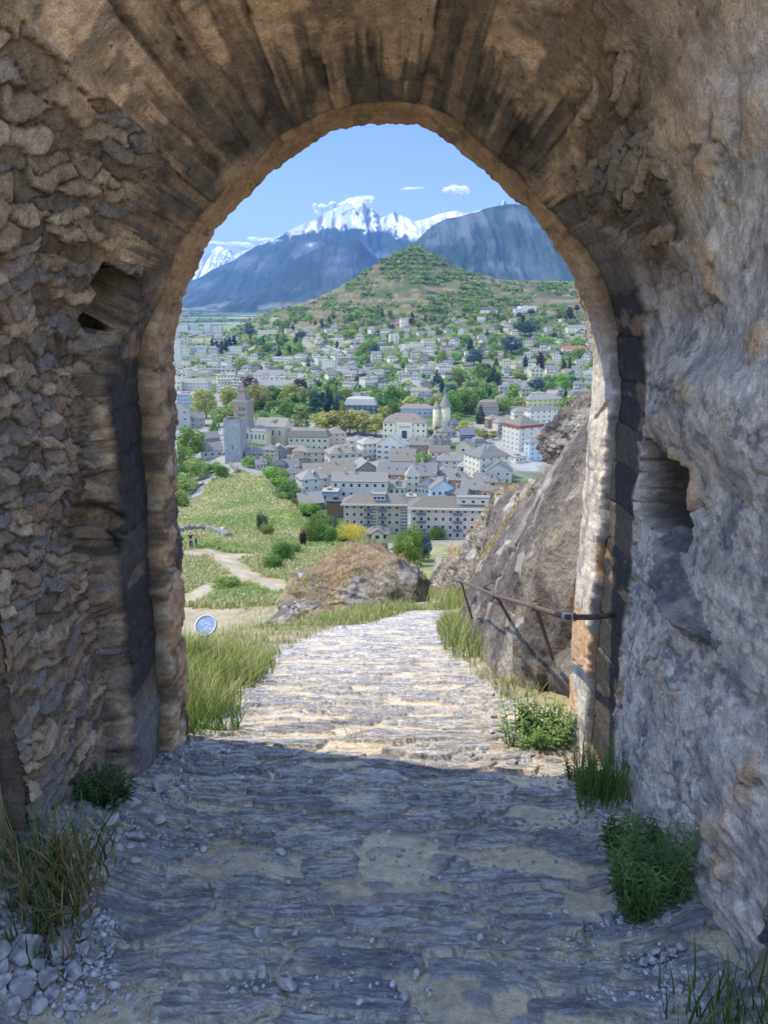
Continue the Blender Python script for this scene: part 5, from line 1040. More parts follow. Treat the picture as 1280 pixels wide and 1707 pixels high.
def villa(px, row, wpx, kind, wall, rc, rot):
    """small house on the slope; a house of the same kind and colours is copied part by part"""
    p = drop(px, row); k = depth(p) / FPX; W_ = wpx * k
    key = (kind, wall, rc)
    if key not in VAR:
        w, d, h = {'hip': (11, 9, 5.6), 'gable': (12, 8.5, 5.2), 'front': (9, 11, 5.8), 'flat': (13, 9, 6.2), 'block': (16, 10, 9.0)}[kind]
        e = empty('villa', p); roof = 'flat' if kind in ('flat', 'block') else kind; rise = {'hip': 2.6, 'gable': 2.5, 'front': 2.6}.get(kind, 0)
        link('wall', walls_mesh(w, d, h, WM[wall], {'gable': 'x', 'front': 'y'}.get(roof), rise, 6), e)
        ro = link('roof', roof_mesh(w, d, h, rise, roof, RM[rc], .7), e)
        if rise: link('chimney', MB().box(w * .2, w * .2 + .7, -.4, .4, h, h + rise + .9).mesh('chimney', M_CHIM), ro)
        fl = 3 if kind == 'block' else 2
        for f in range(fl):
            for c in range(3 if kind != 'block' else 5):
                n = 3 if kind != 'block' else 5
                put_window(e, (c + .5) / n * w - w / 2, -d / 2, f * h / fl + .8, 0, 1.7, 1.5)
        if kind in ('flat', 'gable', 'block'): link('balcony', MB().box(-w * .4, w * .4, -d / 2 - 1.4, -d / 2 - .003, h / 2 - .2, h / 2 + .9).mesh('balcony', WM['white']), e)
        VAR[key] = (e, w); o = e
    else:
        src, w = VAR[key]; o = src.copy(); COL.objects.link(o)
        for c in list(src.children):
            q = c.copy(); COL.objects.link(q); q.parent = o
            for s_ in list(c.children):
                t = s_.copy(); COL.objects.link(t); t.parent = q
    s = W_ / w; o.location = p; o.rotation_euler = (0, 0, R(rot)); o.scale = (s, s, s); o['category'] = 'house'; return o
taken = [(px, b - 8, w) for o, px, b, w in ALLB]
def free(px, py, r):
    return all(abs(px - a) > (r + w) * .5 + 1.0 or abs(py - b) > 5.2 for a, b, w in taken)
VILLAS = []
def belt(row): return 'up below the vineyards' if row < 553 else 'on the upper slope' if row < 583 else 'on the middle slope' if row < 612 else 'on the lower slope' if row < 640 else 'at the foot of the slope'
r_ = random.Random(23); tries = 0
WOODS = [(455, 590, 42, 13), (470, 575, 40, 18), (440, 560, 40, 14), (790, 640, 52, 20), (770, 672, 45, 14), (930, 640, 40, 12), (585, 560, 30, 8), (600, 690, 30, 10), (640, 655, 26, 10), (545, 660, 30, 22), (480, 660, 34, 20), (345, 670, 26, 20), (410, 660, 26, 16), (500, 700, 24, 18), (880, 545, 34, 10), (935, 560, 20, 12), (805, 505, 60, 12), (600, 600, 12, 20)]
def in_wood(px, py): return any(((px - a) / w) ** 2 + ((py - b) / h) ** 2 < 1 for a, b, w, h in WOODS)
while len(VILLAS) < 190 and tries < 9000:
    tries += 1
    px = r_.uniform(395, 985); row = r_.uniform(532, 668)
    lo = np.interp(px, [395, 430, 480, 560, 640, 720, 800, 860, 985], [600, 556, 552, 545, 540, 535, 526, 520, 505])
    if row < lo or in_wood(px, row): continue
    if r_.random() > np.interp(row, [525, 560, 600, 660], [.35, .8, 1, .55]): continue
    sc_ = np.interp(row, [510, 560, 600, 660], [8, 10.5, 13.5, 17.5]) * r_.uniform(.75, 1.3)
    kind = r_.choices(['hip', 'gable', 'front', 'flat', 'block'], [4, 4, 2, 2.2, 1.0])[0]
    if kind == 'block': sc_ *= 1.35
    if not free(px, row, sc_): continue
    wall = r_.choice(VW); roof = ('flat', 'grey') if kind in ('flat', 'block') else r_.choice(VR[:6])
    if len(VAR) > 44 and (kind, wall[0], roof[0]) not in VAR:
        kind, wn_, rn_ = r_.choice([q for q in VAR if q[0] == kind] or list(VAR)); wall = (wn_, dict(VW)[wn_]); roof = (rn_, dict(VR)[rn_])
    o = villa(px, row, sc_, kind, wall[0], roof[0], r_.choice([-28, -18, -8, 0, 8, 18, 28, 38]))
    o['group'] = 'villas on the slope below the vineyards'; taken.append((px, row, sc_))
    VILLAS.append((o, px, (wall[1], roof[1], {'hip': 'hipped', 'gable': 'gabled', 'front': 'front gabled', 'flat': 'flat roofed', 'block': 'three storey flat roofed'}[kind], belt(row))))
def vtext(k, n):
    flat = 'flat' in k[2]; kk = 'flat roofed block' if 'three' in k[2] else k[2] + ' house'; rr = '' if flat else f' with {k[1]} roof'
    return f'the only {k[0]} {kk}{rr} {k[3]}' if n == 'only' else f'{n} {k[0]} {kk}{rr} from the left {k[3]}'
ordinals(VILLAS, vtext)
# left town: low pale blocks in front of the plain
LT = []
tries = 0
while len(LT) < 34 and tries < 3000:
    tries += 1
    px = r_.uniform(280, 480); row = r_.uniform(560, 668)
    if px > np.interp(row, [540, 600, 640, 668], [385, 400, 470, 480]) or in_wood(px, row): continue
    sc_ = np.interp(row, [540, 600, 660], [11, 16, 24]) * r_.uniform(.8, 1.3)
    if not free(px, row, sc_): continue
    kind = r_.choice(['block', 'hip', 'gable', 'flat', 'block']); wall = r_.choice(VW[:5]); roof = ('flat', 'grey') if kind in ('flat', 'block') else r_.choice(VR[:3])
    o = villa(px, row, sc_, kind, wall[0], roof[0], r_.choice([-12, -6, 0, 6, 14])); o['group'] = 'pale buildings of the lower town'; taken.append((px, row, sc_))
    LT.append((o, px, (wall[1], roof[1], {'hip': 'hipped', 'gable': 'gabled', 'flat': 'flat roofed', 'block': 'three storey flat roofed'}[kind], 'in the flat left town')))
ordinals(LT, vtext)
# single buildings on the slope one would point at
H('long building with an orange red ribbed roof at the right edge of the arch', 957, 590, 38, 9, 9, 'shed', 'rose', 'red', -4, 1, 6, 'hall', 'building', chim=0)
H('white cubic villa complex high on the right slope under the vineyards', 880, 523, 28, 10, 3, 'flat', 'white', 'white', 8, 2, 5, 'modern_villa', 'house', chim=0)
H('pale blue cubic villa left of the white cubic complex high on the right slope', 864, 524, 14, 9, 2, 'flat', 'blue', 'white', 8, 2, 2, 'modern_villa', 'house', chim=0)
H('white long house with a dark roof high on the slope below the woods', 815, 524, 28, 7, 4, 'gable', 'white', 'dark', -4, 2, 5, 'house', 'house', chim=0)
H('white house with glass fronts beside the right edge of the arch', 962, 555, 34, 9, 5, 'hip', 'white', 'grey', 6, 2, 5)
H('small white chapel with a slim tower in front of the vineyards', 676, 545, 16, 10, 5, 'gable', 'white', 'grey', 14, 1, 3, 'chapel', 'church', chim=0)
H('stepped white terrace house with four balconies in the middle of the slope', 657, 574, 15, 16, 3, 'flat', 'white', 'flat', 6, 4, 2, 'terrace_house', 'apartment building', balc=(0, 1), chim=0)
H('white four storey block with balconies left of the winding road', 547, 618, 22, 17, 4, 'flat', 'white', 'flat', -14, 4, 4, 'apartment_block', 'apartment building', chim=0)
H('second white block stepping down right of the four storey balcony block', 568, 626, 18, 13, 4, 'flat', 'white', 'flat', -14, 3, 3, 'apartment_block', 'apartment building', chim=0)
H('small red cube house on the green terrace of the slope', 614, 591, 5, 8, 1, 'flat', 'red', 'flat', 4, 1, 1, 'cube_house', 'house', chim=0)
H('yellow ochre villa at the right edge of the arch above the crag', 968, 672, 32, 13, 11, 'mansard', 'yellow', 'slate', 8, 2, 4, 'villa', 'house', dorm=2)
H('long low grey roofed school left below the parkland plane trees', 452, 652, 72, 9, 9, 'gable', 'white', 'grey', -3, 2, 12, 'long_building', 'building', chim=0)
H('white long building with a pale flat roof behind the cathedral spire', 450, 634, 64, 9, 5, 'hip', 'lilac', 'grey', -3, 2, 10, 'long_building', 'building', chim=0)
# ================================================================== trees of the town and the slope
T = tree
for i, (px, b, h, w) in enumerate([(538, 722, 36, 1.25), (560, 722, 38, 1.2), (583, 720, 39, 1.2), (606, 722, 38, 1.2), (626, 724, 36, 1.1), (550, 717, 34, 1.2), (596, 716, 34, 1.2)]):
    T(px, b + 4, h * 1.1, 'round', 'yellow_green', ['yellow green plane tree at the left end of the avenue behind the dormered mansion', 'rounded yellow green plane tree second from the left in the avenue', 'tall yellow green plane tree in the middle of the avenue', 'yellow green plane tree fourth from the left in the avenue', 'yellow green plane tree beside the cream palace', 'yellow green plane tree in the back row, left half of the avenue', 'yellow green plane tree in the back row, right half of the avenue'][i], w, 'plane_tree', group='plane trees of the avenue')
for px, b, h, k, m, w, l in [
 (344, 697, 52, 'round', 'yellow_green', 1.05, 'big yellow green plane tree left of the cathedral tower'), (384, 686, 44, 'round', 'yellow_green', 1.1, 'yellow green plane tree directly behind the cathedral tower on its left'),
 (430, 684, 46, 'round', 'yellow_green', 1.2, 'wide yellow green plane tree right of the cathedral spire'), (492, 676, 38, 'round', 'yellow_green', 1.4, 'broad yellow green plane tree above the dark cedar'), (365, 712, 34, 'round', 'olive', 1.2, 'olive green tree in front of the big plane tree beside the cathedral'),
 (390, 700, 30, 'round', 'olive', 1.3, 'olive green tree left of the cathedral tower foot'), (357, 727, 26, 'round', 'green', .9, 'dark green tree below the olive green trees left of the cathedral'), (458, 672, 30, 'round', 'green', 1.2, 'green tree behind the cathedral roof'),
 (440, 721, 36, 'round', 'green', 1.15, 'dense dark green round tree in front of the cathedral roof'), (466, 740, 42, 'round', 'green', 1.0, 'dense green tree between the cathedral and the cedar'), (479, 703, 34, 'round', 'green', .95, 'dark green tree right behind the cathedral roof'),
 (503, 722, 44, 'cedar', 'olive', 1.0, 'spreading olive cedar left of the plane tree avenue'), (547, 689, 43, 'tall', 'dark', 1.5, 'tallest dark cypress in the park left of the blue mansion'), (538, 686, 32, 'tall', 'dark', 1.4, 'shorter dark cypress just left of the tallest one'), (561, 690, 30, 'conifer', 'dark', 1.3, 'dark conifer right of the tallest cypress'),
 (525, 694, 30, 'cedar', 'dark', 1.0, 'dark cedar left of the cypresses in the park'), (572, 694, 26, 'conifer', 'olive', 1.4, 'olive conifer at the left end of the blue mansion'),
 (318, 770, 62, 'round', 'bright', 1.0, 'bright green tree at the left edge of the arch below the stone gable'), (305, 790, 54, 'bush', 'bright', .8, 'bright green bushy tree touching the left jamb'), (330, 800, 40, 'bush', 'olive', 1.0, 'olive shrub on the slope left of the square tower'), (311, 824, 44, 'bush', 'olive', 1.0, 'large olive shrub below the bright green tree at the left jamb'),
 (703, 783, 31, 'round', 'bright', 1.1, 'bright green round tree among the old town roofs'), (801, 706, 32, 'conifer', 'dark', 1.25, 'dark conifer in front of the mansard villa'), (743, 697, 24, 'round', 'green', 1.1, 'green tree left of the big tree bank behind the round towers'),
 (755, 694, 40, 'round', 'green', 1.0, 'tall green tree behind the round towers'), (776, 690, 40, 'round', 'green', 1.0, 'tall dark green tree in the bank behind the round towers'), (797, 684, 38, 'round', 'green', 1.1, 'tall green tree left of the tall pale house'), (838, 690, 30, 'round', 'bright', 1.0, 'bright green tree right of the tall pale house'),
 (758, 712, 22, 'round', 'olive', 1.3, 'olive tree right of the round towers'), (772, 724, 24, 'round', 'yellow_green', 1.5, 'yellow green lime tree nearest the round towers'), (789, 731, 22, 'round', 'yellow_green', 1.5, 'yellow green lime tree in the middle of the row by the square'), (806, 738, 24, 'round', 'yellow_green', 1.4, 'yellow green lime tree at the square end of the row'), (822, 733, 17, 'round', 'bright', 1.2, 'small bright green tree on the square'),
 (716, 727, 14, 'bush', 'green', 1.2, 'green shrub at the foot of the round towers'), (732, 722, 16, 'bush', 'green', 1.0, 'dark green shrub between the palace and the round towers'), (936, 656, 36, 'round', 'bright', 1.1, 'bright green tree at the right edge above the yellow building'), (915, 664, 28, 'round', 'green', 1.2, 'green tree left of the bright green one above the yellow building'),
 (872, 703, 12, 'bush', 'green', 2.0, 'low green hedge bush below the yellow building'), (660, 672, 28, 'round', 'yellow_green', 1.3, 'yellow green tree right of the slim pale pink house'), (684, 684, 24, 'round', 'yellow_green', 1.4, 'yellow green tree above the hall with a brown roof'), (640, 700, 22, 'round', 'yellow_green', 1.3, 'yellow green tree behind the palace roof on its left'),
 (655, 690, 20, 'round', 'green', 1.3, 'dark tree right of the blue mansion'), (728, 680, 22, 'round', 'yellow_green', 1.3, 'yellow green tree behind the twin round towers on their left'), (790, 608, 28, 'round', 'blue', 1.3, 'large blue green cedar above the winding villa road'), (851, 590, 30, 'round', 'blue', 1.6, 'wide blue green tree on the right slope'), (876, 560, 30, 'wide', 'blue', 1.3, 'wide dark blue green tree group below the white cubic villas'),
 (948, 540, 27, 'tall', 'dark', 1.9, 'dark blue pointed conifer near the right edge of the arch'), (822, 640, 30, 'conifer', 'dark', 1.5, 'broad dark conifer above the tree bank on the slope'), (728, 645, 30, 'conifer', 'dark', 1.5, 'dark conifer on the slope above the round towers'), (736, 655, 22, 'tall', 'dark', 1.5, 'slim dark cypress beside the dark slope conifer'),
 (603, 640, 20, 'wide', 'dark', 1.3, 'dark cedar beside the hairpin of the slope road'), (900, 618, 30, 'tall', 'purple', 1.8, 'purple brown pointed tree on the right slope'), (784, 592, 26, 'tall', 'dark', 1.6, 'dark pointed tree left of the blue green cedar'), (612, 748, 14, 'bush', 'purple', 1.4, 'purple leaved shrub behind the white gabled house'), (596, 826, 16, 'bush', 'gold', 1.5, 'golden shrub behind the long white house'),
 (645, 826, 14, 'round', 'olive', 1.2, 'small olive tree left of the slim square tower'), (724, 838, 12, 'bush', 'green', 2.0, 'low green shrub behind the right apartment block roof'), (612, 680, 16, 'bush', 'bright', 2.0, 'bright green shrub in front of the blue mansion')]:
    T(px, b, h, k, m, l, w)
for i, (px, b, h, w) in enumerate([(355, 582, 18, 1.5), (362, 588, 20, 1.5), (370, 590, 22, 1.5), (377, 586, 22, 1.5), (384, 582, 20, 1.5), (391, 578, 20, 1.5)]):
    T(px, b, h, 'tall', 'dark', f'{NUM[i + 1]} dark poplar from the left in the row beside the broad road', w, 'poplar', group='dark poplars beside the broad road')
# trees between the villas, in the woods of the slope and along its foot
SLT = []; placed = []
KINDN = {'green': 'green', 'bright': 'bright green', 'dark': 'dark', 'blue': 'blue green', 'olive': 'olive', 'yellow_green': 'yellow green', 'purple': 'purple brown'}
def hillow(px): return np.interp(px, [395, 430, 480, 560, 640, 720, 800, 860, 985], [560, 540, 530, 530, 525, 520, 508, 500, 490])
r_ = random.Random(31); tries = 0
while len(SLT) < 215 and tries < 30000:
    tries += 1
    px = r_.uniform(395, 985); row = r_.uniform(520, 690)
    if row < hillow(px): continue
    h = np.interp(row, [510, 560, 600, 690], [10, 13, 17, 26]) * r_.uniform(.7, 1.35)
    wd = in_wood(px, row)
    # stand clear of the house in front: the crown must not cover a villa below its base
    if any(abs(px - a) < (h * .62 + w) * .45 and -1.5 < row - b < h * .95 for a, b, w in taken) and r_.random() > .10: continue
    if any(math.hypot(px - a, (row - b) * 1.5) < (5.5 if wd else 7.5) for a, b in placed): continue
    if not wd and r_.random() > .75: continue
    kind, m = r_.choices([('round', 'green'), ('round', 'bright'), ('wide', 'olive'), ('conifer', 'dark'), ('wide', 'blue'), ('tall', 'dark'), ('round', 'yellow_green'), ('round', 'purple')], [7, 3, 3, 2.2, 1.2, 1.2, 1.2, .3])[0]
    o = T(px, row, h, kind, m, None, {'tall': 1.6, 'conifer': 1.3, 'round': 1.15, 'wide': 1.1}[kind], n=900)
    o['group'] = 'trees among the villas on the slope'; placed.append((px, row)); SLT.append((o, px, (KINDN[m], {'round': 'round tree', 'wide': 'wide tree', 'conifer': 'conifer', 'tall': 'cypress'}[kind], belt(row))))
ordinals(SLT, lambda k, n: f'the only {k[0]} {k[1]} {k[2]}' if n == 'only' else f'{n} {k[0]} {k[1]} from the left {k[2]}')
# one mass of scrub, hedges and garden green that nobody could count
def scatter(name, pts, mats, size, per, seed, hk=.8, q=.36):
    r = np.random.default_rng(seed); Vs = []; Fs = []; Cs = []; mi = []; o = 0
    base = np.array([p[:3] for p in pts]); rad = np.array([p[3] for p in pts]) * size; mid = np.array([p[4] for p in pts])
    n = len(pts); d = r.normal(size=(n, per, 3)); d /= np.linalg.norm(d, axis=2)[..., None]; d[..., 2] = np.abs(d[..., 2]) * 1.2 - .15
    C = base[:, None] + d * rad[:, None, None] * r.uniform(.55, 1.1, (n, per, 1)) * np.array((1, 1, hk)) + np.array((0, 0, .25)) * rad[:, None, None]
    Nn = d + .6 * r.normal(size=d.shape); Nn /= np.linalg.norm(Nn, axis=2)[..., None]
    V, F = leaf_quads(C.reshape(-1, 3), Nn.reshape(-1, 3), 1.0, r)
    ctr = np.repeat(C.reshape(-1, 3), 4, axis=0); V = ctr + (V - ctr) * np.repeat(np.repeat(rad, per), 4)[:, None] * q
    lum = np.repeat(np.repeat(r.uniform(.65, 1.3, n), per) * r.uniform(.8, 1.2, n * per), 4)
    o = link(name, mesh_np(name, V, F, mats, lum[:, None] * np.ones(3), False, np.repeat(mid, per))); return tag(o, kind='stuff')
mats = [LEAF['green'], LEAF['olive'], LEAF['dark'], LEAF['bright'], LEAF['blue']]
pts = []; r = np.random.default_rng(5)
px = r.uniform(380, 1130, 32000); row = r.uniform(400, 690, 32000); sel = (px > 985) & (r.random(32000) < .45); row = np.where(sel, r.uniform(560, 780, 32000), row)
keep = 0
nz_p = fbm(px / 26, row / 11, 4, 401); nz2 = fbm(px / 60, row / 28, 3, 402)
for i in range(len(px)):
    a, b = px[i], row[i]
    top = np.interp(a, [380, 430, 500, 560, 600, 645, 690, 722, 765, 840, 985], [555, 522, 510, 490, 455, 422, 400, 420, 450, 470, 470])
    if b < top + 1: continue
    if b < hillow(a) + 6:                                   # hill: strips of scrub and copses between the vineyards
        th = .05 - .18 * (b < 470) * (a > 640) - .5 * in_wood(a, b) + .15 * (480 < b < 535) * (560 < a < 760) - .22 * (a < 520)
        if nz_p[i] + .5 * nz2[i] < th: continue
        s_ = 4.6
    else:
        if any(abs(a - q) < w * .55 and -1 < b - e < 6 for q, e, w in taken[-290:]) : continue
        if nz_p[i] + .6 * nz2[i] < -.16 - .4 * in_wood(a, b) or r.random() < .35: continue
        s_ = 4.0
    p = drop(a, b, 250) if False else None
    pts.append((a, b, s_))
def drop_many(a, b, ymin=200, ymax=4000, n=420):
    u = (a - 640) / FPX; v = (853.5 - b) / FPX; dy = CP + SP * v; dx = u / dy; dz = (CP * v - SP) / dy
    Ys = np.exp(np.linspace(math.log(ymin), math.log(ymax), n)); out = np.zeros((len(a), 3)); hit = np.zeros(len(a), bool)
    for Y in Ys:
        g = ground(dx * Y, np.full(len(a), Y)); h = (~hit) & (g > dz * Y); out[h] = np.stack([dx * Y, np.full(len(a), Y), g], 1)[h]; hit |= h
    return out, hit
A = np.array(pts); P, hit = drop_many(A[:, 0], A[:, 1]); A = A[hit]; P = P[hit]
mid = rng.choice(5, len(P), p=[.46, .30, .10, .09, .05]); sz = A[:, 2] * rng.uniform(.6, 1.5, len(P))
scatter('scrub', [(*P[i], sz[i], mid[i]) for i in range(len(P))], mats, 1.0, 14, 77)
# hedges and far belts of trees over the plain
px = r.uniform(270, 480, 2600); row = r.uniform(515, 640, 2600); nzp = fbm(px / 16, row / 3.2, 3, 411)
ok = (nzp > .06) & (row < np.interp(px, [270, 380, 430, 480], [640, 620, 560, 515])) & (row > np.interp(px, [270, 400, 480], [517, 520, 530]))
P, hit = drop_many(px[ok], row[ok], 700, 12000); P = P[hit]
scatter('far_woods', [(*P[i], P[i, 1] / 2400 * 4.2 * rng.uniform(.6, 1.5), rng.choice([0, 1, 2])) for i in range(len(P))], mats[:3], 1.0, 14, 78)
# ================================================================== the grassy ridge and its shrubs
for px, b, h, k, m, w, l in [
 (415, 779, 22, 'bush', 'bright', 1.1, 'bright green shrub right against the square stone tower'), (369, 798, 26, 'bush', 'green', 1.0, 'green shrub on the rock left of the square stone tower'), (455, 795, 16, 'bush', 'green', 1.3, 'uppermost shrub on the right edge of the grassy ridge'), (468, 808, 20, 'bush', 'olive', 1.3, 'second shrub down the right edge of the grassy ridge'),
 (482, 822, 24, 'bush', 'green', 1.3, 'third shrub down the right edge of the grassy ridge'), (497, 838, 26, 'bush', 'green', 1.2, 'fourth shrub down the right edge of the grassy ridge'), (512, 856, 22, 'bush', 'olive', 1.3, 'fifth shrub down the right edge of the grassy ridge'), (472, 832, 14, 'bush', 'olive', 1.4, 'low olive shrub in the grass left of the ridge shrubs'),
 (437, 886, 36, 'bush', 'dark', .55, 'dark narrow shrub in the gully of the grassy ridge'), (445, 893, 26, 'bush', 'olive', 1.0, 'olive shrub right of the dark gully shrub'), (470, 936, 40, 'bush', 'green', .95, 'leafy green shrub left of the rusty rock knoll'), (455, 950, 30, 'bush', 'green', 1.2, 'low green shrub at the foot of the grassy ridge'), (487, 925, 26, 'bush', 'olive', 1.1, 'olive shrub behind the left end of the rock knoll'),
 (525, 905, 42, 'bush', 'green', .9, 'tall green shrub behind the rock knoll, furthest left'), (546, 908, 40, 'bush', 'green', .8, 'tall green shrub behind the middle of the rock knoll'), (505, 912, 36, 'bush', 'purple', .35, 'thin purple brown bush on the ridge behind the knoll'), (534, 884, 24, 'bush', 'olive', 1.2, 'olive shrub above the tall green shrubs behind the knoll'),
 (375, 983, 26, 'bush', 'bright', 1.9, 'spreading green bush between the two footpaths'), (568, 905, 26, 'bush', 'green', 1.1, 'green shrub left of the yellow blossoming tree'), (622, 918, 26, 'bush', 'green', 1.1, 'dark green shrub between the yellow tree and the hiker'), (637, 920, 18, 'bush', 'dark', 1.1, 'dark shrub directly left of the hiker'),
 (683, 945, 78, 'bush', 'bright', .62, 'large bright green shrub right of the hiker'), (704, 935, 58, 'bush', 'blue', .62, 'dark blue green shrub behind the bright one beside the rock face'), (672, 940, 44, 'bush', 'green', .9, 'lower green shrub nearest the hiker on the right'), (728, 900, 26, 'bush', 'green', 1.2, 'green shrub peeping over the rock face edge')]:
    T(px, b, h, k, m, l, w, n=4200 if h > 24 else 1800)
r_ = random.Random(83); RB = []
for i in range(26):
    f = i / 25; a = float(np.interp(f, [0, .3, .65, 1], [448, 475, 520, 572])) + r_.uniform(-7, 7); b = float(np.interp(f, [0, .3, .65, 1], [792, 818, 862, 908])) + r_.uniform(-6, 8)
    RB.append((T(a, b, r_.uniform(16, 30), 'bush', r_.choice(['green', 'olive', 'olive', 'bright', 'green']), None, r_.uniform(.9, 1.4), n=1800), a, 0))
ordinals(RB, lambda k, n: f'{n} small shrub in the hedge like row down the right edge of the grassy ridge'.replace('the the', 'the'))
for o_, a, k_ in RB: o_['group'] = 'shrubs down the right edge of the ridge'
for a, b, h, m, w, l in [(296, 812, 44, 'green', 1.0, 'green shrub at the left jamb between the bright tree and the olive shrub'), (340, 792, 26, 'green', 1.2, 'green shrub above the thin curved wall'), (296, 848, 40, 'olive', 1.1, 'lowest olive shrub at the left jamb'), (322, 792, 30, 'olive', 1.2, 'olive shrub behind the thin curved wall'), (360, 786, 18, 'bright', 1.3, 'low bright shrub left of the square stone tower')]:
    T(a, b, h, 'bush', m, l, w, n=4200)
# bare stemmed tree with yellow blossom in front of the apartments
p = drop(588, 925); k = depth(p) / FPX; yt = empty('blossoming_tree', p)
r2 = np.random.default_rng(61); C, Nn, lum = crown_points('wide', 3000, r2); C = C * np.array((46 * k / .9, 46 * k / .9, 40 * k)) + np.array((0, 0, 18 * k)); V, F = leaf_quads(C, Nn, .016 * 52 * k, r2)
link('crown', mesh_np('crown', V, F, LEAF['gold'], np.repeat(lum, 4)[:, None] * np.ones(3), False), yt)
b = MB()
for i, (x, y) in enumerate([(-7, 0), (-2, 2), (4, -1), (9, 2), (0, -3)]): b.tube([(x * .25 * k, y * .25 * k, -2 * k), (x * .6 * k, y * .5 * k, 16 * k), (x * 1.6 * k, y * k, 42 * k)], [1.3 * k, .9 * k, .4 * k], 6)
link('trunk', b.mesh('trunk', mat_plain('pale_bark', (.42, .36, .28), 3, .2, .9)), yt); tag(yt, 'yellow blossoming tree with pale bare stems in front of the apartment blocks', 'tree')
p = drop(560, 900); tb = empty('bare_tree', p); b = MB(); k = depth(p) / FPX
for i in range(16):
    t = i * 2.4; z = (8 + i * 2.2) * k; b.tube([(0, 0, z * .5), (math.cos(t) * 5 * k, math.sin(t) * 5 * k, z + 8 * k), (math.cos(t) * 9 * k, math.sin(t) * 9 * k, z + 18 * k)], [.5 * k, .3 * k, .12 * k], 4)
b.tube([(0, 0, -2), (0, 0, 30 * k), (.5 * k, 0, 52 * k)], [.9 * k, .7 * k, .2 * k], 6); link('branches', b.mesh('branches', M_BARK), tb); tag(tb, 'thin brown leafless tree left of the beige apartment block', 'tree')
# ================================================================== foreground: grass, weeds, stones
def mat_blade():
    m, nt, b = newmat('grass_blades'); a = N(nt, 'ShaderNodeVertexColor', layer_name='Col'); nt.links.new(a.outputs[0], b.inputs['Base Color'])
    b.inputs['Roughness'].default_value = .65; b.inputs['Specular IOR Level'].default_value = .25
    t = N(nt, 'ShaderNodeBsdfTranslucent', {'Color': a.outputs[0]}); mx = N(nt, 'ShaderNodeMixShader', {0: .3, 1: b.outputs[0], 2: t.outputs[0]}); nt.links.new(mx.outputs[0], nt.nodes['Material Output'].inputs['Surface']); return m
M_BLADE = mat_blade()
GR1 = np.array((.13, .19, .035)); GR2 = np.array((.30, .32, .075)); GR3 = np.array((.52, .43, .20)); GRD = np.array((.045, .085, .022))
def blades(P, h, wd, seed, cols, lean=.45, bend=.5, dirb=None):
    """curved tapering grass blades, three quads each"""
    r = np.random.default_rng(seed); n = len(P); t = r.uniform(0, 6.283, n); l = r.uniform(.1, 1, n) * lean
    d = np.stack([np.cos(t) * l, np.sin(t) * l, np.zeros(n)], 1)
    if dirb is not None: d = d + np.asarray(dirb)
    s = np.stack([-np.sin(t + r.normal(0, .5, n)), np.cos(t), np.zeros(n)], 1); s /= np.linalg.norm(s, axis=1)[:, None]
    h = np.broadcast_to(h, (n,))[:, None]; w = (np.broadcast_to(wd, (n,)) * r.uniform(.6, 1.3, n))[:, None]; V = []; C = []
    c0 = np.array(cols[0]); k = r.integers(1, len(cols), n); ct = np.array(cols)[k] * r.uniform(.75, 1.25, (n, 1)); cb = (.6 * c0 + .4 * ct) * r.uniform(.7, 1.1, (n, 1))
    for f, wf in ((0, 1), (.38, .9), (.74, .6), (1.0, .08)):
        c = P + d * h * f ** (1 + bend) + np.array((0, 0, 1)) * h * (f - .28 * f * f * np.linalg.norm(d, axis=1)[:, None])
        V += [c - s * w * wf, c + s * w * wf]; cc = cb * (1 - f) + ct * f; C += [cc, cc]
    V = np.stack(V, 1); C = np.stack(C, 1); i = np.arange(n)[:, None] * 8
    F = np.concatenate([i + np.array([[0, 1, 3, 2]]), i + np.array([[2, 3, 5, 4]]), i + np.array([[4, 5, 7, 6]])])
    return V.reshape(-1, 3), F, C.reshape(-1, 3)
def joined(name, parts, mat, parent=None):
    V = []; F = []; C = []; o = 0
    for v, f, c in parts: V.append(v); F.append(f + o); C.append(c); o += len(v)
    return link(name, mesh_np(name, np.concatenate(V), np.concatenate(F), mat, np.concatenate(C), False), parent)
r = np.random.default_rng(99); G = []
def gpatch(n, xr, yr, keep, h, w, cols, lean=.5, seed=0, ylog=False, clump=.35):
    x = r.uniform(*xr, n); Y = r.uniform(*yr, n); lat = x - PATHX(Y); k = keep(x, Y, lat) * (1 if clump is None else sst(-clump, clump, fbm(x / .35, Y / .4, 3, 500 + seed) + .15)) > r.random(n)
    x, Y = x[k], Y[k]; z = ground(x, Y) + .02 * fbm(x / .5, Y / .5, 3, 175); hh = h * r.uniform(.45, 1.25, len(x)) * (1 + .45 * fbm(x / .45, Y / .45, 2, 520 + seed))
    G.append(blades(np.stack([x, Y, z], 1), hh, w, seed + 7, cols, lean))
PW = lambda Y: np.interp(Y, [0, 3.6, 4.6, 6, 9, 13, 20, 25], [1.3, 1.15, .98, 1.0, 1.05, 1.0, .62, .5])
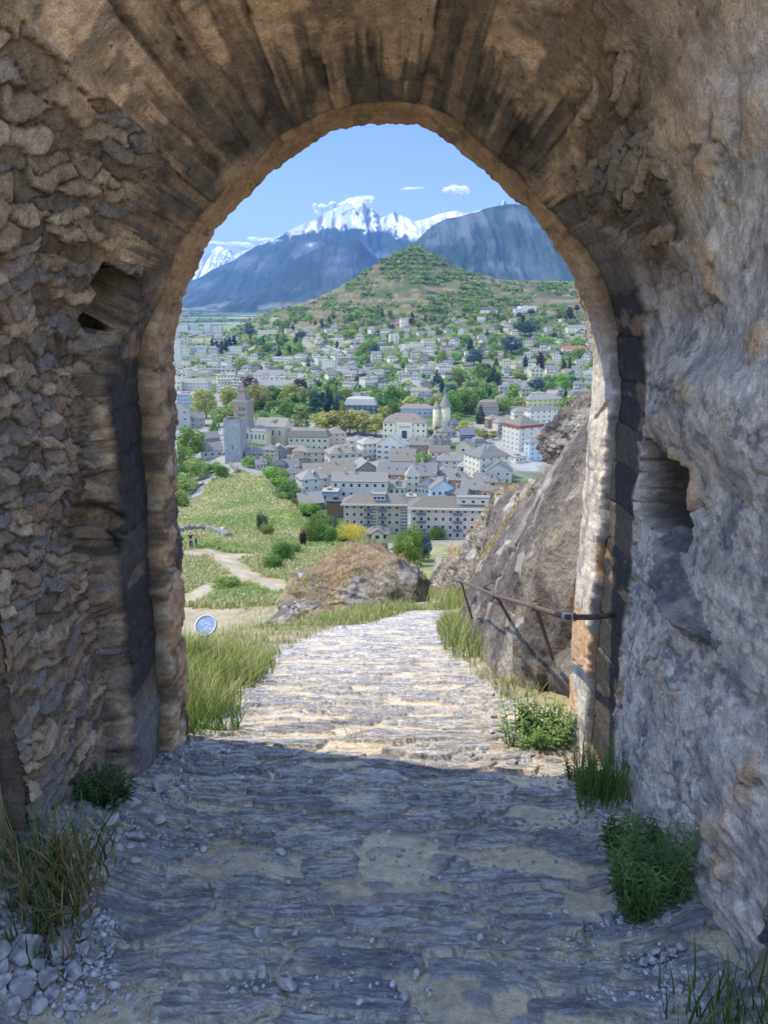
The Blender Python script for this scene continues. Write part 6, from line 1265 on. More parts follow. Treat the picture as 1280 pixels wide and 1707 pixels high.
# tall tussocks on the bank left of the path
gpatch(40000, (-3.2, -.9), (4.15, 8.2), lambda x, Y, l: sst(-PW(Y) * .98, -PW(Y) * 1.12, l + .12 * fbm(x, Y, 2, 8)) * sst(4.1, 4.6, Y) * sst(8.2, 7.0, Y), .23, .0029, [GR1, GR1 * 1.2, GR2, GR2 * 1.2, GR3], .85, 1)
gpatch(9000, (-3.0, -.85), (4.0, 7.5), lambda x, Y, l: sst(-PW(Y) * .95, -PW(Y) * 1.05, l), .18, .0035, [GRD, GR1, GR2], .7, 2)
gpatch(15000, (-5.5, .6), (7.5, 16), lambda x, Y, l: sst(-PW(Y) * 1.0, -PW(Y) * 1.15, l) * (.55 + .45 * sst(.2, -.2, fbm(x / 2, Y / 2, 2, 9))), .15, .006, [GR1, GR2, GR3, GR3 * 1.1, GR2], .5, 3)
gpatch(12000, (-4.5, 2.5), (15, 26), lambda x, Y, l: sst(-PW(Y) * 1.0, -PW(Y) * 1.2, l), .26, .011, [GR1, GR2, GR3, GR2, GR1 * 1.3], .5, 4)
# right of the path, against the rock
gpatch(18000, (.3, 2.6), (7.0, 16), lambda x, Y, l: sst(PW(Y) * .80, PW(Y) * .95, l) * sst(7.0, 8.0, Y), .36, .0045, [GR1, GR1 * 1.2, GR1, GR2 * 1.1, GR3], .7, 5, clump=.6)
gpatch(2500, (.5, 1.3), (4.9, 7.2), lambda x, Y, l: sst(PW(Y) * .86, PW(Y) * 1.0, l), .13, .003, [GR1, GR2, GR3], .6, 6)
gpatch(9000, (.5, 6), (22, 46), lambda x, Y, l: sst(1.2, .3, np.abs(l - .4)) * .9, .55, .016, [GR1, GR2, GR2 * 1.2, GR3], .45, 7, clump=.5)
gpatch(9000, (-9, 1.4), (22, 46), lambda x, Y, l: sst(-.6, -1.4, l) * .8, .4, .016, [GR1, GR2, GR3, GR3], .5, 8)
tag(joined('grass', G, M_BLADE), kind='stuff')
MG1 = np.array((.19, .25, .06)); MG2 = np.array((.34, .35, .10)); MG3 = np.array((.48, .41, .19))
# rough grass over the ridge and the saddle: small tufts that break up the slope
px = r.uniform(285, 640, 46000); row = r.uniform(772, 1012, 46000); A, hit = drop_many(px, row, 45, 320); A = A[hit]; x, Y = A[:, 0], A[:, 1]
dp = np.minimum.reduce([seg_dist(x, Y, p) for p in FP]); k = (dp > 1.6) & (Y < 235) & (Y > 47); A = A[k]; x, Y = A[:, 0], A[:, 1]
nn = fbm(x / 9, Y / 9, 4, 3) + .3 * fbm(x / 2.2, Y / 2.2, 3, 21) + .25; dryk = sst(-.2, .4, nn)
P1 = A.copy(); P1[:, 2] -= .05
for j, (cols, kk) in enumerate((([MG1, MG1 * 1.3, MG2], r.random(len(A)) > dryk), ([MG2, MG3, MG3 * 1.05, MG1], r.random(len(A)) <= dryk))):
    q = P1[kk]; rr = np.repeat(q, 3, axis=0) + r.normal(0, .25, (len(q) * 3, 3)) * np.array((1, 1, 0)); hh = (.28 + .25 * r.random(len(rr))) * np.interp(rr[:, 1], [50, 220], [.9, 1.5])
    v = blades(rr, hh, np.interp(rr[:, 1], [50, 220], [.05, .14]), 31 + j, cols, .7)
    if j == 0: GH = [v]
    else: GH.append(v)
tag(joined('meadow_grass', GH, M_BLADE), kind='stuff')
# dry growth on the rock knoll and the rock face ledges
def ontop(obj_pts, n, seed, keep, h, w, cols):
    rr = np.random.default_rng(seed); Pp = obj_pts.reshape(-1, 3); k = keep(Pp); Pp = Pp[k]; i = rr.integers(0, len(Pp), n); return blades(Pp[i] + rr.normal(0, .03, (n, 3)), h * rr.uniform(.4, 1.3, n), w, seed, cols, .9)
mv = np.empty(len(mound.data.vertices) * 3, dtype=np.float32); mound.data.vertices.foreach_get('co', mv); mv = mv.reshape(-1, 3).astype(float) + np.array(mound.location)
RU = np.array((.30, .18, .085))
GD = [ontop(mv, 7000, 41, lambda P: (P[:, 2] > mound.location.z + .35) & (fbm3(P, .9, 3, 77) > -.05), .22, .010, [RU, RU * 1.2, GR3, GR3 * .8, GR2])]
GD.append(ontop(RKP, 5000, 42, lambda P: (P[:, 1] > 13) & (P[:, 1] < 44) & (fbm3(P, .42, 4, 211) > .12), .13, .010, [RU, RU * 1.3, GR3 * .6, GR2 * .7]))
GD.append(ontop(RKP, 260, 43, lambda P: (P[:, 1] > 5) & (P[:, 1] < 13) & (fbm3(P, .8, 4, 219) > .34), .06, .005, [GR2, GR2 * 1.3, GR3]))
cv = np.empty(len(crag.data.vertices) * 3, dtype=np.float32); crag.data.vertices.foreach_get('co', cv); cv = cv.reshape(-1, 3).astype(float) + np.array(crag.location)
GD.append(ontop(cv, 420, 44, lambda P: P[:, 2] > crag.location.z + .28, .09, .006, [RU, GR3, GR3]))
tag(joined('dry_grass', GD, M_BLADE), kind='stuff')
# ---- single weeds and tufts
def near(px, py): return drop(px, py, .9, 60)
def tuft(px, row, hpx, n, label, cols, spread=.10, w=.004, lean=.5, name='grass_tuft', dirb=None):
    p = near(px, row); k = depth(p) / FPX; q = np.random.default_rng(int(px)); P = np.clip(q.normal(0, 1, (n, 3)), -1.7, 1.7) * np.array((spread, spread, 0)); P[:, 2] = -.03
    o = joined(name, [blades(P, hpx * k * q.uniform(.35, 1.1, n), w, int(px) + 1, cols, lean, .6, dirb)], M_BLADE); o.location = p
    return tag(o, label, 'grass tuft')
def weed(px, row, hpx, stems, label, c1, c2, spread, leaf, lw=.28, name='weed', lean=.35, per=26):
    p = near(px, row); k = depth(p) / FPX; H = hpx * k; q = random.Random(int(px + row)); o = empty(name, p); sb = MB(); V = []; C = []
    for s_ in range(stems):
        t = q.uniform(0, 6.28); rr = spread * math.sqrt(q.random()); bx, by = math.cos(t) * rr, math.sin(t) * rr; h = H * q.uniform(.5, 1.05) * (1 - .35 * rr / spread); lx, ly = math.cos(t) * lean * h * q.uniform(.2, 1), math.sin(t) * lean * h * q.uniform(.2, 1)
        pt = lambda f: Vector((bx + lx * f ** 1.5, by + ly * f ** 1.5, -.03 + (h + .03) * f))
        sb.tube([pt(0), pt(.35), pt(.7), pt(1)], [.0032, .0027, .002, .0008], 4, False)
        for j in range(per):
            f = .12 + .88 * (j + q.random()) / per; b = pt(f); a = j * 2.4 + q.uniform(-.5, .5); L = leaf * q.uniform(.6, 1.2) * (1.15 - .6 * f); up = q.uniform(.05, .7)
            d = Vector((math.cos(a), math.sin(a), up)).normalized(); sd = Vector((-math.sin(a), math.cos(a), q.uniform(-.3, .3))) * L * lw * .5; dr = Vector((0, 0, -L * .12))
            V += [b, b + d * L * .45 + sd, b + d * L + dr, b + d * L * .45 - sd]; cc = (np.array(c1) * (1 - f) + np.array(c2) * f) * q.uniform(.7, 1.3); C += [cc] * 4
    link('stems', sb.mesh('stems', M_STEM), o); link('leaves', mesh_np('leaves', np.array(V), np.arange(len(V)).reshape(-1, 4), M_BLADE, np.array(C), False), o)
    return tag(o, label, 'plant')
M_STEM = mat_plain('weed_stem', (.10, .12, .04), 5, .2, .8)
weed(893, 1240, 100, 46, 'bushy bright green weed in the sun at the foot of the right jamb', (.07, .13, .025), (.17, .25, .055), .17, .07, .26)
weed(972, 1302, 60, 16, 'small yellowing weed with rusty tips at the shadow edge by the right jamb', (.22, .26, .05), (.42, .24, .09), .10, .035, .3)
tuft(1012, 1328, 128, 220, 'dark green tall thin grass at the far end of the right wall', [GRD, GR1, GR1 * 1.1], .075, .0028, .42)
weed(1000, 1316, 62, 18, 'low dark green weed under the tall grass by the right wall', (.045, .085, .02), (.09, .14, .03), .10, .04, .3)
weed(1078, 1508, 185, 64, 'large feathery dark green weed in the shade against the right wall', (.06, .12, .030), (.13, .22, .06), .105, .055, .15, lean=.34, per=36)
weed(1052, 1420, 78, 30, 'dark green low weed left of the large feathery weed', (.04, .08, .02), (.07, .12, .03), .10, .05, .22)
tuft(1240, 1730, 130, 160, 'dark grass tuft in the bottom right corner', [GRD, GRD, GR1 * .8], .10, .0032, .6)
tuft(50, 1468, 100, 420, 'hanging green and straw coloured grass tuft at the left wall foot', [GRD, GR1, GR1 * .8, GR3 * .6], .12, .0036, .95)
tuft(50, 1500, 90, 420, 'dry brown grass under the hanging green tuft at the left wall', [RU * .6, GR3 * .55, RU * .8], .12, .0035, .9)
weed(166, 1338, 76, 26, 'dark leafy weed in the corner between rubble wall and path', (.035, .065, .018), (.06, .10, .028), .11, .05, .34)
tuft(12, 1560, 80, 160, 'small dark grass tuft at the left picture edge above the stone heap', [GRD, GRD * .8, GR1 * .8], .09, .004, .8)
tuft(590, 1236, 36, 26, 'tiny dry sprig in the middle of the sunlit path', [GR3 * .6, GR3 * .7, GR2 * .6], .03, .0022, .9)
tuft(330, 1222, 70, 260, 'bright green grass tuft hard against the left jamb', [GRD, GR1, GR1 * 1.5], .13, .004, .6)
# ---- loose stones
M_LOOSE = mat_col('loose_stone', 18, .2, .5, 60, .92, .006, .2)
def stone_mesh(sd):
    cf = lambda P, d, s_: mixc(np.broadcast_to(srgb(172, 167, 160), P.shape[:-1] + (3,)), srgb(128, 126, 126), sst(-.2, .3, fbm3(P, 1.4, 3, s_))) * (1 + .12 * fbm3(P, 9, 2, s_ + 3))[:, None]
    q = random.Random(sd); o = blob('stone', (0, 0, 0), (1, q.uniform(.62, .9), q.uniform(.42, .7)), (0, 0, 0), sd, 4, .10, colf=cf, mat=M_LOOSE, facets=11, fd=(.48, .86), fr=1.0); me = o.data; bpy.data.objects.remove(o); return me
SM = [stone_mesh(600 + i) for i in range(9)]
q = random.Random(12)
def put_stone(px, row, size, label, group, sink=.25):
    p = near(px, row); s = size * 1.2 * depth(p) / FPX * .5; o = link('stone', q.choice(SM)); z = s * .55 * (1 - sink)
    o.location = p + Vector((0, 0, z)); o.rotation_euler = (q.uniform(-.5, .5), q.uniform(-.5, .5), q.uniform(0, 6.28)); o.scale = (s * q.uniform(.85, 1.15), s, s * q.uniform(.8, 1.1)); tag(o, label, 'stone', group); return o
done = []
def strew(n, region, sz, label, group, gap=.8):
    k = 0; t = 0
    while k < n and t < n * 40:
        t += 1; px, row = region(); s = sz(row) * math.exp(q.gauss(0, .35))
        if any(math.hypot(px - a, (row - b) * 1.3) < gap * .5 * (s + c) for a, b, c in done): continue
        done.append((px, row, s)); put_stone(px, row, s, label, group); k += 1
for px, row, s, l in [(205, 760 + 980, 0, '')][:0] + [(102, 1590, 62, 'largest pale angular stone of the heap in the lower left corner'), (40, 1592, 58, 'grey angular stone left of the largest one in the heap'), (38, 1655, 46, 'rounded pale stone below the two largest of the heap'), (80, 1640, 42, 'angular stone between the rounded one and the largest of the heap'),
    (128, 1482, 38, 'pale rounded stone at the upper end of the heap'), (112, 1530, 36, 'rounded stone just above the largest stone of the heap'), (222, 1350, 40, 'long grey stone lying at the corner of the rubble wall'), (262, 1372, 34, 'flat grey stone right of the long stone at the wall corner'), (182, 1380, 38, 'flat pale stone left of the long stone at the wall corner'), (440, 1540, 0, '')][:9]:
    put_stone(px, row, s, l, None); done.append((px, row, s))
strew(75, lambda: (lambda r_: (q.uniform(0, np.interp(r_, [1440, 1520, 1600, 1700], [130, 170, 150, 130])), r_))(q.uniform(1450, 1705)), lambda r_: np.interp(r_, [1450, 1700], [20, 34]), 'loose grey stone in the heap in the lower left corner', 'stones of the lower left heap')
strew(70, lambda: (lambda r_: (q.uniform(np.interp(r_, [1240, 1300, 1480], [290, 205, 100]), np.interp(r_, [1240, 1300, 1480], [400, 330, 200])), r_))(q.uniform(1245, 1480)), lambda r_: np.interp(r_, [1240, 1480], [10, 19]), 'small grey stone strewn along the foot of the left wall', 'stones along the left wall foot')
strew(55, lambda: (lambda r_: (q.uniform(np.interp(r_, [1270, 1400, 1650], [890, 990, 1080]), np.interp(r_, [1270, 1400, 1650], [985, 1045, 1165])), r_))(q.uniform(1270, 1660)), lambda r_: np.interp(r_, [1270, 1660], [10, 22]), 'small grey stone strewn along the foot of the right wall', 'stones along the right wall foot')
strew(45, lambda: (q.uniform(330, 960), q.uniform(1290, 1690)), lambda r_: np.interp(r_, [1290, 1690], [9, 17]), 'small loose stone lying on the shaded paving', 'stones on the shaded paving', 1.5)
strew(22, lambda: (q.uniform(780, 935), q.uniform(1150, 1290)), lambda r_: np.interp(r_, [1150, 1290], [9, 15]), 'small sunlit stone at the right edge of the path', 'stones at the sunlit path edge')
for px, row, s, l in [(728, 1012, 26, 'flat stone block at the far bend of the path'), (690, 1000, 20, 'pale stone in the grass by the path bend'), (572, 1052, 15, 'small pale stone in the grass left of the path'), (605, 1062, 13, 'small flat stone on the left path edge')]:
    put_stone(px, row, s, l, None, .4)
# fine gravel in the corners
n = 5200; r = np.random.default_rng(17); rowg = r.uniform(1240, 1700, n); side = r.random(n)
pxg = np.where(side < .42, np.interp(rowg, [1240, 1480, 1700], [330, 190, 120]) + r.normal(0, 75, n), np.where(side < .72, np.interp(rowg, [1240, 1700], [930, 1120]) + r.normal(0, 60, n), r.uniform(150, 1100, n)))
A, hit = drop_many(pxg, rowg, 1.2, 6, 260); kk = hit & (np.abs(A[:, 0]) < 1.12); A = A[kk]; kk = (fbm(A[:, 0] / .25, A[:, 1] / .25, 3, 171) > -.15); A = A[kk]
ico = SM[0]; bm = bmesh.new(); bmesh.ops.create_icosphere(bm, subdivisions=1, radius=1); iv = np.array([v.co[:] for v in bm.verts]); itf = np.array([[v.index for v in f.verts] for f in bm.faces]); bm.free()
sz = np.exp(r.normal(math.log(.0055), .45, len(A))); sc3 = sz[:, None] * r.uniform(.6, 1.3, (len(A), 3)) * np.array((1, 1, .7)); V = A[:, None] + iv[None] * sc3[:, None] * (1 + .25 * r.normal(size=(len(A), len(iv), 1))) + np.array((0, 0, .006))
F = (np.arange(len(A))[:, None, None] * len(iv) + itf[None]).reshape(-1, 3); cg = np.repeat((srgb(165, 162, 160)[None] * r.uniform(.5, 1.15, (len(A), 1))), len(iv), axis=0)
tag(link('gravel', mesh_np('gravel', V, F, M_LOOSE, cg, False)), kind='stuff')

# ================================================================== handrail, orientation disc, low walls, poles
M_RUST = mat_plain('rusty_iron', (.10, .060, .044), 30, .45, .7, .4, .4)
hr = empty('handrail', at(893, 1040, 4.0)); inv = Matrix.Translation(-hr.location)
def hpart(o): o.parent = hr; o.matrix_parent_inverse = inv; return o
E = [at(1024, 1025, 3.27), at(985, 1029, 3.25), at(948, 1029, 3.25), at(934, 1026, 3.32), at(893, 1013, 3.95), at(826, 993, 5.6), at(768, 969, 8.6), at(752, 966, 9.2)]
hpart(MB().tube(E, [.0135] * 8, 12).build('rail', M_RUST, None, True))
hpart(MB().tube([at(958, 1029, 3.25), at(940, 1028.5, 3.29)], .021, 12).build('coupling', mat_plain('worn_coupling', (.42, .38, .34), 20, .3, .6), None, True))
for (a, b, Y, c, d_, Y2) in ((893, 1012, 3.95, 915, 1080, 4.55), (826, 993, 5.6, 848, 1030, 6.2), (768, 969, 8.6, 782, 1016, 9.1)):
    t0, t1 = at(a, b, Y), at(c, d_, Y2); hpart(MB().tube([t0 + Vector((0, 0, .005)), t1, t1 + (t1 - t0) * .35], .0125, 10).build('post', M_RUST, None, True)); hpart(MB().tube([t0 - Vector((.022, .0, 0)), t0 + Vector((.022, 0, 0))], .024, 10).build('clamp', M_RUST, None, True))
tag(hr, 'rusty iron pipe handrail on three slanting posts along the rock face', 'handrail')
p = at(343, 1043, 10.5); k = depth(p) / FPX; dk = empty('orientation_disc', p); tilt = Matrix.Rotation(R(-10), 4, 'Z') @ Matrix.Rotation(R(46), 4, 'X')
def tl(o): o.matrix_local = tilt; return o
rr = 19 * k
tl(link('rim', MB().lathe([(rr * .86, -.03), (rr, -.03), (rr * 1.0, .018), (rr * .86, .018), (rr * .86, .0)], 32).mesh('rim', mat_plain('stone_rim', (.40, .38, .34), 12, .2, .9), True), dk))
pn = tl(link('map_panel', MB().lathe([(rr * .855, -.025), (rr * .855, .008)], 32).mesh('map_panel', mat_plain('blue_enamel', (.13, .19, .30), 9, .25, .35, .5)), dk))
mb = MB(); q2 = random.Random(4)
for i in range(26):
    t = q2.uniform(0, 6.28); a = rr * q2.uniform(.1, .62); x, y = math.cos(t) * a, math.sin(t) * a; l = rr * q2.uniform(.06, .2); t2 = t + q2.uniform(-.7, .7); w = rr * .012
    dx, dy = math.cos(t2) * l, math.sin(t2) * l; nx, ny = -math.sin(t2) * w, math.cos(t2) * w
    mb.add([(x - nx, y - ny, .0095 + i * .00005), (x + dx - nx, y + dy - ny, .0095 + i * .00005), (x + dx + nx, y + dy + ny, .0095 + i * .00005), (x + nx, y + ny, .0095 + i * .00005)], [(0, 1, 2, 3)])
o = link('engraved_lines', mb.mesh('engraved_lines', mat_plain('engraving', (.62, .68, .74), 5, .1, .6)), pn); tag(o, kind='stuff')
link('post', MB().tube([(0, .02, -.03), (0, .03, -.5), (0, .03, -1.1)], .045, 10).mesh('post', mat_plain('stone_post', (.34, .31, .27), 10, .2, .9), True), dk)
tag(dk, 'round blue orientation disc with a stone rim standing in the grass left of the path', 'panorama table')
def dry_wall(name, pts, h, th, label):
    P = [drop(a, b) for a, b in pts]; V = []; C = []; n = 14; L = []
    for a, b in zip(P[:-1], P[1:]):
        for i in range(n): L.append(a.lerp(b, i / n))
    L.append(P[-1]); prof = [(-th / 2, -.8), (-th / 2, h * .5), (-th / 2 * .9, h * .92), (-th * .3, h), (th * .3, h), (th / 2 * .9, h * .92), (th / 2, h * .5), (th / 2, -.8)]; G_ = []
    for i, p in enumerate(L):
        d = (L[min(i + 1, len(L) - 1)] - L[max(i - 1, 0)]); d.z = 0; d.normalize(); s_ = Vector((d.y, -d.x, 0)); z = float(ground(p.x, p.y)); hh = 1 + .3 * rnd.uniform(-1, 1)
        G_.append([(p.x + s_.x * a + rnd.uniform(-.04, .04), p.y + s_.y * a + rnd.uniform(-.04, .04), z + b * (hh if b > 0 else 1)) for a, b in prof])
    for e_ in (0, -1):
        m_ = np.mean(G_[e_], axis=0); cap = [tuple(m_)] * len(prof); G_ = [cap] + G_ if e_ == 0 else G_ + [cap]
    G_ = np.array(G_); c = np.broadcast_to(srgb(112, 106, 96), G_.shape) * (1 + .25 * rng.uniform(-1, 1, G_.shape[:2])[..., None]); return tag(grid(name, G_, M_STONE, c), label, 'wall')
dry_wall('dry_stone_wall', [(290, 890), (318, 885), (345, 885), (366, 891), (382, 897)], 0.75, .7, 'low pale stone wall behind the two visitors on the left terrace')
dry_wall('dry_stone_wall', [(318, 826), (328, 815), (340, 808), (356, 803)], 1.3, .7, 'thin curved stone wall at the top left of the grassy ridge')
dry_wall('ruined_wall', [(384, 777), (392, 784), (396, 790)], 2.2, .8, 'ruined stub of wall below the square stone tower')
p = drop(299, 806); kk = depth(p) / FPX; up_ = empty('utility_pole', p); link('mast', MB().tube([(0, 0, -2), (0, 0, 85 * kk)], [.16, .10], 8).mesh('mast', M_METAL), up_)
link('crossarm', MB().box(-8 * kk, 8 * kk, -.1, .1, 26 * kk, 28 * kk).mesh('crossarm', M_METAL), up_); tag(up_, 'thin grey mast with a crossarm at the left edge of the arch', 'pole')
p = drop(371, 897); kk = depth(p) / FPX; tag(MB().box(-.12, .12, -.12, .12, -.5, 16 * kk).box(-.15, .15, -.15, .15, 16 * kk + .002, 16 * kk + .08).build('fence_post', M_METAL), 'short pale post at the right end of the low stone wall', 'post').location = p
# terrace slab under the visitors
# ================================================================== people
M_SKIN = mat_plain('skin', (.50, .30, .21), 6, .06, .6)
def skinned(name, joints, edges, mat, parent, sub=2):
    me = bpy.data.meshes.new(name); me.from_pydata([j[:3] for j in joints], edges, []); ob = bpy.data.objects.new(name, me); COL.objects.link(ob)
    s_ = ob.modifiers.new('s', 'SKIN'); sv = me.skin_vertices[0].data
    for i, j in enumerate(joints): sv[i].radius = (j[3], j[4] if len(j) > 4 else j[3]); sv[i].use_root = i == 0
    sb = ob.modifiers.new('d', 'SUBSURF'); sb.levels = sb.render_levels = sub; dg = bpy.context.evaluated_depsgraph_get(); nm = bpy.data.meshes.new_from_object(ob.evaluated_get(dg)); bpy.data.objects.remove(ob)
    nm.materials.clear(); nm.materials.append(mat); nm.polygons.foreach_set('use_smooth', [True] * len(nm.polygons)); return link(name, nm, parent)
def person(px, row, Y, rz, shirt, trousers, hair, label, arms, stride=.12, hgt=1.74, hat=None):
    d = ray(px, row); p = at(px, row, Y); p.z = float(ground(p.x, p.y)) + .0; p = at(px, row, Y) if abs(p.z - at(px, row, Y).z) < .6 else p
    e = empty('person', p, rz); e.scale = (hgt / 1.74,) * 3; s = stride
    J = [(0, 0, .95, .115, .095), (0, 0, 1.15, .12, .09), (0, .01, 1.36, .15, .095), (0, .01, 1.46, .07, .065), (0, 0, 1.54, .05, .05), (0, -.015, 1.62, .075, .085), (0, -.01, 1.70, .055, .065)]
    Ed = [(0, 1), (1, 2), (2, 3), (3, 4), (4, 5), (5, 6)]
    for sg in (-1, 1):
        b = len(J); J += [(sg * .095, 0, .86, .085), (sg * .10, -sg * s * .5 - .02, .48, .055), (sg * .10, -sg * s + .03, .09, .038), (sg * .105, -sg * s - .12, .04, .036, .03)]; Ed += [(0, b), (b, b + 1), (b + 1, b + 2), (b + 2, b + 3)]
        el, ha = arms[0 if sg < 0 else 1]; b = len(J); J += [(sg * .19, .01, 1.41, .052), (sg * el[0], el[1], el[2], .038), (sg * ha[0], ha[1], ha[2], .028)]; Ed += [(2, b), (b, b + 1), (b + 1, b + 2)]
        hx, hy, hz_ = sg * ha[0], ha[1], ha[2]; v = Vector((ha[0] * sg - el[0] * sg, ha[1] - el[1], ha[2] - el[2])).normalized(); c = len(J); J.append((hx + v.x * .07, hy + v.y * .07, hz_ + v.z * .07, .030, .018)); Ed.append((b + 2, c))
        side = v.cross(Vector((0, 1, .2))).normalized()
        for f in range(4):
            g_ = len(J); o_ = side * (.020 * (f - 1.5)); L = (.055, .068, .072, .06)[f]; J += [(hx + v.x * .10 + o_.x, hy + v.y * .10 + o_.y, hz_ + v.z * .10 + o_.z, .008), (hx + v.x * (.10 + L) + o_.x * 1.1, hy + v.y * (.10 + L) - .015, hz_ + v.z * (.10 + L) + o_.z * 1.1, .007)]; Ed += [(c, g_), (g_, g_ + 1)]
        g_ = len(J); J.append((hx + v.x * .07 + side.x * .05, hy + v.y * .07 - .02, hz_ + v.z * .07 + side.z * .05, .008)); Ed.append((b + 2, g_))
    skinned('body', J, Ed, M_SKIN, e, 1)
    m1 = mat_plain('cloth_' + shirt[0], shirt[1], 8, .12, .9); m2 = mat_plain('cloth_' + trousers[0], trousers[1], 8, .12, .9); m3 = mat_plain('hair_' + hair[0], hair[1], 20, .2, .8)
    SJ = [(0, 0, .93, .145, .115), (0, 0, 1.15, .145, .112), (0, .01, 1.36, .178, .118), (0, .01, 1.46, .085, .08)]; SE = [(0, 1), (1, 2), (2, 3)]
    for sg in (-1, 1):
        el, ha = arms[0 if sg < 0 else 1]; b = len(SJ); SJ += [(sg * .195, .01, 1.41, .068), (sg * el[0], el[1], el[2], .055), (sg * (el[0] * .4 + ha[0] * .6), el[1] * .4 + ha[1] * .6, el[2] * .4 + ha[2] * .6, .045)]; SE += [(2, b), (b, b + 1), (b + 1, b + 2)]
    skinned('shirt', SJ, SE, m1, e)
    TJ = [(0, 0, .96, .142, .112)]; TE = []
    for sg in (-1, 1):
        b = len(TJ); TJ += [(sg * .095, 0, .84, .105), (sg * .10, -sg * s * .5 - .02, .48, .078), (sg * .10, -sg * s + .03, .12, .062)]; TE += [(0, b), (b, b + 1), (b + 1, b + 2)]
    skinned('trousers', TJ, TE, m2, e)
    hb = blob('hair', (0, .012, 1.685), (.098, .108, .095), (0, 0, 0), 71, 3, .06, colf=lambda P, d_, s_: np.broadcast_to(np.array(hair[1]), P.shape), mat=m3); hb.parent = e
    for sg in (-1, 1):
        sh = MB().add([(sg * .10 - .045, -sg * s - .19, 0), (sg * .10 + .045, -sg * s - .19, 0), (sg * .10 + .042, -sg * s + .09, 0), (sg * .10 - .042, -sg * s + .09, 0), (sg * .10 - .035, -sg * s - .17, .055), (sg * .10 + .035, -sg * s - .17, .055), (sg * .10 + .038, -sg * s + .08, .10), (sg * .10 - .038, -sg * s + .08, .10)], [(0, 3, 2, 1), (4, 5, 6, 7), (0, 1, 5, 4), (1, 2, 6, 5), (2, 3, 7, 6), (3, 0, 4, 7)]).build('shoe', M_RAIL, e)
    fc = MB()
    for sg in (-1, 1): fc.box(sg * .032 - .010, sg * .032 + .010, -.103, -.094, 1.635, 1.647)
    link('eyes', fc.mesh('eyes', M_RAIL), e); link('nose', MB().add([(-.012, -.098, 1.60), (.012, -.098, 1.60), (0, -.122, 1.598), (0, -.098, 1.64)], [(0, 1, 2), (0, 2, 3), (1, 3, 2)]).mesh('nose', M_SKIN), e); link('mouth', MB().box(-.022, .022, -.099, -.092, 1.572, 1.579).mesh('mouth', mat_plain('lips', (.35, .14, .11), 3, .05, .6)), e)
    tag(e, label, 'person'); return e
down = ((.25, .03, 1.14), (.27, -.05, .90)); bent = ((.26, .05, 1.16), (.14, -.18, 1.10)); up = ((.25, -.22, 1.36), (.10, -.36, 1.50))
def pack(pe, c, label):
    o = blob('backpack', (0, 0, 0), (.16, .10, .24), (0, 0, 0), 72, 4, .07, colf=lambda P, d_, s_: np.broadcast_to(np.array(c), P.shape), mat=mat_col('pack_cloth', 20, .15, .4, 60), facets=8, fd=(.8, .98)); bpy.context.view_layer.update(); o.matrix_world = pe.matrix_world @ Matrix.Translation((0, .20, 1.24)); tag(o, label, 'backpack')
h1_ = person(650, 933, 66, R(180), ('pale', (.50, .51, .56)), ('dark', (.055, .055, .065)), ('grey', (.24, .21, .18)), 'hiker in a pale shirt and dark trousers walking away beside the green shrubs', (down, bent), .16)
pack(h1_, (.42, .43, .47), 'pale grey backpack on the hiker beside the green shrubs')
h2_ = person(698, 984, 49, R(165), ('white', (.62, .60, .57)), ('olive', (.15, .15, .11)), ('reddish', (.26, .10, .05)), 'red haired hiker in a white shirt at the path bend by the rock', (down, bent), .14)
pack(h2_, (.36, .35, .34), 'grey backpack on the red haired hiker at the path bend')
person(319, 914, 76, R(200), ('black', (.03, .03, .035)), ('black', (.028, .028, .035)), ('dark', (.05, .035, .025)), 'person in dark clothes raising both arms on the left terrace', (up, up), .08)
person(327, 910, 78.5, R(150), ('ochre', (.36, .22, .06)), ('grey', (.07, .07, .08)), ('brown', (.12, .07, .04)), 'person in an ochre top standing behind the dark clothed one on the left terrace', (down, bent), .05)

# ================================================================== clouds, beyond the haze
def mat_cloud():
    m, nt, b = newmat('cloud'); b.inputs['Base Color'].default_value = (.97, .97, .97, 1); b.inputs['Roughness'].default_value = 1; b.inputs['Specular IOR Level'].default_value = 0
    t = N(nt, 'ShaderNodeBsdfTranslucent', {'Color': (.98, .98, .98, 1)}); mx = N(nt, 'ShaderNodeMixShader', {0: .5, 1: b.outputs[0], 2: t.outputs[0]}); tr = N(nt, 'ShaderNodeBsdfTransparent')
    a = N(nt, 'ShaderNodeVertexColor', layer_name='Col'); sp = N(nt, 'ShaderNodeSeparateColor', {0: a.outputs[0]}); m2 = N(nt, 'ShaderNodeMixShader', {0: sp.outputs[0], 1: tr.outputs[0], 2: mx.outputs[0]}); nt.links.new(m2.outputs[0], nt.nodes['Material Output'].inputs['Surface']); return m
M_CLOUD = mat_cloud()
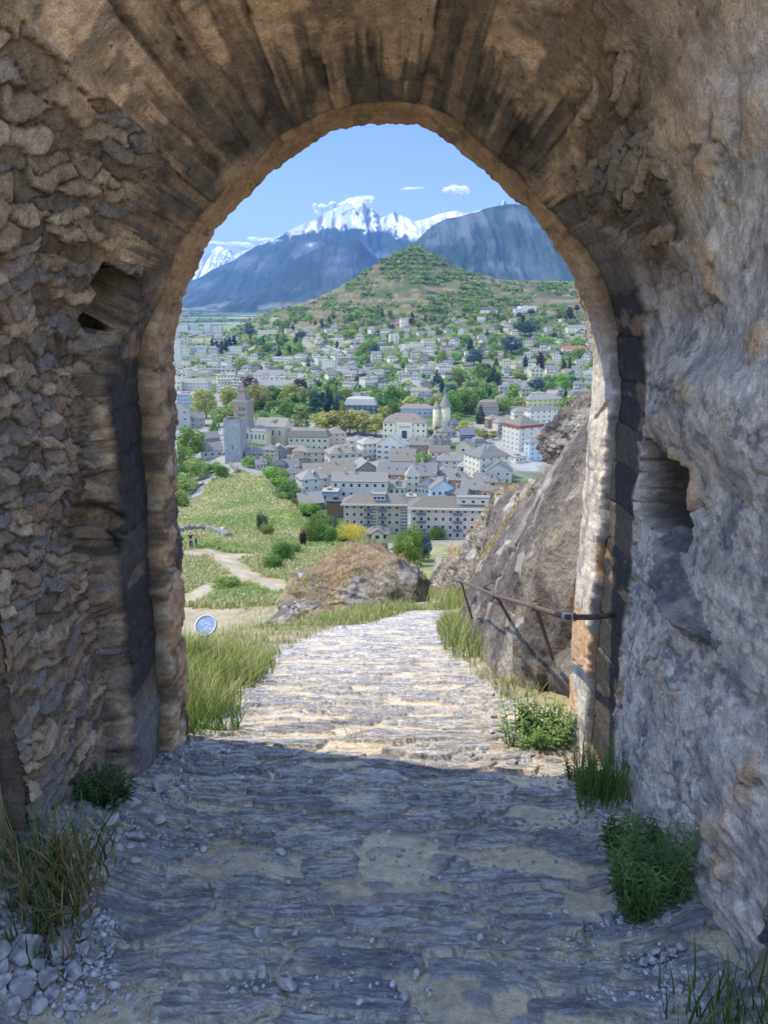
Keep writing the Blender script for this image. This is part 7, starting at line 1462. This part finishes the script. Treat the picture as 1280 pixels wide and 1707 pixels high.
def cloud(px, row, w, h, op, seed, Y=31000):
    """thousands of tiny translucent flakes, denser in the middle"""
    c = at(px, row, Y); k = depth(c) / FPX; r = np.random.default_rng(seed); m = 9; cc = np.stack([r.uniform(-.38, .38, m), r.uniform(-.2, .2, m), r.uniform(-.22, .2, m) * .8], 1); cr = r.uniform(.16, .34, m) * (1 - 1.2 * np.abs(cc[:, 0]))
    n = 7000; i = r.choice(m, n, p=cr ** 2 / (cr ** 2).sum()); d = r.normal(size=(n, 3)); d /= np.linalg.norm(d, axis=1)[:, None]; rad = r.random(n) ** .45
    op = min(1, op * 1.5); C = (cc[i] + d * (cr[i] * rad)[:, None]) * np.array((w, w * .5, h * 1.25)) * k; V, F = leaf_quads(C, d + .4 * r.normal(size=d.shape) + np.array((0, 0, .3)), h * k * .055, r)
    o = link('cloud', mesh_np('cloud', V, F, M_CLOUD, np.repeat(op * (1.1 - rad), 4)[:, None] * np.ones(3), False)); o.location = c; return o
for i, (a, b, w, h, op, l) in enumerate([(760, 318, 50, 20, .8, 'small white cloud alone in the sky right of the snowy peak'), (534, 346, 28, 20, .7, 'small round white cloud left of the snowy summit'), (594, 335, 66, 22, .5, 'white cloud clinging to the snowy summit'), (564, 345, 34, 22, .45, 'pale cloud between the round cloud and the summit'),
      (386, 409, 80, 20, .5, 'flat white cloud over the far left snow range'), (440, 399, 56, 14, .35, 'thin white cloud right of the far left snow range'), (688, 313, 50, 7, .18, 'faint thin cloud streak left of the lone cloud')]):
    tag(cloud(a, b, w, h, op, 3 * i + 1, max(16500, 1850 / slope(b))), l, 'cloud')
# ------------------------------------------------------------------ the air
hz = MB().box(-24000, 24000, -400, 27000, -150, 1680).build('haze', None)
m = bpy.data.materials.new('haze'); m.use_nodes = True; nt = m.node_tree
for n in list(nt.nodes):
    if n.type != 'OUTPUT_MATERIAL': nt.nodes.remove(n)
pv = N(nt, 'ShaderNodeVolumePrincipled', {'Color': (.20, .38, .80, 1), 'Density': 3.4e-5, 'Anisotropy': 0.0})
nt.links.new(pv.outputs[0], [n for n in nt.nodes if n.type == 'OUTPUT_MATERIAL'][0].inputs['Volume'])
hz.data.materials.clear(); hz.data.materials.append(m); tag(hz, kind='stuff')
